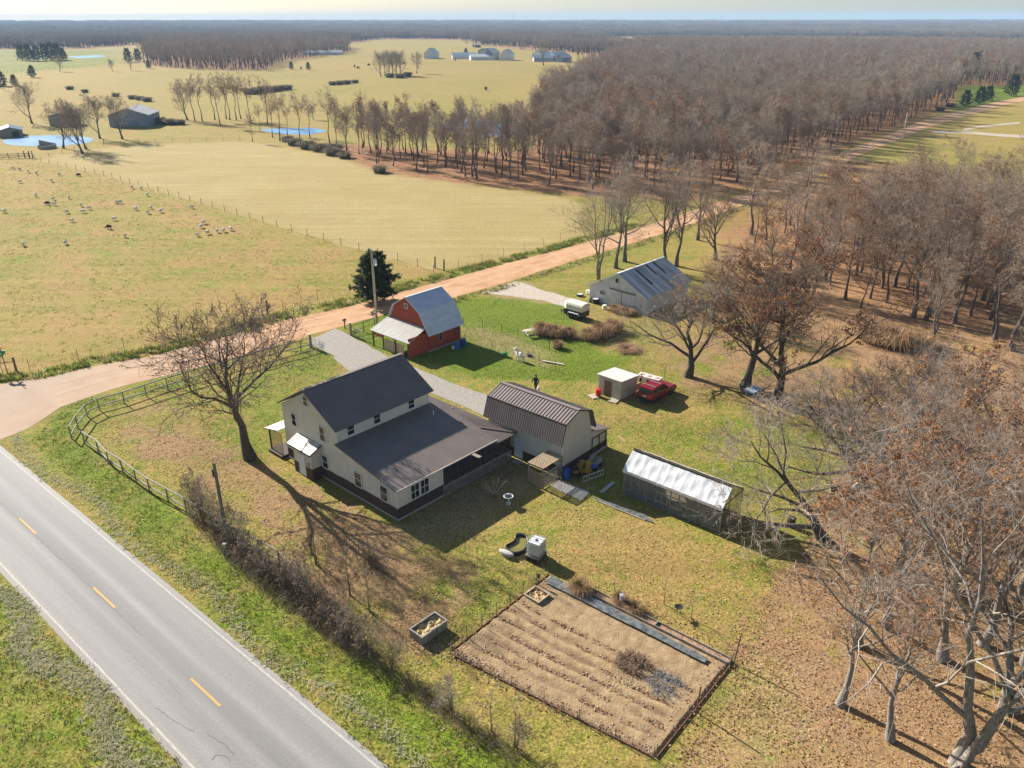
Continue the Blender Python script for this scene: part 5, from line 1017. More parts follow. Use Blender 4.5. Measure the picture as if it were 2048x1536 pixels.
def wheel(par, c_, r, w, ax='y', rim=None):
    mb = MB(); k = 16; pr = [(r * .55, -w / 2), (r * .92, -w / 2), (r, -w * .3), (r, w * .3), (r * .92, w / 2), (r * .55, w / 2)]; o = MB(); o.lathe(pr, k); rot = Matrix.Rotation(math.pi / 2, 4, 'X' if ax == 'y' else 'Y')
    o.v = [tuple(rot @ Vector(p_) + Vector(c_)) for p_ in o.v]; wh = o.build('wheel', M_TYRE, par)
    o = MB(); o.lathe([(0, -w * .42), (r * .54, -w * .42), (r * .58, 0), (r * .54, w * .42), (0, w * .42)], k); o.v = [tuple(rot @ Vector(p_) + Vector(c_)) for p_ in o.v]; o.build('rim', rim or MATS['pale_gutter'], wh); return wh
t_ = thing('garden_tractor', 'yellow riding mower parked in the garage shadow', 'tractor', P(1148, 955), 62)
mb = MB(); mb.box(.2, 1.0, -.28, .28, .4, .62); mb.box(1.0, 1.75, -.24, .24, .38, .82); mb.build('hood', M_YMOW, t_, bevel=.05); mb = MB(); mb.box(.05, .5, -.3, .3, .62, .72); mb.box(.0, .1, -.28, .28, .7, 1.08); mb.build('seat', M_TYRE, t_, bevel=.03); mb = MB(); mb.box(.3, 1.2, -.5, .5, .18, .32); mb.build('deck', M_YMOW, t_, bevel=.04)
mb = MB(); mb.tube([(1.0, 0, .8), (.82, 0, 1.02)], .02, 6); mb.lathe([(.13, 1.0), (.16, 1.0), (.16, 1.03), (.13, 1.03)], 14, (.82, 0, .0)); mb.build('steering_wheel', M_TYRE, t_)
for c_, r in (((.25, -.4, .24), .24), ((.25, .4, .24), .24), ((1.5, -.36, .18), .18), ((1.5, .36, .18), .18)): wheel(t_, c_, r, .2, 'y', M_TRIM)
t_ = thing('wood_chipper', 'tall yellow chipper chute beside the cart in the garage shadow', 'chipper', P(1176, 947), 60); mb = MB(); mb.hexa([(-.25, -.25, .15), (.25, -.25, .15), (.25, .25, .15), (-.25, .25, .15), (-.16, -.16, 1.0), (.16, -.16, 1.0), (.16, .16, 1.0), (-.16, .16, 1.0)]); mb.tube([(0, 0, .95), (.1, -.1, 1.2)], .17, 10); mb.build('chute', M_YMOW, t_)
for c_ in ((-.2, -.32, .16), (-.2, .32, .16)): wheel(t_, c_, .16, .1)
t_ = thing('yard_cart', 'metal-sided yard cart loaded with a blue tarp', 'cart', P(1187, 944), 55); mb = MB(); mb.box(0, 1.3, 0, .75, .32, .36); mb.build('bed', M_GREYWOOD, t_)
mb = MB()
for z_ in (.45, .6, .75):
    for p_, q_ in (((0, 0, z_), (1.3, 0, z_)), ((0, .75, z_), (1.3, .75, z_)), ((0, 0, z_), (0, .75, z_)), ((1.3, 0, z_), (1.3, .75, z_))): mb.bar(p_, q_, .025, .035)
for p_ in ((0, 0), (1.3, 0), (0, .75), (1.3, .75), (.65, 0), (.65, .75)): mb.bar((*p_, .34), (*p_, .78), .03, .03)
mb.build('rack', M_GATE, t_)
for c_ in ((.25, -.08, .2), (1.05, -.08, .2), (.25, .83, .2), (1.05, .83, .2)): wheel(t_, c_, .2, .1, 'y', M_TRIM)
o = link('tarp', tuft_mesh('tarp', 3, .3, .3, .1, 3, M_BLUE)); bpy.data.objects.remove(o)
cloth('blue_tarp', 'crumpled blue tarp on the yard cart', P(1178, 934, .6), P(1190, 928, .6), P(1196, 934, .6), P(1186, 940, .6), 10, 8, .12, M_BLUE, 21, .62, 'tarp')
t_ = thing('ladder', 'pale aluminium ladder propped on its side near the yard cart', 'ladder', P(1166, 958), 49.5); pa, pb = P(1166, 957, .45) - P(1166, 958), P(1208, 942, .45) - P(1166, 958)
t_.rotation_euler = (0, 0, 0)
for dz in (-.26, .2): mb = MB(); mb.bar(pa + UPV * (dz - .05), pb + UPV * (dz - .05), .04, .08); mb.build('rail', M_GATE, t_)
for k in range(8): mb = MB(); c_ = pa.lerp(pb, .04 + .92 * k / 7); mb.tube([c_ + UPV * -.31, c_ + UPV * .16], .022, 6); mb.build('rung', M_GATE, t_)
mb = MB(); mb.bar(pa.lerp(pb, .5) - UPV * .46, pa.lerp(pb, .5) - UPV * .3, .1, .1); mb.bar(pa.lerp(pb, .9) - UPV * .46, pa.lerp(pb, .9) - UPV * .3, .1, .1); mb.build('prop_block', M_GREYWOOD, t_)
for lb, a, b, z1 in (('pale tool handle leaning on the garage skirt, left one', (1160, 926), (1155, 905), 1.0), ('pale tool handle leaning on the garage skirt, right one', (1166, 922), (1160, 900), 1.05)):
    t_ = thing('tool_handle', lb, 'tool', P(*a)); mb = MB(); mb.tube([(0, 0, 0), P(*b, z1) - P(*a)], .022, 6); mb.build('shaft', M_TANWOOD, t_)
t_ = thing('fallen_pole', 'thin pale pole on the grass right of the garage', 'pole', P(1237, 872)); mb = MB(); mb.tube([(0, 0, .04), P(1250, 884) - P(1237, 872) + UPV * .04], .03, 6); mb.build('shaft', M_TANWOOD, t_)
for lb, a, b in (('thin pale pole lying in the house shadow near the lattice', (1012, 931), (1020, 948)), ('short pale pole lying in the house shadow above the bird bath', (1017, 950), (1030, 957))):
    t_ = thing('fallen_pole', lb, 'pole', P(*a)); mb = MB(); mb.tube([(0, 0, .04), P(*b) - P(*a) + UPV * .05], .03, 6); mb.build('shaft', M_TANWOOD, t_)
t_ = thing('door_step', 'flat stones in front of the white garage door', 'step', P(1036, 924), 49.5); mb = MB(); mb.box(-.3, .2, -.4, .4, 0, .1); mb.build('stone', M_CONC, t_)

# ---------------------------------------------------------------- hutches, pallets, table, picnic bench, tyres
for k, (u, v) in enumerate(((1288, 765), (1302, 769), (1317, 773))):
    t_ = thing('hutch', ('leftmost', 'middle', 'rightmost')[k] + ' of three white box hutches behind the red car', 'hutch', P(u, v), 58, 'white hutches'); mb = MB()
    mb.box(0, .95, 0, .08, 0, .62); mb.box(0, .95, .72, .8, 0, .62); mb.box(.87, .95, .08, .72, 0, .62); mb.box(0, .08, .08, .25, 0, .62); mb.box(0, .08, .55, .72, 0, .62); mb.box(0, .08, .25, .55, .42, .62); mb.box(0, .95, 0, .8, .62, .68); mb.build('shell', mat('white_hutch', (.66, .63, .57), (.74, .71, .66), 3, .7), t_)
    mb = MB(); mb.box(.25, .7, .2, .6, .68, .71); mb.build('lid', M_TANWOOD, t_)
def pallet(label, u, v, rot, mt):
    t = thing('pallet', label, 'pallet', P(u, v), rot)
    for k in range(3): mb = MB(); mb.box(0, 1.1, k * .42, k * .42 + .08, 0, .09); mb.build('runner', mt, t)
    for k in range(7): mb = MB(); mb.box(k * .165, k * .165 + .1, 0, .92, .092, .115); mb.build('slat', mt, t)
pallet('pale slatted pallet at the near corner of the shed', 1232, 808, 60, mat('bleached_wood', (.5, .44, .34), (.6, .54, .44), 5, .85)); pallet('pale pallet flat beside the red bin', 1186, 799, 30, MATS['bleached_wood'])
t_ = thing('low_table', 'low blue-topped box under the big oaks', 'table', P(1505, 787), 40); mb = MB(); mb.box(-.9, .9, -.55, .55, .42, .48); mb.build('top', mat('blue_white_top', (.38, .5, .68), None, rough=.35), t_)
for p_ in ((-.8, -.45), (.8, -.45), (-.8, .45), (.8, .45)): mb = MB(); mb.box(p_[0] - .05, p_[0] + .05, p_[1] - .05, p_[1] + .05, 0, .42); mb.build('leg', M_DARKWOOD, t_)
mb = MB(); mb.box(-.85, .85, -.5, .5, .1, .4); mb.build('body', mat('dark_teal_box', (.03, .07, .1), None, rough=.5), t_)
t_ = thing('picnic_table', 'small bleached picnic table beside the brown brush', 'picnic table', P(1062, 671), 25); M_BL = MATS['bleached_wood']
for k in range(5): mb = MB(); mb.box(-.85, .85, -.38 + k * .155, -.25 + k * .155, .72, .76); mb.build('top_plank', M_BL, t_)
for s in (-1, 1):
    for k in range(2): mb = MB(); mb.box(-.85, .85, s * .72 - .13 + k * .135, s * .72 - .01 + k * .135, .42, .46); mb.build('bench_plank', M_BL, t_)
    for yy in (-1, 1): mb = MB(); mb.bar((s * .6, yy * .7, 0), (s * .6, yy * .2, .72), .09, .05); mb.build('leg', M_BL, t_)
    mb = MB(); mb.bar((s * .6, -.75, .4), (s * .6, .75, .4), .05, .09); mb.build('brace', M_BL, t_)
def tyre(label, u, v, z=0, tilt=0, r=.5, w=.3, gr=None):
    t = thing('tyre', label, 'tyre', P(u, v, 0) + UPV * z, 0, gr); t.rotation_euler = (tilt, 0, .7); mb = MB(); k = 20; pr = [(r * .55, .02), (r * .62, 0), (r * .92, 0), (r, .07), (r, w - .07), (r * .92, w), (r * .62, w), (r * .55, w - .03)]
    for i in range(len(pr)):
        (ra_, za), (rb, zb) = pr[i], pr[(i + 1) % len(pr)]
        for j in range(k):
            a0, a1 = 2 * math.pi * j / k, 2 * math.pi * (j + 1) / k; mb.poly([(ra_ * math.cos(a0), ra_ * math.sin(a0), za), (ra_ * math.cos(a1), ra_ * math.sin(a1), za), (rb * math.cos(a1), rb * math.sin(a1), zb), (rb * math.cos(a0), rb * math.sin(a0), zb)])
    mb.build('tread', M_TYRE, t, smooth=True); mb = MB(); mb.lathe([(r * .57, w + .002), (r * .8, w + .004), (r * .8, w + .006), (r * .57, w + .005)], k); mb.build('whitewall', mat('chalky_rubber', (.45, .44, .42), None), t)
tyre('white-ringed tyre on top of the stack at the white barn', 1191, 606, .31); tyre('dark tyre under the white-ringed one at the white barn', 1191, 606, 0); tyre('tyre leaning against the left corner of the white barn', 1183, 603, 0.02, .9)
tyre('tyre lying among weeds left of the white barn', 1160, 592, 0)
junk = [('dark sheet of metal leaning on the white barn', 1270, 618, 'metal sheet'), ('bent grey panel leaning on the white barn by the weeds', 1283, 619, 'panel')]
for lb, u, v, ct in junk:
    t_ = thing('leaning_sheet', lb, ct, P(u, v), 47.2); mb = MB(); mb.hexa([(-.6, -.5, 0), (-.55, -.5, 0), (-.55, .5, 0), (-.6, .5, 0), (.05, -.3, 1.5), (.1, -.3, 1.5), (.1, .7, 1.6), (.05, .7, 1.6)]); mb.build('sheet', mat('dark_scrap', (.05, .055, .06), (.13, .13, .13), 4, .6), t_)
for lb, u, v, mt in (('white tub among the weeds before the white barn', 1209, 618, M_TRIM), ('white drum behind the left corner of the white barn', 1176, 588, M_TRIM), ('grey bucket among weeds at the sliding door', 1243, 611, MATS['galvanised'])): barrel('scrap_tub', lb, P(u, v), .3, .55, mt)
t_ = thing('board_pile', 'loose pale boards tipped over at the pen corner', 'boards', P(1085, 722), 10)
for k in range(4): mb = MB(); mb.bar((.1 * k, -.15 * k, .06 + .03 * k), (1.5 + .2 * k, -1.3 - .1 * k, .05 + .02 * k), .2, .03); mb.build('board', M_BL, t_)
t_ = thing('parked_trailer', 'small grey utility trailer half hidden behind the bare lawn tree', 'trailer', P(1437, 606), 40); mb = MB(); mb.box(0, 2.4, 0, 1.4, .45, .55); mb.box(0, 2.4, 0, .06, .55, .95); mb.box(0, 2.4, 1.34, 1.4, .55, .95); mb.box(0, .06, .06, 1.34, .55, .95); mb.build('bed', mat('galvanised', (.5, .5, .5)), t_)
for c_ in ((1.2, -.1, .3), (1.2, 1.5, .3)): wheel(t_, c_, .3, .18)
t_['label'] = 'small grey utility trailer half hidden right of the white barn'
t_ = thing('hive_box', 'pale box standing on the small grey trailer', 'box', P(1447, 604, .55) + Vector((0, .3, 0)), 40); mb = MB(); mb.box(.1, 1.0, .3, 1.1, 0, .6); mb.build('body', M_FARWHITE, t_, bevel=.03)

# ---------------------------------------------------------------- the red car
car = thing('red_suv', 'dark red SUV with silver roof bars parked beside the shed', 'car', P(1303, 812), 47)
M_CAR = mat('dark_red_car_paint', (.20, .006, .012), None, rough=.22, spec=.6); M_CARG = mat('tinted_car_glass', (.012, .012, .014), None, rough=.06, spec=.8); M_TRIMB = mat('black_trim', (.02, .02, .022), None, rough=.55)
cw, cl = 1.78, 4.45
prof = [(0.06, .42), (0.0, .62), (.04, .98), (.28, 1.02), (3.0, 1.02), (3.3, 1.0), (4.2, .92), (4.40, .80), (4.45, .55), (4.40, .36), (3.95, .30), (3.85, .52), (3.6, .68), (3.35, .68), (3.12, .52), (3.02, .30), (1.25, .30), (1.18, .52), (.98, .68), (.72, .68), (.48, .52), (.40, .32)]
mb = MB(); n = len(prof); 
def inset(x_, z_): return .0 if z_ < .85 else .05
for s in (0, 1): mb.poly([(x_, (0 + inset(x_, z_)) if s == 0 else cw - inset(x_, z_), z_) for x_, z_ in (prof if s == 0 else prof[::-1])])
for i in range(n):
    (xa, za), (xb, zb) = prof[i], prof[(i + 1) % n]; mb.poly([(xa, inset(xa, za), za), (xa, cw - inset(xa, za), za), (xb, cw - inset(xb, zb), zb), (xb, inset(xb, zb), zb)])
bd = mb.build('body', M_CAR, car)
mb = MB(); cab = [(.10, 1.01), (3.05, 1.01), (2.32, 1.60), (1.9, 1.66), (.55, 1.64), (.30, 1.56)]
ins = {1.01: .06, 1.60: .17, 1.66: .19, 1.64: .19, 1.56: .16}
for s in (0, 1): mb.poly([(x_, ins[z_] if s == 0 else cw - ins[z_], z_) for x_, z_ in (cab if s == 0 else cab[::-1])])
for i in range(len(cab)):
    (xa, za), (xb, zb) = cab[i], cab[(i + 1) % len(cab)]; mb.poly([(xa, ins[za], za), (xa, cw - ins[za], za), (xb, cw - ins[zb], zb), (xb, ins[zb], zb)])
mb.build('cabin', M_CAR, car)
def yside(z_, s): i_ = np.interp(z_, [1.01, 1.6], [.06, .17]) - .008; return i_ if s == 0 else cw - i_
for s in (0, 1):
    for x0, x1, x2, x3 in ((.45, 1.05, 1.02, .55), (1.12, 1.85, 1.82, 1.1), (1.92, 2.86, 2.28, 1.9)):
        mb = MB(); q = [(x0, yside(1.06, s), 1.06), (x1, yside(1.06, s), 1.06), (x2, yside(1.53, s), 1.53), (x3, yside(1.53, s), 1.53)]; d = -.012 if s == 0 else .012; mb.hexa([(*p_[:1], p_[1], p_[2]) for p_ in q] + [(p_[0], p_[1] + d, p_[2]) for p_ in q]); mb.build('side_window', M_CARG, car)
mb = MB(); q = [(.11, .2, 1.08), (.11, cw - .2, 1.08), (.265, cw - .27, 1.5), (.265, .27, 1.5)]; mb.hexa(q + [(p_[0] - .02, p_[1], p_[2] + .005) for p_ in q]); mb.build('rear_window', M_CARG, car)
mb = MB(); q = [(2.98, .16, 1.08), (2.98, cw - .16, 1.08), (2.40, cw - .24, 1.55), (2.40, .24, 1.55)]; mb.hexa(q + [(p_[0] + .02, p_[1], p_[2] + .02) for p_ in q]); mb.build('windscreen', M_CARG, car)
mb = MB(); mb.box(-.05, .12, .04, cw - .04, .36, .56); mb.build('rear_bumper', M_TRIMB, car, bevel=.03); mb = MB(); mb.box(4.36, 4.5, .04, cw - .04, .34, .56); mb.build('front_bumper', M_TRIMB, car, bevel=.03)
for s in (0, 1):
    mb = MB(); y0 = .03 if s == 0 else cw - .2; mb.box(-.02, .06, y0, y0 + .17, .68, .96); mb.build('tail_light', mat('red_lens', (.35, .01, .01), None, rough=.2), car); mb = MB(); mb.box(4.36, 4.46, y0 + .02, y0 + .2, .62, .78); mb.build('headlight', mat('clear_lens', (.6, .6, .6), None, rough=.1), car)
    mb = MB(); yy = -.14 if s == 0 else cw + .02; mb.box(2.6, 2.78, yy, yy + .12, 1.0, 1.14); mb.build('mirror', M_CAR, car)
mb = MB(); mb.box(-.015, .01, cw / 2 - .2, cw / 2 + .2, .72, .86); mb.build('number_plate', M_TRIM, car)
for xx in (.75, 1.75): mb = MB(); mb.bar((xx, .2, 1.72), (xx, cw - .2, 1.72), .07, .04); mb.bar((xx, .24, 1.64), (xx, .24, 1.71), .05, .05); mb.bar((xx, cw - .24, 1.64), (xx, cw - .24, 1.71), .05, .05); mb.build('roof_bar', mat('silver', (.7, .7, .72), None, rough=.3, metallic=.6), car)
for c_ in ((.85, .1, .34), (.85, cw - .1, .34), (3.48, .1, .34), (3.48, cw - .1, .34)): wheel(car, c_, .345, .22, 'y', MATS['silver'])

# ---------------------------------------------------------------- the horse trailer
ht = thing('horse_trailer', 'rounded cream-and-navy horse trailer parked before the white barn', 'trailer', P(1163, 643), 48)
mb = MB(); mb.box(0, 1.6, .25, 2.9, .42, 1.15); mb.prism([(0, .42), (1.6, .42), (1.6, 1.15), (0, 1.15)], 'y', .0, .25); mb.build('lower_body', mat('navy_panel', (.012, .018, .035), None, rough=.4), ht)
prf = [(0, 1.15), (1.6, 1.15), (1.6, 1.75), (1.5, 1.98), (1.25, 2.1), (.35, 2.1), (.1, 1.98), (0, 1.75)]
mb = MB(); mb.prism(prf, 'y', 0, 2.5); 
fr_ = [(p_, q_) for p_, q_ in prf]; o = len(mb.v)
mb.v += [(p_, 2.5, q_) for p_, q_ in prf] + [(.25 + p_ * .7, 3.05, 1.0 + (q_ - 1.0) * .8) for p_, q_ in prf]
for i in range(8): mb.f.append((o + i, o + (i + 1) % 8, o + 8 + (i + 1) % 8, o + 8 + i)); mb.m.append(0)
mb.f.append(tuple(o + 8 + i for i in range(8))); mb.m.append(0); mb.build('upper_body', mat('cream_trailer_paint', (.66, .62, .52), (.74, .7, .6), 1.5, .4), ht)
mb = MB(); mb.box(.05, .78, -.03, -.002, 1.2, 1.95); mb.build('rear_door', MATS['cream_trailer_paint'], ht); mb = MB(); mb.box(.82, 1.55, -.03, -.002, 1.2, 1.95); mb.build('rear_door', MATS['cream_trailer_paint'], ht)
for yy in (.85, 1.65): wheel(ht, (-.06, yy, .36), .36, .2, 'x', M_TRIM); wheel(ht, (1.66, yy, .36), .36, .2, 'x', M_TRIM)
mb = MB(); mb.prism([(.35, .6), (.5, .8), (2.0, .8), (2.15, .6), (2.15, .66), (2.02, .86), (.48, .86), (.35, .66)], 'x', -.2, -.002); mb.build('fender', M_TRIM, ht)
mb = MB(); mb.bar((.3, 2.9, .45), (.8, 4.0, .42), .08, .08); mb.bar((1.3, 2.9, .45), (.8, 4.0, .42), .08, .08); mb.tube([(.8, 3.9, 0), (.8, 3.9, .6)], .04, 8); mb.build('hitch', M_TRIMB, ht)
# ---------------------------------------------------------------- trees: branching skeletons turned into tapered tubes
def unit(a): return a / (np.linalg.norm(a, axis=-1, keepdims=True) + 1e-9)
def kids(r, Pp, Rr, m, t0, t1, a0, a1, l0, l1, nseg, up, jit, rr, taper=.25, tfall=.55, rmin=.004):
    """m side branches on each parent polyline"""
    B, N, _ = Pp.shape; t = t0 + (t1 - t0) * (np.arange(m)[None] + r.uniform(0, 1, (B, m))) / m
    idx = t * (N - 1); i0 = np.minimum(idx.astype(int), N - 2); fr = (idx - i0)[..., None]; bi = np.arange(B)[:, None]
    pos = Pp[bi, i0] * (1 - fr) + Pp[bi, i0 + 1] * fr; tan = unit(Pp[bi, i0 + 1] - Pp[bi, i0]); rad = Rr[bi, i0] * (1 - fr[..., 0]) + Rr[bi, i0 + 1] * fr[..., 0]
    plen = np.linalg.norm(np.diff(Pp, axis=1), axis=2).sum(1)[:, None]
    az = np.arange(m)[None] * 2.4 + r.uniform(0, 6.28, (B, 1)) + r.normal(0, .5, (B, m))
    ref = np.where(np.abs(tan[..., 2:3]) < .9, np.array([0, 0, 1.0]), np.array([1.0, 0, 0])); e1 = unit(np.cross(tan, ref)); e2 = np.cross(tan, e1)
    sd = e1 * np.cos(az)[..., None] + e2 * np.sin(az)[..., None]; an = r.uniform(a0, a1, (B, m))[..., None]
    d = tan * np.cos(an) + sd * np.sin(an); L_ = plen * r.uniform(l0, l1, (B, m)) * (1.12 - tfall * t)
    pos = pos.reshape(-1, 3); d = d.reshape(-1, 3); L_ = L_.reshape(-1, 1); out = [pos]
    for k in range(nseg):
        d = unit(d + r.normal(0, jit, d.shape) + np.array([0, 0, up])); out.append(out[-1] + d * L_ / nseg)
    r0 = np.maximum(rad.reshape(-1) * rr, rmin)
    return np.stack(out, 1), np.maximum(r0[:, None] * np.linspace(1, taper, nseg + 1)[None], rmin * .7)
def tubes(Pp, Rr, k, off):
    B, N, _ = Pp.shape; T = np.gradient(Pp, axis=1); T = unit(T); ref = np.where(np.abs(T[..., 2:3]) < .95, np.array([0, 0, 1.0]), np.array([1.0, 0, 0])); e1 = unit(np.cross(T, ref)); e2 = np.cross(T, e1)
    a = np.arange(k) * 2 * np.pi / k; V = Pp[:, :, None] + (e1[:, :, None] * np.cos(a)[None, None, :, None] + e2[:, :, None] * np.sin(a)[None, None, :, None]) * Rr[:, :, None, None]
    ii = off + np.arange(B * N * k).reshape(B, N, k); j = np.roll(ii, -1, 2)
    F = np.stack([ii[:, :-1], j[:, :-1], j[:, 1:], ii[:, 1:]], -1).reshape(-1, 4)
    return V.reshape(-1, 3), F
def tubemesh(name, lv, mats, leaves=None, mi=None):
    V, F, M, off = [], [], [], 0
    for q, (Pp, Rr, k) in enumerate(lv):
        v, f = tubes(Pp, Rr, k, off); V.append(v); F.append(f); M.append(0 if mi is None else mi[q]); off += len(v)
    if leaves is not None:
        v, f = leaves; V.append(v); F.append(f + off); M.append(1)
    return mesh_np(name, np.concatenate(V), F, mats, M)
def leafcards(r, pts, size, droop=.3):
    n = len(pts); a = unit(r.normal(0, 1, (n, 3)) * np.array([1, 1, .55]) + np.array([0, 0, -droop])); b = unit(np.cross(a, r.normal(0, 1, (n, 3)))); s = size * r.uniform(.6, 1.3, (n, 1))
    v = np.stack([pts, pts + a * s * .5 + b * s * .32, pts + a * s, pts + a * s * .5 - b * s * .32], 1).reshape(-1, 3); return v, np.arange(4 * n).reshape(n, 4)
def alongs(r, Pp, n):
    B, N, _ = Pp.shape; nb = max(1, B // 36); ok = np.flatnonzero(r.uniform(0, 1, nb) < .42); b = np.minimum((ok[r.integers(0, len(ok), n)] if len(ok) else r.integers(0, nb, n)) * 36 + r.integers(0, 36, n), B - 1); t = r.uniform(.25, 1, n) * (N - 1); i0 = np.minimum(t.astype(int), N - 2); f = (t - i0)[:, None]; return Pp[b, i0] * (1 - f) + Pp[b, i0 + 1] * f
def skeleton(seed, H, r0, fork=.3, n=(9, 6, 5, 4), spread=(.55, 1.0), l1=(.42, .55), stems=1, lean=(0, 0), up=.10, jit=.16, rmin=.009, lead=.92, wob=.10, twig_l=(.42, .7)):
    """returns branch levels: trunk, limbs, boughs, branches, twigs"""
    r = np.random.default_rng(seed); N0 = 8; f = np.linspace(0, 1, N0); tr, tR = [], []
    for s in range(stems):
        w = np.cumsum(r.normal(0, wob * H / N0, (N0, 2)), 0); w -= w[0]; az = r.uniform(0, 6.28); sp = (0 if stems == 1 else .16 * H)
        p = np.stack([w[:, 0] + lean[0] * f ** 1.3 * H + math.cos(az + s * 6.28 / stems) * sp * f ** 1.2, w[:, 1] + lean[1] * f ** 1.3 * H + math.sin(az + s * 6.28 / stems) * sp * f ** 1.2, f * H * lead * r.uniform(.9, 1.0)], 1); tr.append(p)
        R = r0 * (1 - .92 * f ** .85); R[0] *= 1.45; R[1] *= 1.05; tR.append(R * (1 if stems == 1 else .72))
    L0 = (np.array(tr), np.array(tR))
    L1 = kids(r, *L0, max(2, n[0] // stems), fork, .98, spread[0], spread[1], l1[0], l1[1], 6, up, jit, .62, .16, .62, rmin)
    L2 = kids(r, *L1, n[1], .22, 1, .5, 1.0, .34, .55, 4, up * .7, jit * 1.2, .58, .2, .4, rmin)
    L3 = kids(r, *L2, n[2], .18, 1, .45, 1.0, .38, .62, 3, up * .5, jit * 1.4, .6, .25, .35, rmin)
    L4 = kids(r, *L3, n[3], .15, 1, .4, .95, *twig_l, 2, up * .4, jit * 1.6, .7, .35, .3, rmin * .85) if len(n) > 3 else None
    return r, L0, L1, L2, L3, L4
M_BARK = mat('grey_brown_bark', (.09, .073, .058), (.20, .168, .138), 7, .95, .35, 18, stretch=(2, 2, .5)); M_TWIG = mat_vary('grey_twig', (.23, .185, .15), (.37, .315, .265))
M_BARKW = mat('wood_bark', (.085, .066, .055), (.15, .12, .10), 5, .95, stretch=(2, 2, .5)); M_TWIGW = mat_vary('wood_twig', (.22, .17, .125), (.39, .325, .255)); M_TWIGR = mat_vary('ruddy_twig', (.24, .17, .12), (.37, .28, .205))
M_LEAF = leafy('russet_oak_leaf', (.26, .12, .05), (.46, .26, .13), 1.2); M_LEAFD = leafy('dark_russet_leaf', (.17, .08, .04), (.32, .165, .08), 1.2)
def make_tree(seed, H, r0, leaves=0, lsize=.16, bark=None, twig=None, leafm=None, **kw):
    r, L0, L1, L2, L3, L4 = skeleton(seed, H, r0, **kw); big = kw.get('big', 1)
    trunk = tubemesh('trunk', [(*L0, 8), (*L1, 6)], bark or M_BARK); crown_lv = [(*L2, 4), (*L3, 3)] + ([(*L4, 3)] if L4 else [])
    lf = None
    if leaves: lf = leafcards(r, alongs(r, (L4 or L3)[0], leaves), lsize)
    crown = tubemesh('crown', crown_lv, [twig or M_TWIG, leafm or M_LEAF], lf, [0] * len(crown_lv)); crown.materials[0] = twig or M_TWIG
    return trunk, crown
def plant_tree(protos, name, label, loc, rotz, scale, group=None):
    t = thing(name, label, 'tree', loc, rotz, group); t.scale = scale if isinstance(scale, tuple) else (scale,) * 3
    link('trunk', protos[0], t); link('crown', protos[1], t); return t

M_TWIGD = mat_vary('dark_twig', (.10, .075, .06), (.17, .13, .105)); M_BARKD = mat('dark_bark', (.05, .04, .032), (.12, .098, .078), 7, .95, .35, 18, stretch=(2, 2, .5))
# ---- the trees one can single out
FY = make_tree(101, 14.2, .36, 1500, .15, fork=.20, n=(11, 8, 7, 6), spread=(.5, .95), l1=(.68, .92), lead=.74, jit=.17, rmin=.015, up=.11, leafm=M_LEAFD, bark=M_BARKD, twig=M_TWIGD)
plant_tree(FY, 'bare_oak', 'wide bare oak in the front yard left of the farmhouse', P(500, 916), 150, (1.22, 1.22, 1.13))
LT = make_tree(102, 13.2, .40, 900, .14, fork=.14, n=(12, 8, 7, 6), spread=(.55, 1.2), l1=(.7, .95), lead=.72, jit=.17, rmin=.013, bark=M_BARKD)
plant_tree(LT, 'bare_oak', 'wide low-branched bare tree on the lawn behind the shed', P(1376, 753), 30, .98)
OA = make_tree(103, 15.5, .45, 7000, .19, fork=.2, n=(12, 8, 6, 6), spread=(.5, 1.1), l1=(.6, .82), lead=.8, jit=.17, rmin=.013, bark=M_BARKD, twig=M_TWIGD, leafm=M_LEAFD)
OB = make_tree(104, 17, .46, 11000, .19, fork=.14, n=(13, 8, 6, 6), spread=(.5, 1.2), l1=(.62, .84), lead=.8, jit=.18, rmin=.013, stems=1, bark=M_BARKD, twig=M_TWIGD, leafm=M_LEAFD)
plant_tree(OA, 'russet_oak', 'oak holding russet leaves beside the low blue-topped box', P(1489, 779), 80, 1.0)
plant_tree(OB, 'russet_oak', 'larger russet-leaved oak, rightmost of the pair by the box', P(1553, 806), 200, 1.0)
RS = make_tree(105, 14.5, .26, 300, .16, fork=.3, n=(15, 7, 6, 5), spread=(.4, .95), l1=(.5, .7), stems=3, jit=.15, rmin=.012)
plant_tree(RS, 'roadside_tree', 'clump of tall bare stems left of the white barn', P(1197, 560), 20, (1.0, 1.0, .98))
RT = make_tree(106, 15.0, .3, 1200, .17, fork=.25, n=(11, 7, 6, 6), spread=(.4, .95), l1=(.56, .76), lead=.84, jit=.16, rmin=.012)
for lb, u, v, ro, sc_ in (('bare roadside tree just right of the stem clump', 1231, 536, 10, .95), ('second bare roadside tree right of the stem clump', 1249, 523, 130, 1.0), ('dark bare tree rising behind the white barn roof', 1330, 545, 250, 1.05), ('bare tree with russet tinge behind the white barn', 1352, 532, 60, 1.0), ('bare tree where the dirt road meets the wood', 1395, 480, 300, .9)):
    plant_tree(RT, 'roadside_tree', lb, P(u, v), ro, sc_)
RB_ = make_tree(107, 11.0, .3, 500, .16, fork=.2, n=(14, 8, 6, 6), spread=(.4, 1.15), l1=(.62, .8), lead=.8, jit=.15, rmin=.012, twig=M_TWIGR)
plant_tree(RB_, 'round_tree', 'rounded dense bare tree beyond the white barn', P(1430, 520), 0, 1.0)
plant_tree(RB_, 'round_tree', 'rounded bare tree standing over the small grey trailer', P(1425, 640), 200, .85)
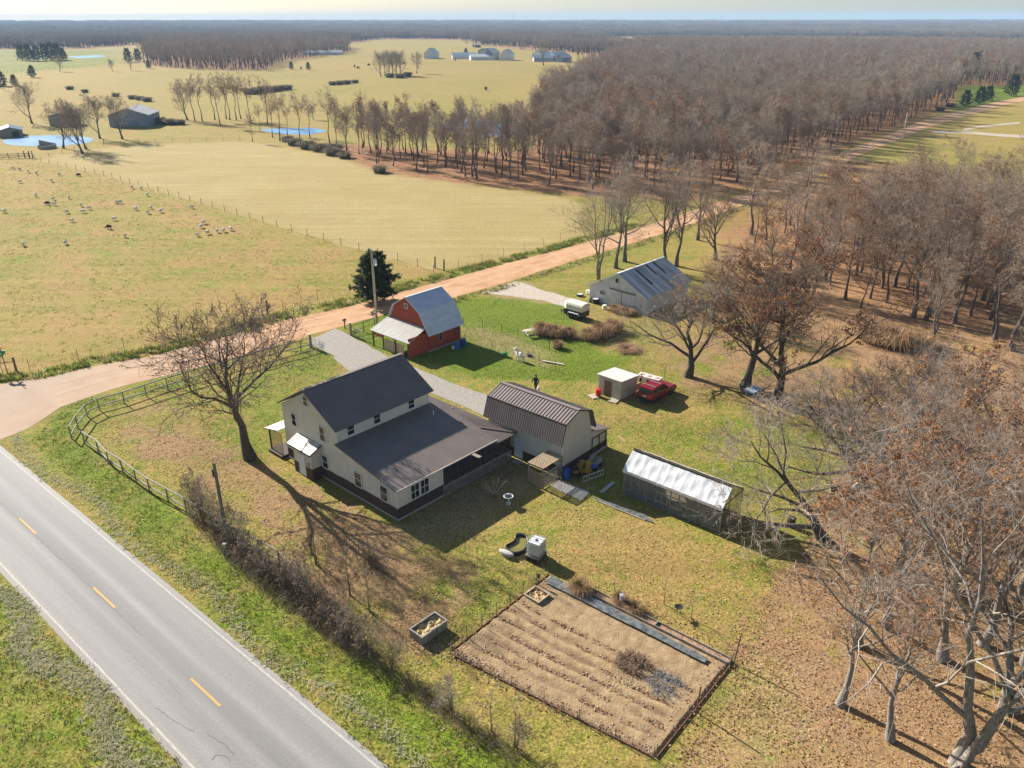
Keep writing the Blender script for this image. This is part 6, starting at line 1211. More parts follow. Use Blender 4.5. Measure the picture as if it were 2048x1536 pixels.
# ---- scattered trees on the right-hand slope
SA = make_tree(111, 14.5, .24, 500, .18, fork=.3, n=(10, 7, 6, 5), spread=(.4, .95), l1=(.48, .68), lead=.86, jit=.16, rmin=.013, bark=M_BARKW, twig=M_TWIGW); SB = make_tree(112, 13.5, .22, 1800, .2, fork=.28, n=(11, 7, 6, 5), spread=(.4, 1.0), l1=(.48, .68), lead=.86, jit=.17, rmin=.013, bark=M_BARKW, twig=M_TWIGR, leafm=M_LEAFD); SCt = make_tree(113, 12.5, .2, 300, .18, fork=.2, n=(12, 7, 6, 5), spread=(.35, .9), l1=(.5, .7), lead=.86, jit=.15, rmin=.013, bark=M_BARKW, twig=M_TWIGW, stems=2)
SP = (SA, SB, SCt)
r_ = np.random.default_rng(12)
slope = [(1502, 468), (1532, 480), (1569, 466), (1640, 514), (1655, 520), (1713, 551), (1722, 545), (1738, 485), (1764, 576), (1772, 605), (1789, 573), (1815, 578), (1826, 635), (1852, 640), (1860, 634), (1908, 647), (1940, 632), (1980, 639), (1605, 470), (1680, 485), (1760, 510), (1800, 510), (1830, 530), (1870, 540), (1900, 505), (1930, 560), (1960, 530), (1990, 590), (2030, 600), (2040, 650), (1720, 510), (1800, 458), (1850, 450), (1895, 462), (1935, 450), (1980, 458), (2025, 452), (2050, 470), (1870, 478), (1740, 466), (1780, 520), (1850, 500), (1890, 580), (1950, 495), (2000, 500), (2040, 520), (1580, 450), (1640, 470), (1750, 535), (1650, 560), (1690, 600), (1580, 540), (1545, 575), (1610, 610), (2020, 700), (1990, 680), (2050, 720), (2055, 560), (2020, 545), (1915, 610), (1965, 600)]
for i, (u, v) in enumerate(slope):
    sp_ = i % 3 if not (1600 < u < 1720 and 540 < v) else 1
    plant_tree(SP[sp_], 'slope_tree', ('bare grey tree', 'bare tree with a few russet leaves', 'twin-stemmed bare tree')[sp_] + ' scattered over the leafy slope at right', P(u, v), r_.uniform(0, 360), float(r_.uniform(.72, 1.12)), 'bare trees scattered over the leafy slope at right')
und = strew_pts = np.random.default_rng(31).uniform([1480, 440], [2060, 690], (46, 2))
for i, (u, v) in enumerate(und):
    if v > 640 and u < 1850 or (u < 1620 and v > 560): continue
    plant_tree(SP[(i * 2) % 3], 'young_slope_tree', 'young thin bare tree among the taller trees of the leafy slope', P(float(u), float(v)), r_.uniform(0, 360), float(r_.uniform(.35, .8)), 'young thin trees among the taller slope trees')
# ---- grove at lower right
M_BARKG = mat('pale_grey_bark', (.13, .112, .095), (.30, .265, .23), 6, .95, .3, 18, stretch=(2, 2, .6))
G1 = make_tree(121, 15.0, .40, 1500, .15, bark=M_BARKG, fork=.14, n=(11, 7, 5, 4), spread=(.5, 1.15), l1=(.72, 1.0), lead=.84, wob=.16, jit=.2, rmin=.009, stems=2); G2 = make_tree(122, 13.5, .28, 7500, .15, bark=M_BARKG, fork=.2, n=(10, 7, 6, 4), spread=(.45, 1.1), l1=(.56, .8), lead=.82, wob=.15, jit=.2, rmin=.009); G3 = make_tree(123, 14.5, .28, 2600, .15, bark=M_BARKG, fork=.28, n=(10, 7, 5, 4), spread=(.35, .9), l1=(.5, .72), lead=.86, wob=.14, jit=.19, rmin=.009)
grove = [(G1, 1915, 1530, 20, 1.2, 'thick forked oak at the bottom right corner'), (G1, 2010, 1420, 160, .95, 'forked oak at the right edge of the grove'), (G2, 1715, 1290, 40, .95, 'small russet-leaved oak leaning towards the plot'), (G3, 1885, 1320, 100, .95, 'straight bare tree in the middle of the grove'), (G2, 1965, 1290, 250, .95, 'leafy oak behind the forked corner oak'), (G3, 1900, 1190, 10, 1.0, 'tall bare grove tree above the straight one'), (G2, 1800, 1140, 120, .85, 'russet oak at the grove edge facing the greenhouse'), (G3, 2040, 1200, 210, 1.0, 'tall bare tree at the right edge above the forked oak'), (G1, 1990, 1060, 80, .92, 'forked bare oak high in the grove'), (G2, 1900, 1030, 300, .85, 'russet oak behind the russet grove edge tree'), (G3, 1820, 1000, 45, .85, 'grey bare tree at the top of the grove'), (G3, 2050, 980, 190, .95, 'bare tree at right edge near the top of the grove'), (G2, 1930, 930, 15, .8, 'russet bare tree at the upper end of the grove'), (G3, 1850, 900, 140, .75, 'small grey tree above the grove'), (G3, 2030, 860, 10, .8, 'bare tree at right edge over the tan slope'), (G3, 1775, 1255, 190, .85, 'grey bare tree between the two russet edge oaks'), (G3, 1680, 1410, 20, .72, 'young bare tree nearest the lower end of the plot'), (G3, 1950, 1195, 300, .9, 'bare tree right of the tall middle grove tree'), (G2, 2050, 1330, 120, .9, 'russet oak at the right edge behind the forked oak'), (G3, 1780, 1480, 110, .7, 'bare tree by the bottom edge left of the forked oak'), (G1, 1850, 1110, 200, .8, 'forked grey tree behind the russet edge oaks')]
for pr, u, v, ro, sc_, lb in grove: plant_tree(pr, 'grove_tree', lb, P(u, v), ro, sc_)
GHt = make_tree(131, 10.5, .34, 500, .14, fork=.10, n=(12, 8, 6, 5), spread=(.6, 1.3), l1=(.62, .95), lead=.72, jit=.2, rmin=.012, up=.03, lean=(-.55, .12), bark=M_BARKD)
plant_tree(GHt, 'spreading_oak', 'low spreading bare oak reaching over the greenhouse end', P(1645, 1078), 0, 1.05); plant_tree(GHt, 'spreading_oak', 'second low spreading bare oak on the grass behind the greenhouse', P(1715, 960), 15, .95)
GHu = make_tree(132, 8.5, .26, 300, .14, fork=.12, n=(12, 8, 6, 5), spread=(.5, 1.25), l1=(.8, 1.1), lead=.8, jit=.2, rmin=.012, bark=M_BARKD)
for lb, u, v, ro in (('bare tangled tree between the lower oaks and the tan slope', 1690, 905, 70), ('bare tangled tree right of the pale broken limb', 1835, 955, 210), ('bare tangled tree at the top left of the grove', 1870, 868, 300)): plant_tree(GHu, 'spreading_oak', lb, P(u, v), ro, .95)

plant_tree(GHu, 'spreading_oak', 'tangled bare tree on the green grass behind the greenhouse', P(1725, 985), 10, 1.0); plant_tree(GHu, 'spreading_oak', 'bare tangled tree above the spreading oak near the tan slope', P(1790, 880), 120, .95)
t_ = thing('fallen_limb', 'pale broken limb lying behind the spreading oak', 'log', P(1690, 996)); mb = MB(); mb.tube([(0, 0, .25), P(1715, 978) - P(1690, 996) + UPV * .6, P(1740, 958) - P(1690, 996) + UPV * 1.0], [.16, .13, .06], 8); mb.build('wood', mat('bleached_limb', (.5, .44, .36), (.6, .54, .46), 4, .9), t_)
t_ = thing('dark_drum', 'dark drum standing on the grass beyond the greenhouse end', 'drum', P(1581, 1052)); mb = MB(); mb.lathe([(0, 0), (.3, 0), (.3, .75), (.26, .78), (0, .78)], 14); mb.build('shell', mat('dark_plum_metal', (.03, .022, .035), None, rough=.5), t_)
# ---- saplings, brambles, weeds
SAP = make_tree(141, 3.0, .035, 0, fork=.3, n=(6, 4, 3), spread=(.4, .9), l1=(.35, .5), rmin=.006)
for lb, u, v, s_, ro in (('left sapling beside the dish feeder', 1328, 1208, .8, 10), ('right sapling beside the dish feeder', 1382, 1236, .75, 100), ('left of two bare saplings in the hedge end below the plot', 982, 1462, 1.05, 40), ('right of two bare saplings in the hedge end below the plot', 1030, 1492, 1.15, 220), ('thin sapling standing in the hedge below the house', 700, 1190, 1.5, 30), ('pale thin sapling in the middle of the hedge', 632, 1130, 1.4, 160), ('slim sapling near the raised straw bed in the hedge', 740, 1225, 1.3, 280), ('bare shrub sapling on the lawn near the hedge', 738, 1128, 1.0, 80)):
    plant_tree(SAP, 'sapling', lb, P(u, v), ro, s_)
CANE = [tuft_mesh('canes_%d' % k, 170, 1.15, 1.15, 1.6, 40 + k, mat('bramble_cane', (.14, .09, .058), (.25, .175, .12), 3, .95), .009, .9, 1.0, .55, 4) for k in range(3)]
def bush(proto, name, label, loc, sc_, rot, grp=None, cat='shrub'):
    o = link(name, proto); o.location = loc; o.scale = sc_; o.rotation_euler = (0, 0, rot); return tag(o, label, cat, grp)
hedge = [(392, 1012, 1.15), (405, 1045, 1.1), (440, 1085, 1.0), (470, 1112, 1.1), (505, 1135, 1.2), (540, 1160, 1.1), (570, 1182, 1.2), (600, 1208, 1.15), (632, 1235, 1.05), (665, 1262, 1.15), (700, 1285, 1.0), (740, 1312, .85), (780, 1340, .8), (820, 1368, .75), (862, 1402, .8), (900, 1430, .8), (940, 1455, .75), (985, 1478, .7), (1030, 1505, .7), (590, 1160, .9), (650, 1205, .9), (690, 1235, .8)]
ORD = 'first second third fourth fifth sixth seventh eighth ninth tenth eleventh twelfth thirteenth fourteenth fifteenth sixteenth seventeenth eighteenth nineteenth twentieth twenty-first twenty-second'.split()
HB = make_tree(161, 2.7, .04, 120, .12, fork=.1, n=(15, 6, 5, 3), spread=(.3, .8), l1=(.45, .7), rmin=.008, stems=5, jit=.2, bark=M_BARKD, twig=mat_vary('hedge_twig', (.20, .16, .125), (.34, .285, .235)))
for i, (u, v, s_) in enumerate(hedge[:20:1]):
    if i < 13 or i % 3 == 0: plant_tree(HB, 'hedge_shrub', 'tall loose bare shrub rising from the roadside hedge', P(u + 4 - (i % 3) * 4, v - 3), i * 67, (1.25 - .03 * i) * (.85 + .3 * ((i * 5) % 4) / 4), 'tall bare shrubs of the roadside hedge')['label'] = ORD[i] + ' tall loose shrub of the roadside hedge, counted from the fence corner end'
for i, (u, v, s_) in enumerate(hedge): bush(CANE[i % 3], 'bramble_bush', (ORD[i] + ' low bramble bush of the roadside hedge, counted from the fence corner end') if i < 19 else 'extra bramble bush on the house side of the hedge, ' + ('nearest the dark pole', 'in the middle', 'farthest from the dark pole')[i - 19], P(u, v), (s_ * 1.05, s_ * 1.05, s_ * (1.0 if i < 11 else .55)), r_.uniform(0, 6), 'brambles of the roadside hedge')
bush(CANE[1], 'bramble_bush', 'reddish bare shrub on the lawn between house and hedge', P(745, 1130), (.95, .95, .8), .4)
t_ = thing('pruned_shrub', 'fan of pale bare pruned stems beside the bird bath', 'shrub', P(989, 993))
for k in range(12):
    a = r_.uniform(-1.2, 1.2); mb = MB(); e = Vector((math.sin(a) * 1.3, math.cos(a * 2) * .4 - .2, r_.uniform(1.2, 1.8))); mb.tube([(0, 0, .1), e * .5 + Vector((0, 0, .15)), e], [.03, .022, .01], 5); mb.build('stem', mat('pale_stem', (.4, .3, .2), None), t_)
mb = MB(); mb.lathe([(0, 0), (.2, 0), (.16, .2), (0, .26)], 10); mb.build('stump', M_BARK, t_)
WEED = [tuft_mesh('weeds_%d' % k, 900, 1.0, 1.0, 1.25, 60 + k, mat('tawny_weed', (.22, .125, .055), (.40, .255, .13), 3, .95), .013, .8, 1.0, .75, 3) for k in range(2)]
for i, (u, v, sx_, sz_, lb) in enumerate(((1085, 668, 1.5, 1.1, 'round tawny weed clump behind the picnic table'), (1112, 672, 1.4, 1.05, 'tawny weed clump right of the picnic table'), (1140, 672, 1.2, .85, 'smaller tawny weed clump below the horse trailer'), (1180, 678, 1.5, 1.0, 'tall tawny weeds below the right of the trailer'), (1205, 672, 1.7, 1.25, 'largest tawny weed heap before the white barn'), (1228, 662, 1.5, 1.15, 'tawny weeds at the right end of the brush row'), (1115, 696, .8, .7, 'lone small tawny tuft on the lawn'), (1255, 700, 1.6, .35, 'low trampled straw patch below the weeds'), (1232, 622, 1.2, .6, 'weeds growing before the sliding barn door'), (1255, 628, 1.2, .6, 'weeds growing at the right of the sliding door'), (1750, 682, 2.6, 1.3, 'broad brown thicket on the tan slope, left part'), (1790, 690, 2.8, 1.6, 'broad brown thicket on the tan slope, middle part'), (1835, 692, 2.4, 1.2, 'broad brown thicket on the tan slope, right part'), (1160, 1185, .9, .7, 'dry tuft at the start of the long bed'), (1240, 1205, .7, .5, 'dry tuft round the grey canister'), (1270, 1222, .7, .5, 'dry tuft behind the long bed'))):
    bush(WEED[i % 2], 'dry_weeds', lb, P(u, v), (sx_ * .85, sx_ * .85, sz_), i * .9, None, 'weeds')
# ---- evergreen cedars
def cedar_mesh(seed, H, R, nb=95, ns=26):
    """boughs that carry flat sprays, with gaps between them"""
    r = np.random.default_rng(seed); f = np.sort(r.uniform(.05, .97, nb)); a = np.arange(nb) * 2.4 + r.normal(0, .35, nb); ln = R * np.clip(1.12 - f, .04, 1) ** .75 * r.uniform(.62, 1.12, nb) * np.where(f < .14, .7, 1)
    t = r.uniform(.22, 1.0, (nb, ns)); rise = r.uniform(.05, .42, nb)[:, None]; rad = ln[:, None] * t
    c_ = np.stack([np.cos(a)[:, None] * rad, np.sin(a)[:, None] * rad, f[:, None] * H + rise * rad], -1) + r.normal(0, .10, (nb, ns, 3)); c_ = c_.reshape(-1, 3); n = len(c_)
    out = np.stack([np.cos(a), np.sin(a), np.full(nb, .35)], -1)[:, None].repeat(ns, 1).reshape(-1, 3); V, F = [], []
    for k in range(4):
        d = unit(out + r.normal(0, .55, (n, 3))); sd = unit(np.cross(d, r.normal(0, .4, (n, 3)) + np.array([0, 0, 1.0]))) * .10; L_ = r.uniform(.25, .62, (n, 1)); V.append(np.stack([c_, c_ + d * L_ * .5 + sd, c_ + d * L_, c_ + d * L_ * .5 - sd], 1).reshape(-1, 3)); F.append(np.arange(4 * n).reshape(n, 4) + k * 4 * n)
    return mesh_np('crown', np.concatenate(V), F, leafy('cedar_green', (.028, .05, .013), (.085, .115, .032), 1.2, .25))
CT = MB(); CT.tube([(0, 0, 0), (0, 0, 1.2), (.05, 0, 5)], [.2, .16, .03], 8); _o = CT.build('trunk', M_BARK); cedar_trunk = _o.data; bpy.data.objects.remove(_o)
CED = cedar_mesh(5, 6.6, 3.6, 120, 40); CEDS = cedar_mesh(6, 6.6, 3.2, 80, 16)
def cedar(lb, u, v, s, far=True, grp=None):
    t = thing('cedar_tree', lb, 'tree', P(u, v), (u * 37) % 360, grp); t.scale = s if isinstance(s, tuple) else (s,) * 3; link('trunk', cedar_trunk, t); link('crown', CEDS if far else CED, t)
cedar('dark green cedar standing behind the tall utility pole', 752, 602, (1.0, 1.0, 1.0), False)
for lb, u, v, s in (('dark cedar at the dirt road bend, left of three', 1929, 213, 1.0), ('dark cedar at the dirt road bend, middle of three', 1958, 208, 1.1), ('dark cedar at the dirt road bend, right of three', 1975, 202, 1.0), ('broad dark cedar at the right edge by the road', 2022, 192, 1.5), ('tall dark cedar at the edge of the far right wood', 1945, 156, 2.3), ('left of the two cedars at the end of the left wood', 257, 124, 1.7), ('right of the two cedars at the end of the left wood', 277, 123, 1.6), ('lone round cedar in the far left pasture', 66, 155, 1.1), ('dark cedar bush at the left edge, nearer one', 30, 172, .9), ('dark cedar at the very left edge', 3, 172, 1.3), ('small cedar in the far middle field, left', 583, 139, .8), ('small cedar in the far middle field, right', 617, 140, .8), ('low cedar at the foot of the left wood', 298, 137, .9), ('cedar behind the distant farmstead sheds', 932, 110, 1.0)): cedar(lb, u, v, s)
for i, (u, v, s) in enumerate(((45, 121, 2.0), (60, 122, 2.1), (75, 122, 1.9), (92, 121, 2.2), (105, 121, 2.3), (118, 120, 2.2), (128, 121, 1.6))): cedar('dark evergreen in the clump in the far left field', u, v, s, True, 'evergreen clump in the far left field')

# ---------------------------------------------------------------- the woods
WP = [make_tree(200 + k, 14.5, .19, (120, 500, 0, 260, 60)[k], .34, fork=.34, n=(11, 7, 5, 4), spread=(.3, .85), l1=(.40, .60), up=.17, lead=.86, jit=.16, rmin=.018, bark=M_BARKW, twig=(M_TWIGW, M_TWIGR, M_TWIGW, M_TWIG, M_TWIGW)[k], leafm=M_LEAFD, twig_l=(.55, .9)) for k in range(5)]
def low_tree(seed, H, tw, lf=0):
    r, L0, L1, L2, L3, _ = skeleton(seed, H, .26, fork=.32, n=(9, 6, 5), spread=(.3, .85), l1=(.40, .58), up=.16, lead=.86, rmin=.042, jit=.18)
    L3 = (L3[0][:, ::3], L3[1][:, ::3]); L2 = (L2[0][:, ::2], L2[1][:, ::2]); L1 = (L1[0][:, ::2], L1[1][:, ::2]); L0 = (L0[0][:, [0, 3, 7]], L0[1][:, [0, 3, 7]])
    leaves = leafcards(r, alongs(r, L3[0], lf), .6) if lf else None
    return tubemesh('low_tree', [(*L0, 4), (*L1, 3), (*L2, 3), (*L3, 3)], [tw, M_LEAFD, M_BARKW], leaves, [2, 2, 0, 0])
M_FTW = mat_vary('far_twig', (.22, .175, .135), (.40, .34, .275)); M_FTR = mat_vary('far_ruddy_twig', (.25, .18, .135), (.38, .29, .22))
LOW = [low_tree(300, 14, M_FTW), low_tree(301, 15, M_FTR, 60), low_tree(302, 13.5, M_FTW), low_tree(303, 14.5, M_FTW, 30)]
def sample(poly, dens, seed, jitter=.42, lo=0, hi=1e9, xlim=None):
    """one point per cell of a jittered grid inside the outline"""
    r = np.random.default_rng(seed); s = 1 / math.sqrt(dens); x0, y0 = poly.min(0); x1, y1 = poly.max(0)
    gx_, gy_ = np.meshgrid(np.arange(x0, x1, s), np.arange(y0, y1, s)); p = np.stack([gx_.ravel(), gy_.ravel()], 1) + r.uniform(-jitter, jitter, (gx_.size, 2)) * s
    d = np.hypot(p[:, 0], p[:, 1]); k = (d >= lo) & (d < hi) & (np.abs(p[:, 0]) < p[:, 1] * .70 + 20) ; p = p[k]; return p[pip(p[:, 0], p[:, 1], poly)]
Z_WOOD = Pn([(668, 300), (740, 328), (830, 344), (980, 362), (1100, 374), (1180, 380), (1290, 378), (1370, 388), (1440, 372), (1500, 362), (1600, 322), (1700, 286), (1850, 228), (1905, 207), (1914, 172), (2600, 168), (2600, 62), (1300, 62), (1245, 116), (1090, 205), (1062, 292), (1000, 303), (850, 300), (690, 290)])
near = np.concatenate([sample(Z_WOOD, 1 / 30, 1, hi=430)]); near = near[np.argsort(np.hypot(near[:, 0], near[:, 1]))]
pondp = Pn([(870, 262), (930, 232), (1010, 236), (1060, 262), (1030, 285), (900, 285)]); near = near[~pip(near[:, 0], near[:, 1], pondp)]
r_ = np.random.default_rng(77)
for i, (a, b) in enumerate(near[:300]):
    plant_tree(WP[int(r_.integers(0, 5))], 'wood_tree', 'bare grey tree at the front of the dense wood beyond the fields', (a, b, 0), r_.uniform(0, 360), (float(r_.uniform(.7, 1.2)),) * 2 + (float(r_.uniform(.66, 1.16)),), 'bare trees at the front of the dense wood')
def gn_scatter(name, label, pts, zs, protos, smin, smax, seed, cat='woodland'):
    """one object of points that carry tree meshes"""
    src = []
    for k, me in enumerate(protos):
        o = bpy.data.objects.new(name + '_source', me); src.append(o)
    me = bpy.data.meshes.new(name); r = np.random.default_rng(seed); n = len(pts); me.vertices.add(n); me.vertices.foreach_set('co', np.column_stack([pts, zs]).astype(np.float32).ravel())
    at = me.attributes.new('pick', 'INT', 'POINT'); at.data.foreach_set('value', r.integers(0, len(protos), n).astype(np.int32)); at = me.attributes.new('rot', 'FLOAT', 'POINT'); at.data.foreach_set('value', r.uniform(0, 6.28, n).astype(np.float32)); at = me.attributes.new('size', 'FLOAT', 'POINT'); at.data.foreach_set('value', r.uniform(smin, smax, n).astype(np.float32))
    ob = link(name, me); ng = bpy.data.node_groups.new(name, 'GeometryNodeTree'); ng.interface.new_socket('Geometry', in_out='INPUT', socket_type='NodeSocketGeometry'); ng.interface.new_socket('Geometry', in_out='OUTPUT', socket_type='NodeSocketGeometry')
    N = ng.nodes; L = ng.links; gi = N.new('NodeGroupInput'); go_ = N.new('NodeGroupOutput'); jn = N.new('GeometryNodeJoinGeometry'); m2p = N.new('GeometryNodeMeshToPoints'); L.new(gi.outputs[0], m2p.inputs[0])
    def attr(nm, ty):
        a = N.new('GeometryNodeInputNamedAttribute'); a.data_type = ty; a.inputs[0].default_value = nm; return a
    ar, az_ = attr('rot', 'FLOAT'), attr('size', 'FLOAT'); cx = N.new('ShaderNodeCombineXYZ'); L.new(ar.outputs[0], cx.inputs[2])
    for k, o in enumerate(src):
        oi = N.new('GeometryNodeObjectInfo'); oi.inputs[0].default_value = o; ap = attr('pick', 'INT'); cp = N.new('FunctionNodeCompare'); cp.data_type = 'INT'; cp.operation = 'EQUAL'; L.new(ap.outputs[0], cp.inputs[2]); cp.inputs[3].default_value = k
        ip = N.new('GeometryNodeInstanceOnPoints'); L.new(m2p.outputs[0], ip.inputs[0]); L.new(cp.outputs[0], ip.inputs[1]); L.new(oi.outputs['Geometry'], ip.inputs[2]); L.new(cx.outputs[0], ip.inputs[5]); L.new(az_.outputs[0], ip.inputs[6]); L.new(ip.outputs[0], jn.inputs[0])
    L.new(jn.outputs[0], go_.inputs[0]); md = ob.modifiers.new('scatter', 'NODES'); md.node_group = ng
    return tag(ob, label, cat, kind='stuff')
rest = near[300:]
WJ = []
for k in range(4):                                                     # whole trees as single meshes for the massed wood
    r, L0, L1, L2, L3, L4 = skeleton(220 + k, 14.5, .19, fork=.34, n=(11, 7, 5, 4), spread=(.3, .85), l1=(.40, .60), up=.17, lead=.86, jit=.16, rmin=.020, twig_l=(.55, .9))
    WJ.append(tubemesh('wood_tree_mass', [(*L0, 6), (*L1, 4), (*L2, 3), (*L3, 3), (*L4, 3)], [(M_TWIGW, M_TWIGR, M_TWIGW, M_TWIG)[k], M_LEAFD, M_BARKW], leafcards(r, alongs(r, L4[0], (60, 300, 20, 120)[k]), .34), [2, 2, 0, 0, 0]))
gn_scatter('woodland', 'dense bare wood filling the middle distance right of the fields', rest, np.zeros(len(rest)), WJ, .72, 1.15, 5)
mid = sample(Z_WOOD, 1 / 42, 3, lo=430, hi=1300); lw = sample(Z_LEFTWOOD, 1 / 60, 4)
gn_scatter('woodland', 'bare wood stretching back towards the ridge', mid, np.zeros(len(mid)), LOW, .7, 1.2, 6)
gn_scatter('woodland', 'bluish bare wood standing alone in the far left fields', lw, np.zeros(len(lw)), LOW, .9, 1.2, 7)
# far forest as clumps of many low trees
def clump(seed):
    r = np.random.default_rng(seed); V, F, M, off = [], [], [], 0
    for k in range(26):
        rr, L0, L1, L2, L3, _ = skeleton(seed * 50 + k, 13.5, .3, fork=.32, n=(8, 5, 4), spread=(.4, 1.0), l1=(.38, .56), lead=.86, rmin=.075, jit=.2); p = r.uniform(-26, 26, 2)
        for q, (a, b, kk, m) in enumerate(((L0[0][:, [0, 7]], L0[1][:, [0, 7]], 3, 1), (L1[0][:, ::3], L1[1][:, ::3], 3, 1), (L2[0][:, ::4], L2[1][:, ::4], 3, 0), (L3[0][:, ::3], L3[1][:, ::3], 3, 0))):
            v, f = tubes(a + np.array([p[0], p[1], 0]), b * 1.3, kk, off); V.append(v); F.append(f); M.append(m); off += len(v)
    return mesh_np('far_clump', np.concatenate(V), F, [(M_FTW, M_FTR, M_FTW)[seed % 3], M_BARKW], M)
CL = [clump(1), clump(2), clump(3)]
allfar = np.concatenate([Z_FAR]); fp = sample(Z_WOOD, 1 / 1500, 8, lo=1300, hi=3000)
Z_BAND = Pn([(-900, 100), (150, 97), (240, 91), (300, 88), (700, 86), (760, 77), (950, 79), (975, 89), (1050, 96), (1240, 112), (1330, 70), (3400, 70), (3400, 45), (-900, 45)])
fb = sample(Z_BAND, 1 / 1500, 9, lo=300, hi=2600); ff = sample(np.array([(-6000, 2000), (6000, 2000), (6000, 7200), (-6000, 7200)]), 1 / 9000, 10, lo=2500, hi=6900)
open_ = vnoise(ff[:, 0] / 2.6, ff[:, 1], 330, 91) < .66; ff = ff[open_]
fp = np.concatenate([fp, fb]); fp = fp[(np.hypot(fp[:, 0], fp[:, 1]) < 1180) | (vnoise(fp[:, 0] / 2.6, fp[:, 1], 330, 91) < .66)]; fp = fp[np.unique((fp / 22).astype(int), axis=0, return_index=True)[1]]
gn_scatter('woodland', 'hazy bare forest covering the land below the ridge', fp, gz(fp[:, 0], fp[:, 1]), CL, .9, 1.15, 11)
gn_scatter('woodland', 'blue far forest on the ridge along the horizon', ff, gz(ff[:, 0], ff[:, 1]), CL, 1.0, 1.6, 12)
# ---- single trees and thickets in the far fields
FT = make_tree(151, 14, .3, 0, fork=.15, n=(12, 7, 6, 4), spread=(.4, 1.0), l1=(.6, .8), lead=.8, jit=.16, rmin=.025, twig=M_TWIGW); FS = make_tree(152, 15, .2, 150, .35, fork=.45, n=(10, 6, 5, 4), spread=(.4, .95), l1=(.36, .54), jit=.16, rmin=.024, twig=M_TWIGW)
for pr, u, v, s, lb in ((FT, 64, 247, 1.05, 'round bare tree behind the left pond'), (FT, 165, 307, 1.0, 'bare tree with twisted limbs in front of the left pond'), (FT, 127, 297, .95, 'bare tree beside the stock shelter box'), (FT, 172, 298, .9, 'second twisted bare tree in front of the left pond'), (FT, 245, 278, .95, 'slim bare tree in front of the blue-grey barn'), (FT, 200, 277, .95, 'slim bare tree at the left end of the blue-grey barn'), (FT, 120, 143, .8, 'small lone bare tree in the far left pasture'), (FT, 226, 143, .6, 'tiny bare tree in the far left pasture'), (FT, 262, 141, .7, 'small bare tree near the two far cedars'), (FT, 833, 147, 1.0, 'lone round bare tree right of the far clump'), (FT, 1087, 131, 1.5, 'lone bare tree before the distant farmstead'), (FT, 375, 240, 1.0, 'leftmost tree of the bare row beyond the stubble field'), (FT, 627, 239, .4, 'very small bare tree near the blue pond')): plant_tree(pr, 'field_tree', lb, P(u, v), (u * 53) % 360, s)
for i, (u, v) in enumerate(((390, 242), (405, 243), (430, 240), (441, 252), (453, 238), (460, 240), (473, 240), (482, 238), (502, 246), (535, 250), (520, 262), (545, 275), (560, 282), (575, 270), (600, 280), (505, 284), (620, 275), (660, 290))): plant_tree(FS, 'field_tree', 'slender bare tree in the row between stubble field and far fields', P(u, v), (u * 71) % 360, .55 + .55 * ((i * 7) % 5) / 5 if v > 255 else 1.0, 'slender bare trees beyond the stubble field')
for u, v in ((762, 153), (770, 152), (778, 150), (785, 151), (793, 150), (800, 152)): plant_tree(FT, 'field_tree', 'bare tree in the tall clump in the far middle field', P(u, v), (u * 71) % 360, 1.1, 'bare tree clump in the far middle field')
SHR = [tuft_mesh('thicket_%d' % k, 420, 1.6, 1.6, 1.8, 90 + k, mat('dark_thicket', (.10, .085, .045), (.2, .16, .09), 2, .95), .05, .8, 1.0, .8, 3) for k in range(2)]
for i, (u, v, s) in enumerate(((590, 290, 1.5), (615, 297, 1.6), (640, 302, 1.5), (665, 310, 1.4), (690, 316, 1.2), (575, 283, 1.2), (320, 247, 1.6), (340, 249, 1.5), (360, 249, 1.3), (560, 181, 2.0), (545, 183, 2.0), (530, 184, 2.2), (515, 186, 2.2), (500, 188, 2.2), (575, 179, 1.8), (665, 170, 1.5), (680, 169, 1.6), (695, 168, 1.6), (710, 166, 1.4), (780, 155, 2.0), (800, 156, 2.0), (815, 153, 2.0), (265, 198, 1.3), (280, 200, 1.3), (295, 203, 1.4), (232, 193, 1.2), (170, 185, 1.2), (140, 179, 1.3), (670, 302, 1.5), (760, 345, 1.2), (1880, 222, 1.2), (1900, 214, 1.2))): 
    where = 'in the dark row below the small blue pond' if i < 6 or i == 28 else 'right of the large blue-grey barn' if i < 9 else 'in the long hedge beyond the slender tree row' if i < 15 else 'in the short hedge of the far middle field' if i < 19 else 'at the foot of the far middle tree clump' if i < 22 else 'on the rough bank above the blue-grey barn' if i < 25 else ('on the bank left of the barn, nearer one', 'on the far left pasture, right one', 'on the far left pasture, left one')[i - 25] if i < 28 else 'standing alone at the top edge of the stubble field' if i == 29 else 'beside the dirt road at the far cedars'
    bush(SHR[i % 2], 'thicket', 'dark low thicket bush ' + where, P(u, v), (s, s, s * .8), i, 'thicket bushes ' + where)
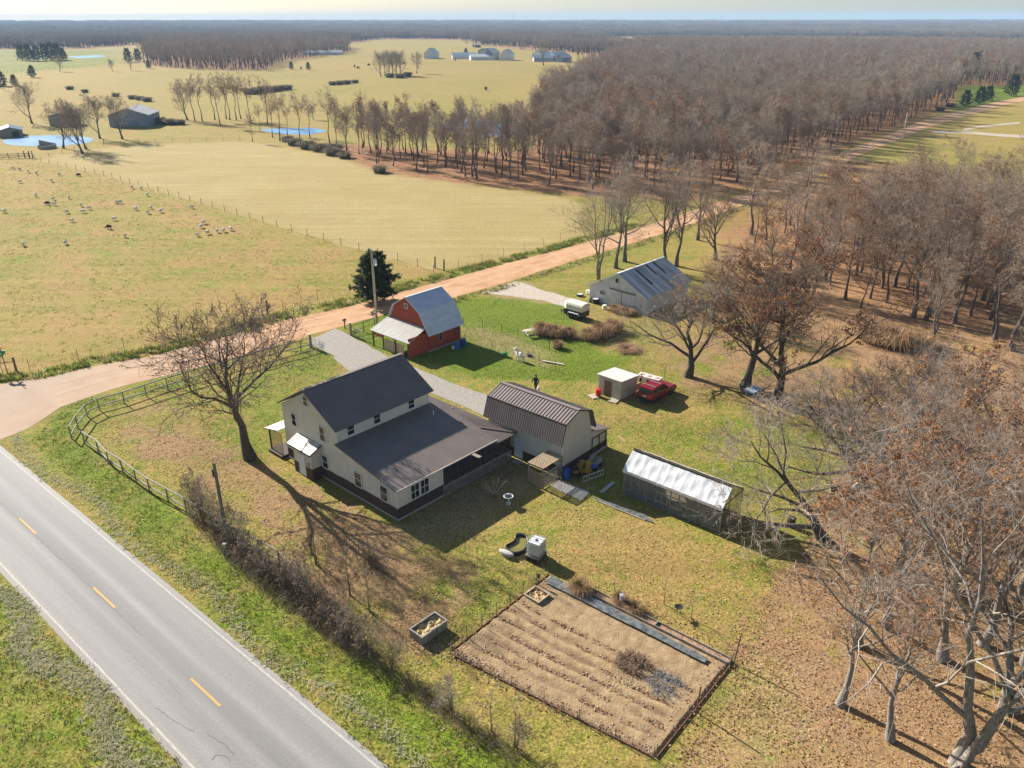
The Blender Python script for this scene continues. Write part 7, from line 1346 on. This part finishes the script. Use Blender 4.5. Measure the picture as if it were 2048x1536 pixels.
# ---------------------------------------------------------------- animals and a person
def skin_mesh(name, verts, edges, radii, mt, sub=2, root=0, mats=None):
    me = bpy.data.meshes.new(name); me.from_pydata(verts, edges, []); o = bpy.data.objects.new(name, me); COL.objects.link(o)
    sk = o.modifiers.new('skin', 'SKIN'); sk.use_smooth_shade = True; lay = me.skin_vertices[0].data
    for i, r in enumerate(radii): lay[i].radius = (r, r) if not isinstance(r, tuple) else r; lay[i].use_root = (i == root)
    s = o.modifiers.new('sub', 'SUBSURF'); s.levels = sub; s.render_levels = sub
    dg = bpy.context.evaluated_depsgraph_get(); m2 = bpy.data.meshes.new_from_object(o.evaluated_get(dg)); bpy.data.objects.remove(o); m2.materials.clear(); m2.materials.append(mt); return m2
def sheep_mesh(name, mt, head_down):
    hz_ = .22 if head_down else .82
    v = [(0, 0, .55), (.28, 0, .57), (-.3, 0, .58), (.44, 0, .58), (.56, 0, .42 if head_down else .74), (.68, 0, hz_ + .04), (.8, 0, hz_ - .05)]
    e = [(0, 1), (0, 2), (1, 3), (3, 4), (4, 5), (5, 6)]; r = [.27, .24, .24, .17, .10, .085, .05]
    for x_ in (.26, -.3):
        for y_ in (-.13, .13):
            b = len(v); v += [(x_, y_, .36), (x_ + .01, y_, .18), (x_, y_, .02)]; e += [(1 if x_ > 0 else 2, b), (b, b + 1), (b + 1, b + 2)]; r += [.07, .04, .035]
    b = len(v); v += [(-.5, 0, .56), (-.56, 0, .4)]; e += [(2, b), (b, b + 1)]; r += [.06, .04]
    b = len(v); v += [(.62, -.1, hz_ + .08), (.62, .1, hz_ + .08)]; e += [(5, b), (5, b + 1)]; r += [.025, .025]
    return skin_mesh(name, v, e, r, mt, 1)
M_WOOL = mat('off_white_wool', (.76, .71, .61), (.84, .8, .72), 6, .95, .3, 14); M_BLACKW = mat('black_wool', (.03, .022, .018), (.06, .045, .035), 6, .95)
SHM = [sheep_mesh('sheep_body', M_WOOL, True), sheep_mesh('sheep_body', M_WOOL, False)]; SHB = sheep_mesh('sheep_body', M_BLACKW, True)
sheep = [(47, 489), (131, 486), (251, 472), (228, 438), (143, 441), (134, 424), (8, 422), (162, 410), (179, 416), (166, 423), (107, 398), (108, 408), (138, 395), (71, 390), (40, 363), (25, 336), (40, 338), (57, 343), (73, 346), (119, 348), (104, 361), (233, 404), (241, 404), (264, 375), (281, 376), (295, 389), (271, 417), (301, 415), (296, 425), (322, 422), (384, 414), (408, 445), (403, 453), (395, 470), (415, 466), (435, 462), (448, 461), (461, 458)]
r_ = np.random.default_rng(5)
for i, (u, v) in enumerate(sheep):
    o = link('sheep', SHM[0 if r_.uniform() < .8 else 1]); o.location = P(u, v + 3); o.rotation_euler = (0, 0, r_.uniform(0, 6.28)); o.scale = (.88,) * 3; tag(o, 'white sheep grazing in the pasture left of the dirt road', 'sheep', 'white sheep in the left pasture')
for u, v, lb in ((96, 407, 'black sheep beside a pair of white sheep at the left of the pasture'), (219, 455, 'black sheep grazing alone in the middle of the pasture'), (158, 350, 'small dark sheep near the top of the pasture')):
    o = link('sheep', SHB); o.location = P(u, v + 3); o.rotation_euler = (0, 0, 3.3); o.scale = (.95,) * 3; tag(o, lb, 'sheep')
COWM = sheep_mesh('cow_body', mat('dark_cow_hide', (.03, .018, .012), (.05, .03, .02), 2, .8), True)
for u, v in ((709, 135), (738, 132), (716, 138), (910, 122), (825, 115), (972, 181), (602, 139), (808, 129), (4, 177), (10, 174)):
    o = link('cow', COWM); o.location = P(u, v); o.rotation_euler = (0, 0, u); o.scale = (2.3,) * 3; tag(o, 'dark cow grazing in the far fields', 'cow', 'cattle in the far fields')
v = [(0, 0, .66), (.3, 0, .68), (-.34, 0, .66), (.45, 0, .74), (.56, 0, .92), (.66, 0, 1.0), (.82, 0, .95)]; e = [(0, 1), (0, 2), (1, 3), (3, 4), (4, 5), (5, 6)]; r = [.19, .21, .18, .15, .11, .10, .06]
for x_ in (.32, -.36):
    for y_ in (-.11, .11):
        b = len(v); v += [(x_, y_, .46), (x_ + (.02 if x_ > 0 else -.06), y_, .26), (x_, y_, .03)]; e += [(1 if x_ > 0 else 2, b), (b, b + 1), (b + 1, b + 2)]; r += [.085, .05, .045]
b = len(v); v += [(-.54, 0, .66), (-.66, 0, .5)]; e += [(2, b), (b, b + 1)]; r += [.05, .045]
b = len(v); v += [(.6, -.1, 1.04), (.6, .1, 1.04)]; e += [(5, b), (5, b + 1)]; r += [.035, .035]
o = link('dog', skin_mesh('dog_body', v, e, r, mat('white_fur', (.68, .64, .56), (.76, .73, .66), 5, .9), 2)); o.location = P(1040, 722); o.rotation_euler = (0, 0, 2.3); o.scale = (1.25,) * 3; tag(o, 'large white dog standing at the pen fence near the green tub', 'dog')
# the person behind the garage
pe = thing('person', 'person in a dark coat walking on the grass behind the garage', 'person', P(1071, 783), 150); pe.scale = (1.05,) * 3
v = [(0, 0, .95), (0, 0, 1.2), (0, 0, 1.42), (0, 0, 1.5), (0, .02, 1.6), (0, .03, 1.72), (-.1, 0, .9), (-.13, .08, .5), (-.13, -.02, .1), (-.13, .12, .04), (.1, 0, .9), (.13, -.1, .5), (.12, -.26, .12), (.12, -.14, .05), (-.2, 0, 1.4), (-.3, -.06, 1.15), (-.3, .1, .93), (-.3, .16, .85), (.2, 0, 1.4), (.3, .04, 1.15), (.28, .2, 1.0), (.27, .27, .97)]
e = [(0, 1), (1, 2), (2, 3), (3, 4), (4, 5), (0, 6), (6, 7), (7, 8), (8, 9), (0, 10), (10, 11), (11, 12), (12, 13), (2, 14), (14, 15), (15, 16), (16, 17), (2, 18), (18, 19), (19, 20), (20, 21)]
r = [.17, .16, .17, .065, .10, .10, .10, .07, .05, .045, .10, .07, .05, .045, .075, .055, .045, .04, .075, .055, .045, .04]
link('body', skin_mesh('person_body', v, e, r, mat('dark_coat', (.015, .018, .03), (.03, .033, .05), 5, .9), 2), pe)
mb = MB(); mb.lathe([(.0, 1.5), (.075, 1.52), (.1, 1.6), (.095, 1.68), (.0, 1.7)], 12, (0, .045, 0)); mb.build('face', mat('skin', (.42, .26, .18), None, rough=.6), pe, smooth=True)
mb = MB(); mb.lathe([(.115, 1.56), (.125, 1.66), (.1, 1.76), (0, 1.8)], 12, (0, -.005, 0)); mb.build('hair', mat('dark_hair', (.015, .012, .01), None, rough=.7), pe, smooth=True)
t_ = thing('white_bag', 'white bag carried by the walking person behind the garage', 'bag', P(1077, 781, .75)); mb = MB(); mb.lathe([(0, 0), (.15, .02), (.19, .16), (.13, .34), (.04, .4), (0, .4)], 12); mb.build('sack', M_TRIM, t_, smooth=True)

# ---------------------------------------------------------------- grass blades and fallen leaves
def cards(name, label, cat, pts, size, mats, pick, seed, lift=.02, flat=.15, ratio=.3):
    """fallen leaves: small bent quads lying in every direction"""
    r = np.random.default_rng(seed); n = len(pts); a = unit(r.normal(0, 1, (n, 3)) * np.array([1, 1, flat])); b = unit(np.cross(a, r.normal(0, .35, (n, 3)) + np.array([0, 0, 1.0]))); s = size * r.uniform(.55, 1.25, (n, 1)); c_ = np.column_stack([pts, np.full(n, lift) + r.uniform(0, .05, n)])
    up = np.abs(np.cross(a, b)) * 0; up[:, 2] = r.uniform(.0, .22, n)
    V = np.stack([c_ - a * s * .5, c_ + b * s * ratio + up * s * .5, c_ + a * s * .5, c_ - b * s * ratio + up * s * .5], 1); V[..., 2] = np.maximum(V[..., 2], .012); idx = np.arange(4 * n).reshape(n, 4); k = r.choice(len(mats), n, p=pick)
    me = mesh_np(name, V.reshape(-1, 3), [idx[k == q] for q in range(len(mats))], mats, list(range(len(mats)))); return tag(link(name, me), label, cat, kind='stuff')
M_L1 = leafy('fallen_leaf_tan', (.44, .28, .16)); M_L2 = leafy('fallen_leaf_brown', (.22, .11, .055)); M_L3 = leafy('fallen_leaf_pale', (.60, .46, .33)); M_L4 = leafy('fallen_leaf_rust', (.38, .18, .075))
LM = [M_L1, M_L2, M_L3, M_L4]
solid = [np.array([(house.matrix_basis @ Vector(p_))[:2] for p_ in ((-1, -.2, 0), (13, -.2, 0), (13, 16.6, 0), (-1, 16.6, 0))]), np.array([(garage.matrix_basis @ Vector(p_))[:2] for p_ in ((0, 0, 0), (6.5, 0, 0), (6.5, 8.2, 0), (0, 8.2, 0))]), np.array([(GHh.matrix_basis @ Vector(p_))[:2] for p_ in ((0, 0, 0), (3.4, 0, 0), (3.4, 8.4, 0), (0, 8.4, 0))]), np.array([(SH.matrix_basis @ Vector(p_))[:2] for p_ in ((0, 0, 0), (2.7, 0, 0), (2.7, 2.7, 0), (0, 2.7, 0))])]
roadpoly = np.array([(road.matrix_basis @ Vector(p_))[:2] for p_ in ((-3.3, -120, 0), (3.3, -120, 0), (3.3, 160, 0), (-3.3, 160, 0))])
dirtpoly = np.concatenate([U, Lw[::-1]]); drivepoly = Pn([(672, 656), (700, 672), (775, 712), (870, 752), (985, 793), (968, 832), (905, 803), (830, 776), (700, 742), (618, 682)])
gardenpoly = np.array([p_[:2] for p_ in gc])
def keep(p, roads=True, garden=True):
    k = np.ones(len(p), bool)
    for s in solid: k &= ~pip(p[:, 0], p[:, 1], s)
    if roads:
        for s in (roadpoly, dirtpoly, drivepoly): k &= ~pip(p[:, 0], p[:, 1], s)
    if garden: k &= ~pip(p[:, 0], p[:, 1], gardenpoly)
    return p[k]
def strew(poly, dens, seed, patch=0.0, sc=2.2):
    r = np.random.default_rng(seed); lo_, hi_ = poly.min(0), poly.max(0); n = int(dens * np.prod(hi_ - lo_)); p = r.uniform(lo_, hi_, (n, 2)); p = p[pip(p[:, 0], p[:, 1], poly)]
    if patch: p = p[fbm(p[:, 0], p[:, 1], sc, seed) > r.uniform(.5 - patch, .5 + patch * .5, len(p))]
    return p
Z_YARDALL = Pn([(150, 850), (430, 770), (640, 700), (1010, 640), (1500, 690), (1720, 850), (1660, 1100), (1500, 1300), (1330, 1540), (1100, 1560), (640, 1280), (400, 1070), (180, 890)])
lv = np.concatenate([strew(Z_LITTER1, 16, 1, .22), strew(Z_LITTER2, 20, 2, .2), strew(Z_YARD, 11, 3, .22), strew(Z_YARDALL, 3.6, 4, .22), strew(Z_DRYLAWN, 9, 5, .22), strew(Z_TREES2, 14, 6, .2), strew(Z_SHEDGROUND, 6, 7, .2), strew(Z_GREENR, 6, 8, .22), strew(Z_VERGE, 4.5, 13, .25)])
lv = keep(lv); cards('fallen_leaves', 'fallen tan and brown leaves strewn over the yard and lawn', 'leaves', lv, .135, LM, (.48, .1, .32, .1), 1)
gclip = np.array([(6, 24), (46, 24), (62, 66), (40, 74), (20, 62), (14, 44), (5, 30)]); gl = strew(Z_GROVE, 46, 9, .3); gl = gl[(gl[:, 0] < gl[:, 1] * .68 + 6) & (gl[:, 1] < 75)]; gl = keep(gl)
cards('fallen_leaves', 'thick rust-coloured leaf litter under the grove', 'leaves', gl, .14, LM, (.44, .12, .2, .24), 2)
gx2 = keep(np.concatenate([strew(gardenpoly, 3.5, 10, .2), strew(np.array([gp(0, .9)[:2], gp(1, .9)[:2], gp(1, 1.08)[:2], gp(0, 1.08)[:2]]), 26, 14, .2), strew(np.array([gp(.93, 0)[:2], gp(1.1, 0)[:2], gp(1.1, 1.05)[:2], gp(.93, 1.05)[:2]]), 24, 15, .2), strew(np.array([gp(-.06, -.05)[:2], gp(.03, -.05)[:2], gp(.03, 1.05)[:2], gp(-.06, 1.05)[:2]]), 26, 16, .2), strew(np.array([gp(.2, -.2)[:2], gp(1.05, -.2)[:2], gp(1.05, -.0)[:2], gp(.2, -.0)[:2]]), 18, 17, .2)]), True, False)
rr_ = np.random.default_rng(44); fl = []
for k in range(3, 10):
    tt = (k + .73) / 10; ss = rr_.uniform(.02, .97, 420); ss = ss[vnoise(ss * 30, ss * 0 + k, 2.0, k) > .42]; fl += [gp(float(a), tt + float(b))[:2] for a, b in zip(ss, rr_.normal(0, .012, len(ss)))]
gx2 = np.concatenate([gx2, np.array(fl)])
cards('fallen_leaves', 'loose leaves caught round the edges of the plot', 'leaves', gx2, .15, LM, (.45, .2, .25, .1), 3, .1)
def blades(name, label, pts, h, mats, pick, seed, w=.018, bend=.5, per=5, spread=.07):
    """tufts of grass blades, three corners each"""
    r = np.random.default_rng(seed); n = len(pts); p = np.repeat(pts, per, 0) + r.normal(0, spread, (n * per, 2)); m = len(p); a = r.uniform(0, 6.28, m); hh = h * r.uniform(.5, 1.25, m); ww = w * r.uniform(.7, 1.4, m); dx, dy = np.cos(a), np.sin(a); bd = bend * hh * r.uniform(.3, 1.2, m)
    c_ = np.column_stack([p, np.zeros(m)]); sd = np.column_stack([-dy * ww, dx * ww, np.zeros(m)]); tip = np.column_stack([p[:, 0] + dx * bd, p[:, 1] + dy * bd, hh]); V = np.stack([c_ - sd, c_ + sd, tip], 1).reshape(-1, 3); idx = np.arange(3 * m).reshape(m, 3); k = np.repeat(r.choice(len(mats), n, p=pick), per)
    me = mesh_np(name, V, [idx[k == q] for q in range(len(mats))], mats, list(range(len(mats)))); return tag(link(name, me), label, 'grass', kind='stuff')
M_G1 = leafy('fresh_grass', (.17, .225, .028)); M_G2 = leafy('dark_grass', (.095, .135, .018)); M_G3 = leafy('straw_grass', (.46, .34, .14)); M_G4 = leafy('pale_cut_grass', (.52, .50, .34))
GM = [M_G1, M_G2, M_G3, M_G4]
# the bank of long grass between pasture and dirt road
bank = np.concatenate([U[3:13] + (U[3:13] - Lw[3:13]) * .03, (U[3:13] + (U[3:13] - Lw[3:13]) / np.linalg.norm(U[3:13] - Lw[3:13], axis=1)[:, None] * 3.1)[::-1]]); bank0 = np.concatenate([U[:4] + (U[:4] - Lw[:4]) * .02, (U[:4] + np.array([-.5, 2.6]))[::-1]])
blades('grass', 'bank of long dark green grass between the pasture and dirt road', np.concatenate([strew(bank, 16, 21, .2, 1.5), strew(bank0, 14, 22, .2, 1.5)]), .42, GM, (.42, .38, .16, .04), 5, .035, .7, 6, .13)
bank2 = np.concatenate([Lw[9:14] + (Lw[9:14] - U[9:14]) * .04, (Lw[9:14] + (Lw[9:14] - U[9:14]) / np.linalg.norm(U[9:14] - Lw[9:14], axis=1)[:, None] * 2.2)[::-1]])
blades('grass', 'rough grass on the near side of the dirt road', strew(bank2, 10, 23, .2), .35, GM, (.25, .25, .4, .1), 6, .035, .7, 6, .13)
vg = keep(strew(Z_VERGE, 20, 24, .28, 1.6)); v2 = keep(strew(Z_VERGE2, 22, 25, .28, 1.6)); v2 = v2[v2[:, 1] > 26]
blades('grass', 'mown verge grass on both sides of the paved road', np.concatenate([vg, v2]), .13, GM, (.55, .2, .17, .08), 7, .02, .8, 5, .08)
sw = np.array([(road.matrix_basis @ Vector((s * (4.6 + .7 * math.sin(i * .7) + random.uniform(-.2, .2)), -60 + i * 1.2, 0)))[:2] for s in (-1,) for i in range(95)]); sw2 = np.array([(road.matrix_basis @ Vector((4.35 + .5 * math.sin(i * .45), -60 + i * 1.2, 0)))[:2] for i in range(85)])
r_ = np.random.default_rng(9); cut = np.concatenate([np.repeat(sw, 110, 0) + r_.normal(0, .5, (95 * 110, 2)), np.repeat(sw2, 34, 0) + r_.normal(0, .4, (85 * 34, 2))])
cut = keep(cut); cut = cut[(cut[:, 1] > 26)]
cards('cut_grass', 'windrow of pale cut grass lying along the paved road', 'grass', np.repeat(cut, 4, 0) + r_.normal(0, .1, (len(cut) * 4, 2)), .3, [M_G4, M_G3, M_G1], (.72, .13, .15), 8, .03, .25, .06)
lawn = keep(np.concatenate([strew(Z_LAWN, 9, 26, .25), strew(Z_LAWN2, 9, 27, .25), strew(Z_YARDALL, 5, 28, .25), strew(Z_GREENR, 6, 29, .25)]))
blades('grass', 'short lawn grass of the farmyard', lawn, .09, GM, (.62, .22, .12, .04), 9, .02, .8, 4, .08)
st = strew(Z_PASTURE, 1.3, 30, .28, 4.0); st = st[(st[:, 1] > 60) & (np.abs(st[:, 0]) < st[:, 1] * .68 + 4) & (st[:, 1] < 230)]
blades('grass', 'dry tussocks dotted over the sheep pasture', st, .16, [M_G3, M_G1, M_G4], (.66, .22, .12), 10, .04, .8, 6, .16)

# ---------------------------------------------------------------- far towers on the ridge, and the air
for u, v, h_, lb in ((1027, 43, 60, 'thin radio mast on the horizon above the distant farmstead'), (1371, 41, 40, 'small mast on the horizon right of centre'), (1881, 38, 62, 'tall thin mast on the horizon at right')):
    d_ = 6300; x_ = (u - 1024) / FPX * d_ * 1.0987; t_ = thing('radio_mast', lb, 'mast', (x_, d_, 25)); mb = MB(); mb.tube([(0, 0, 0), (0, 0, h_)], 1.2, 4); mb.build('shaft', mat('dark_steel', (.1, .1, .11), None), t_)
hz_m = bpy.data.materials.new('thin_haze'); hz_m.use_nodes = True; t = hz_m.node_tree; t.nodes.remove(t.nodes['Principled BSDF']); pv = t.nodes.new('ShaderNodeVolumePrincipled'); pv.inputs['Color'].default_value = (.50, .73, 1.0, 1); pv.inputs['Density'].default_value = 1.3e-4; pv.inputs['Anisotropy'].default_value = 0.0; t.links.new(pv.outputs[0], t.nodes['Material Output'].inputs['Volume'])
mb = MB(); mb.box(-9800, 9800, -60, 11300, -40, 92); tag(mb.build('haze', hz_m), 'thin blue air between the farm and the ridge', 'haze', kind='stuff')
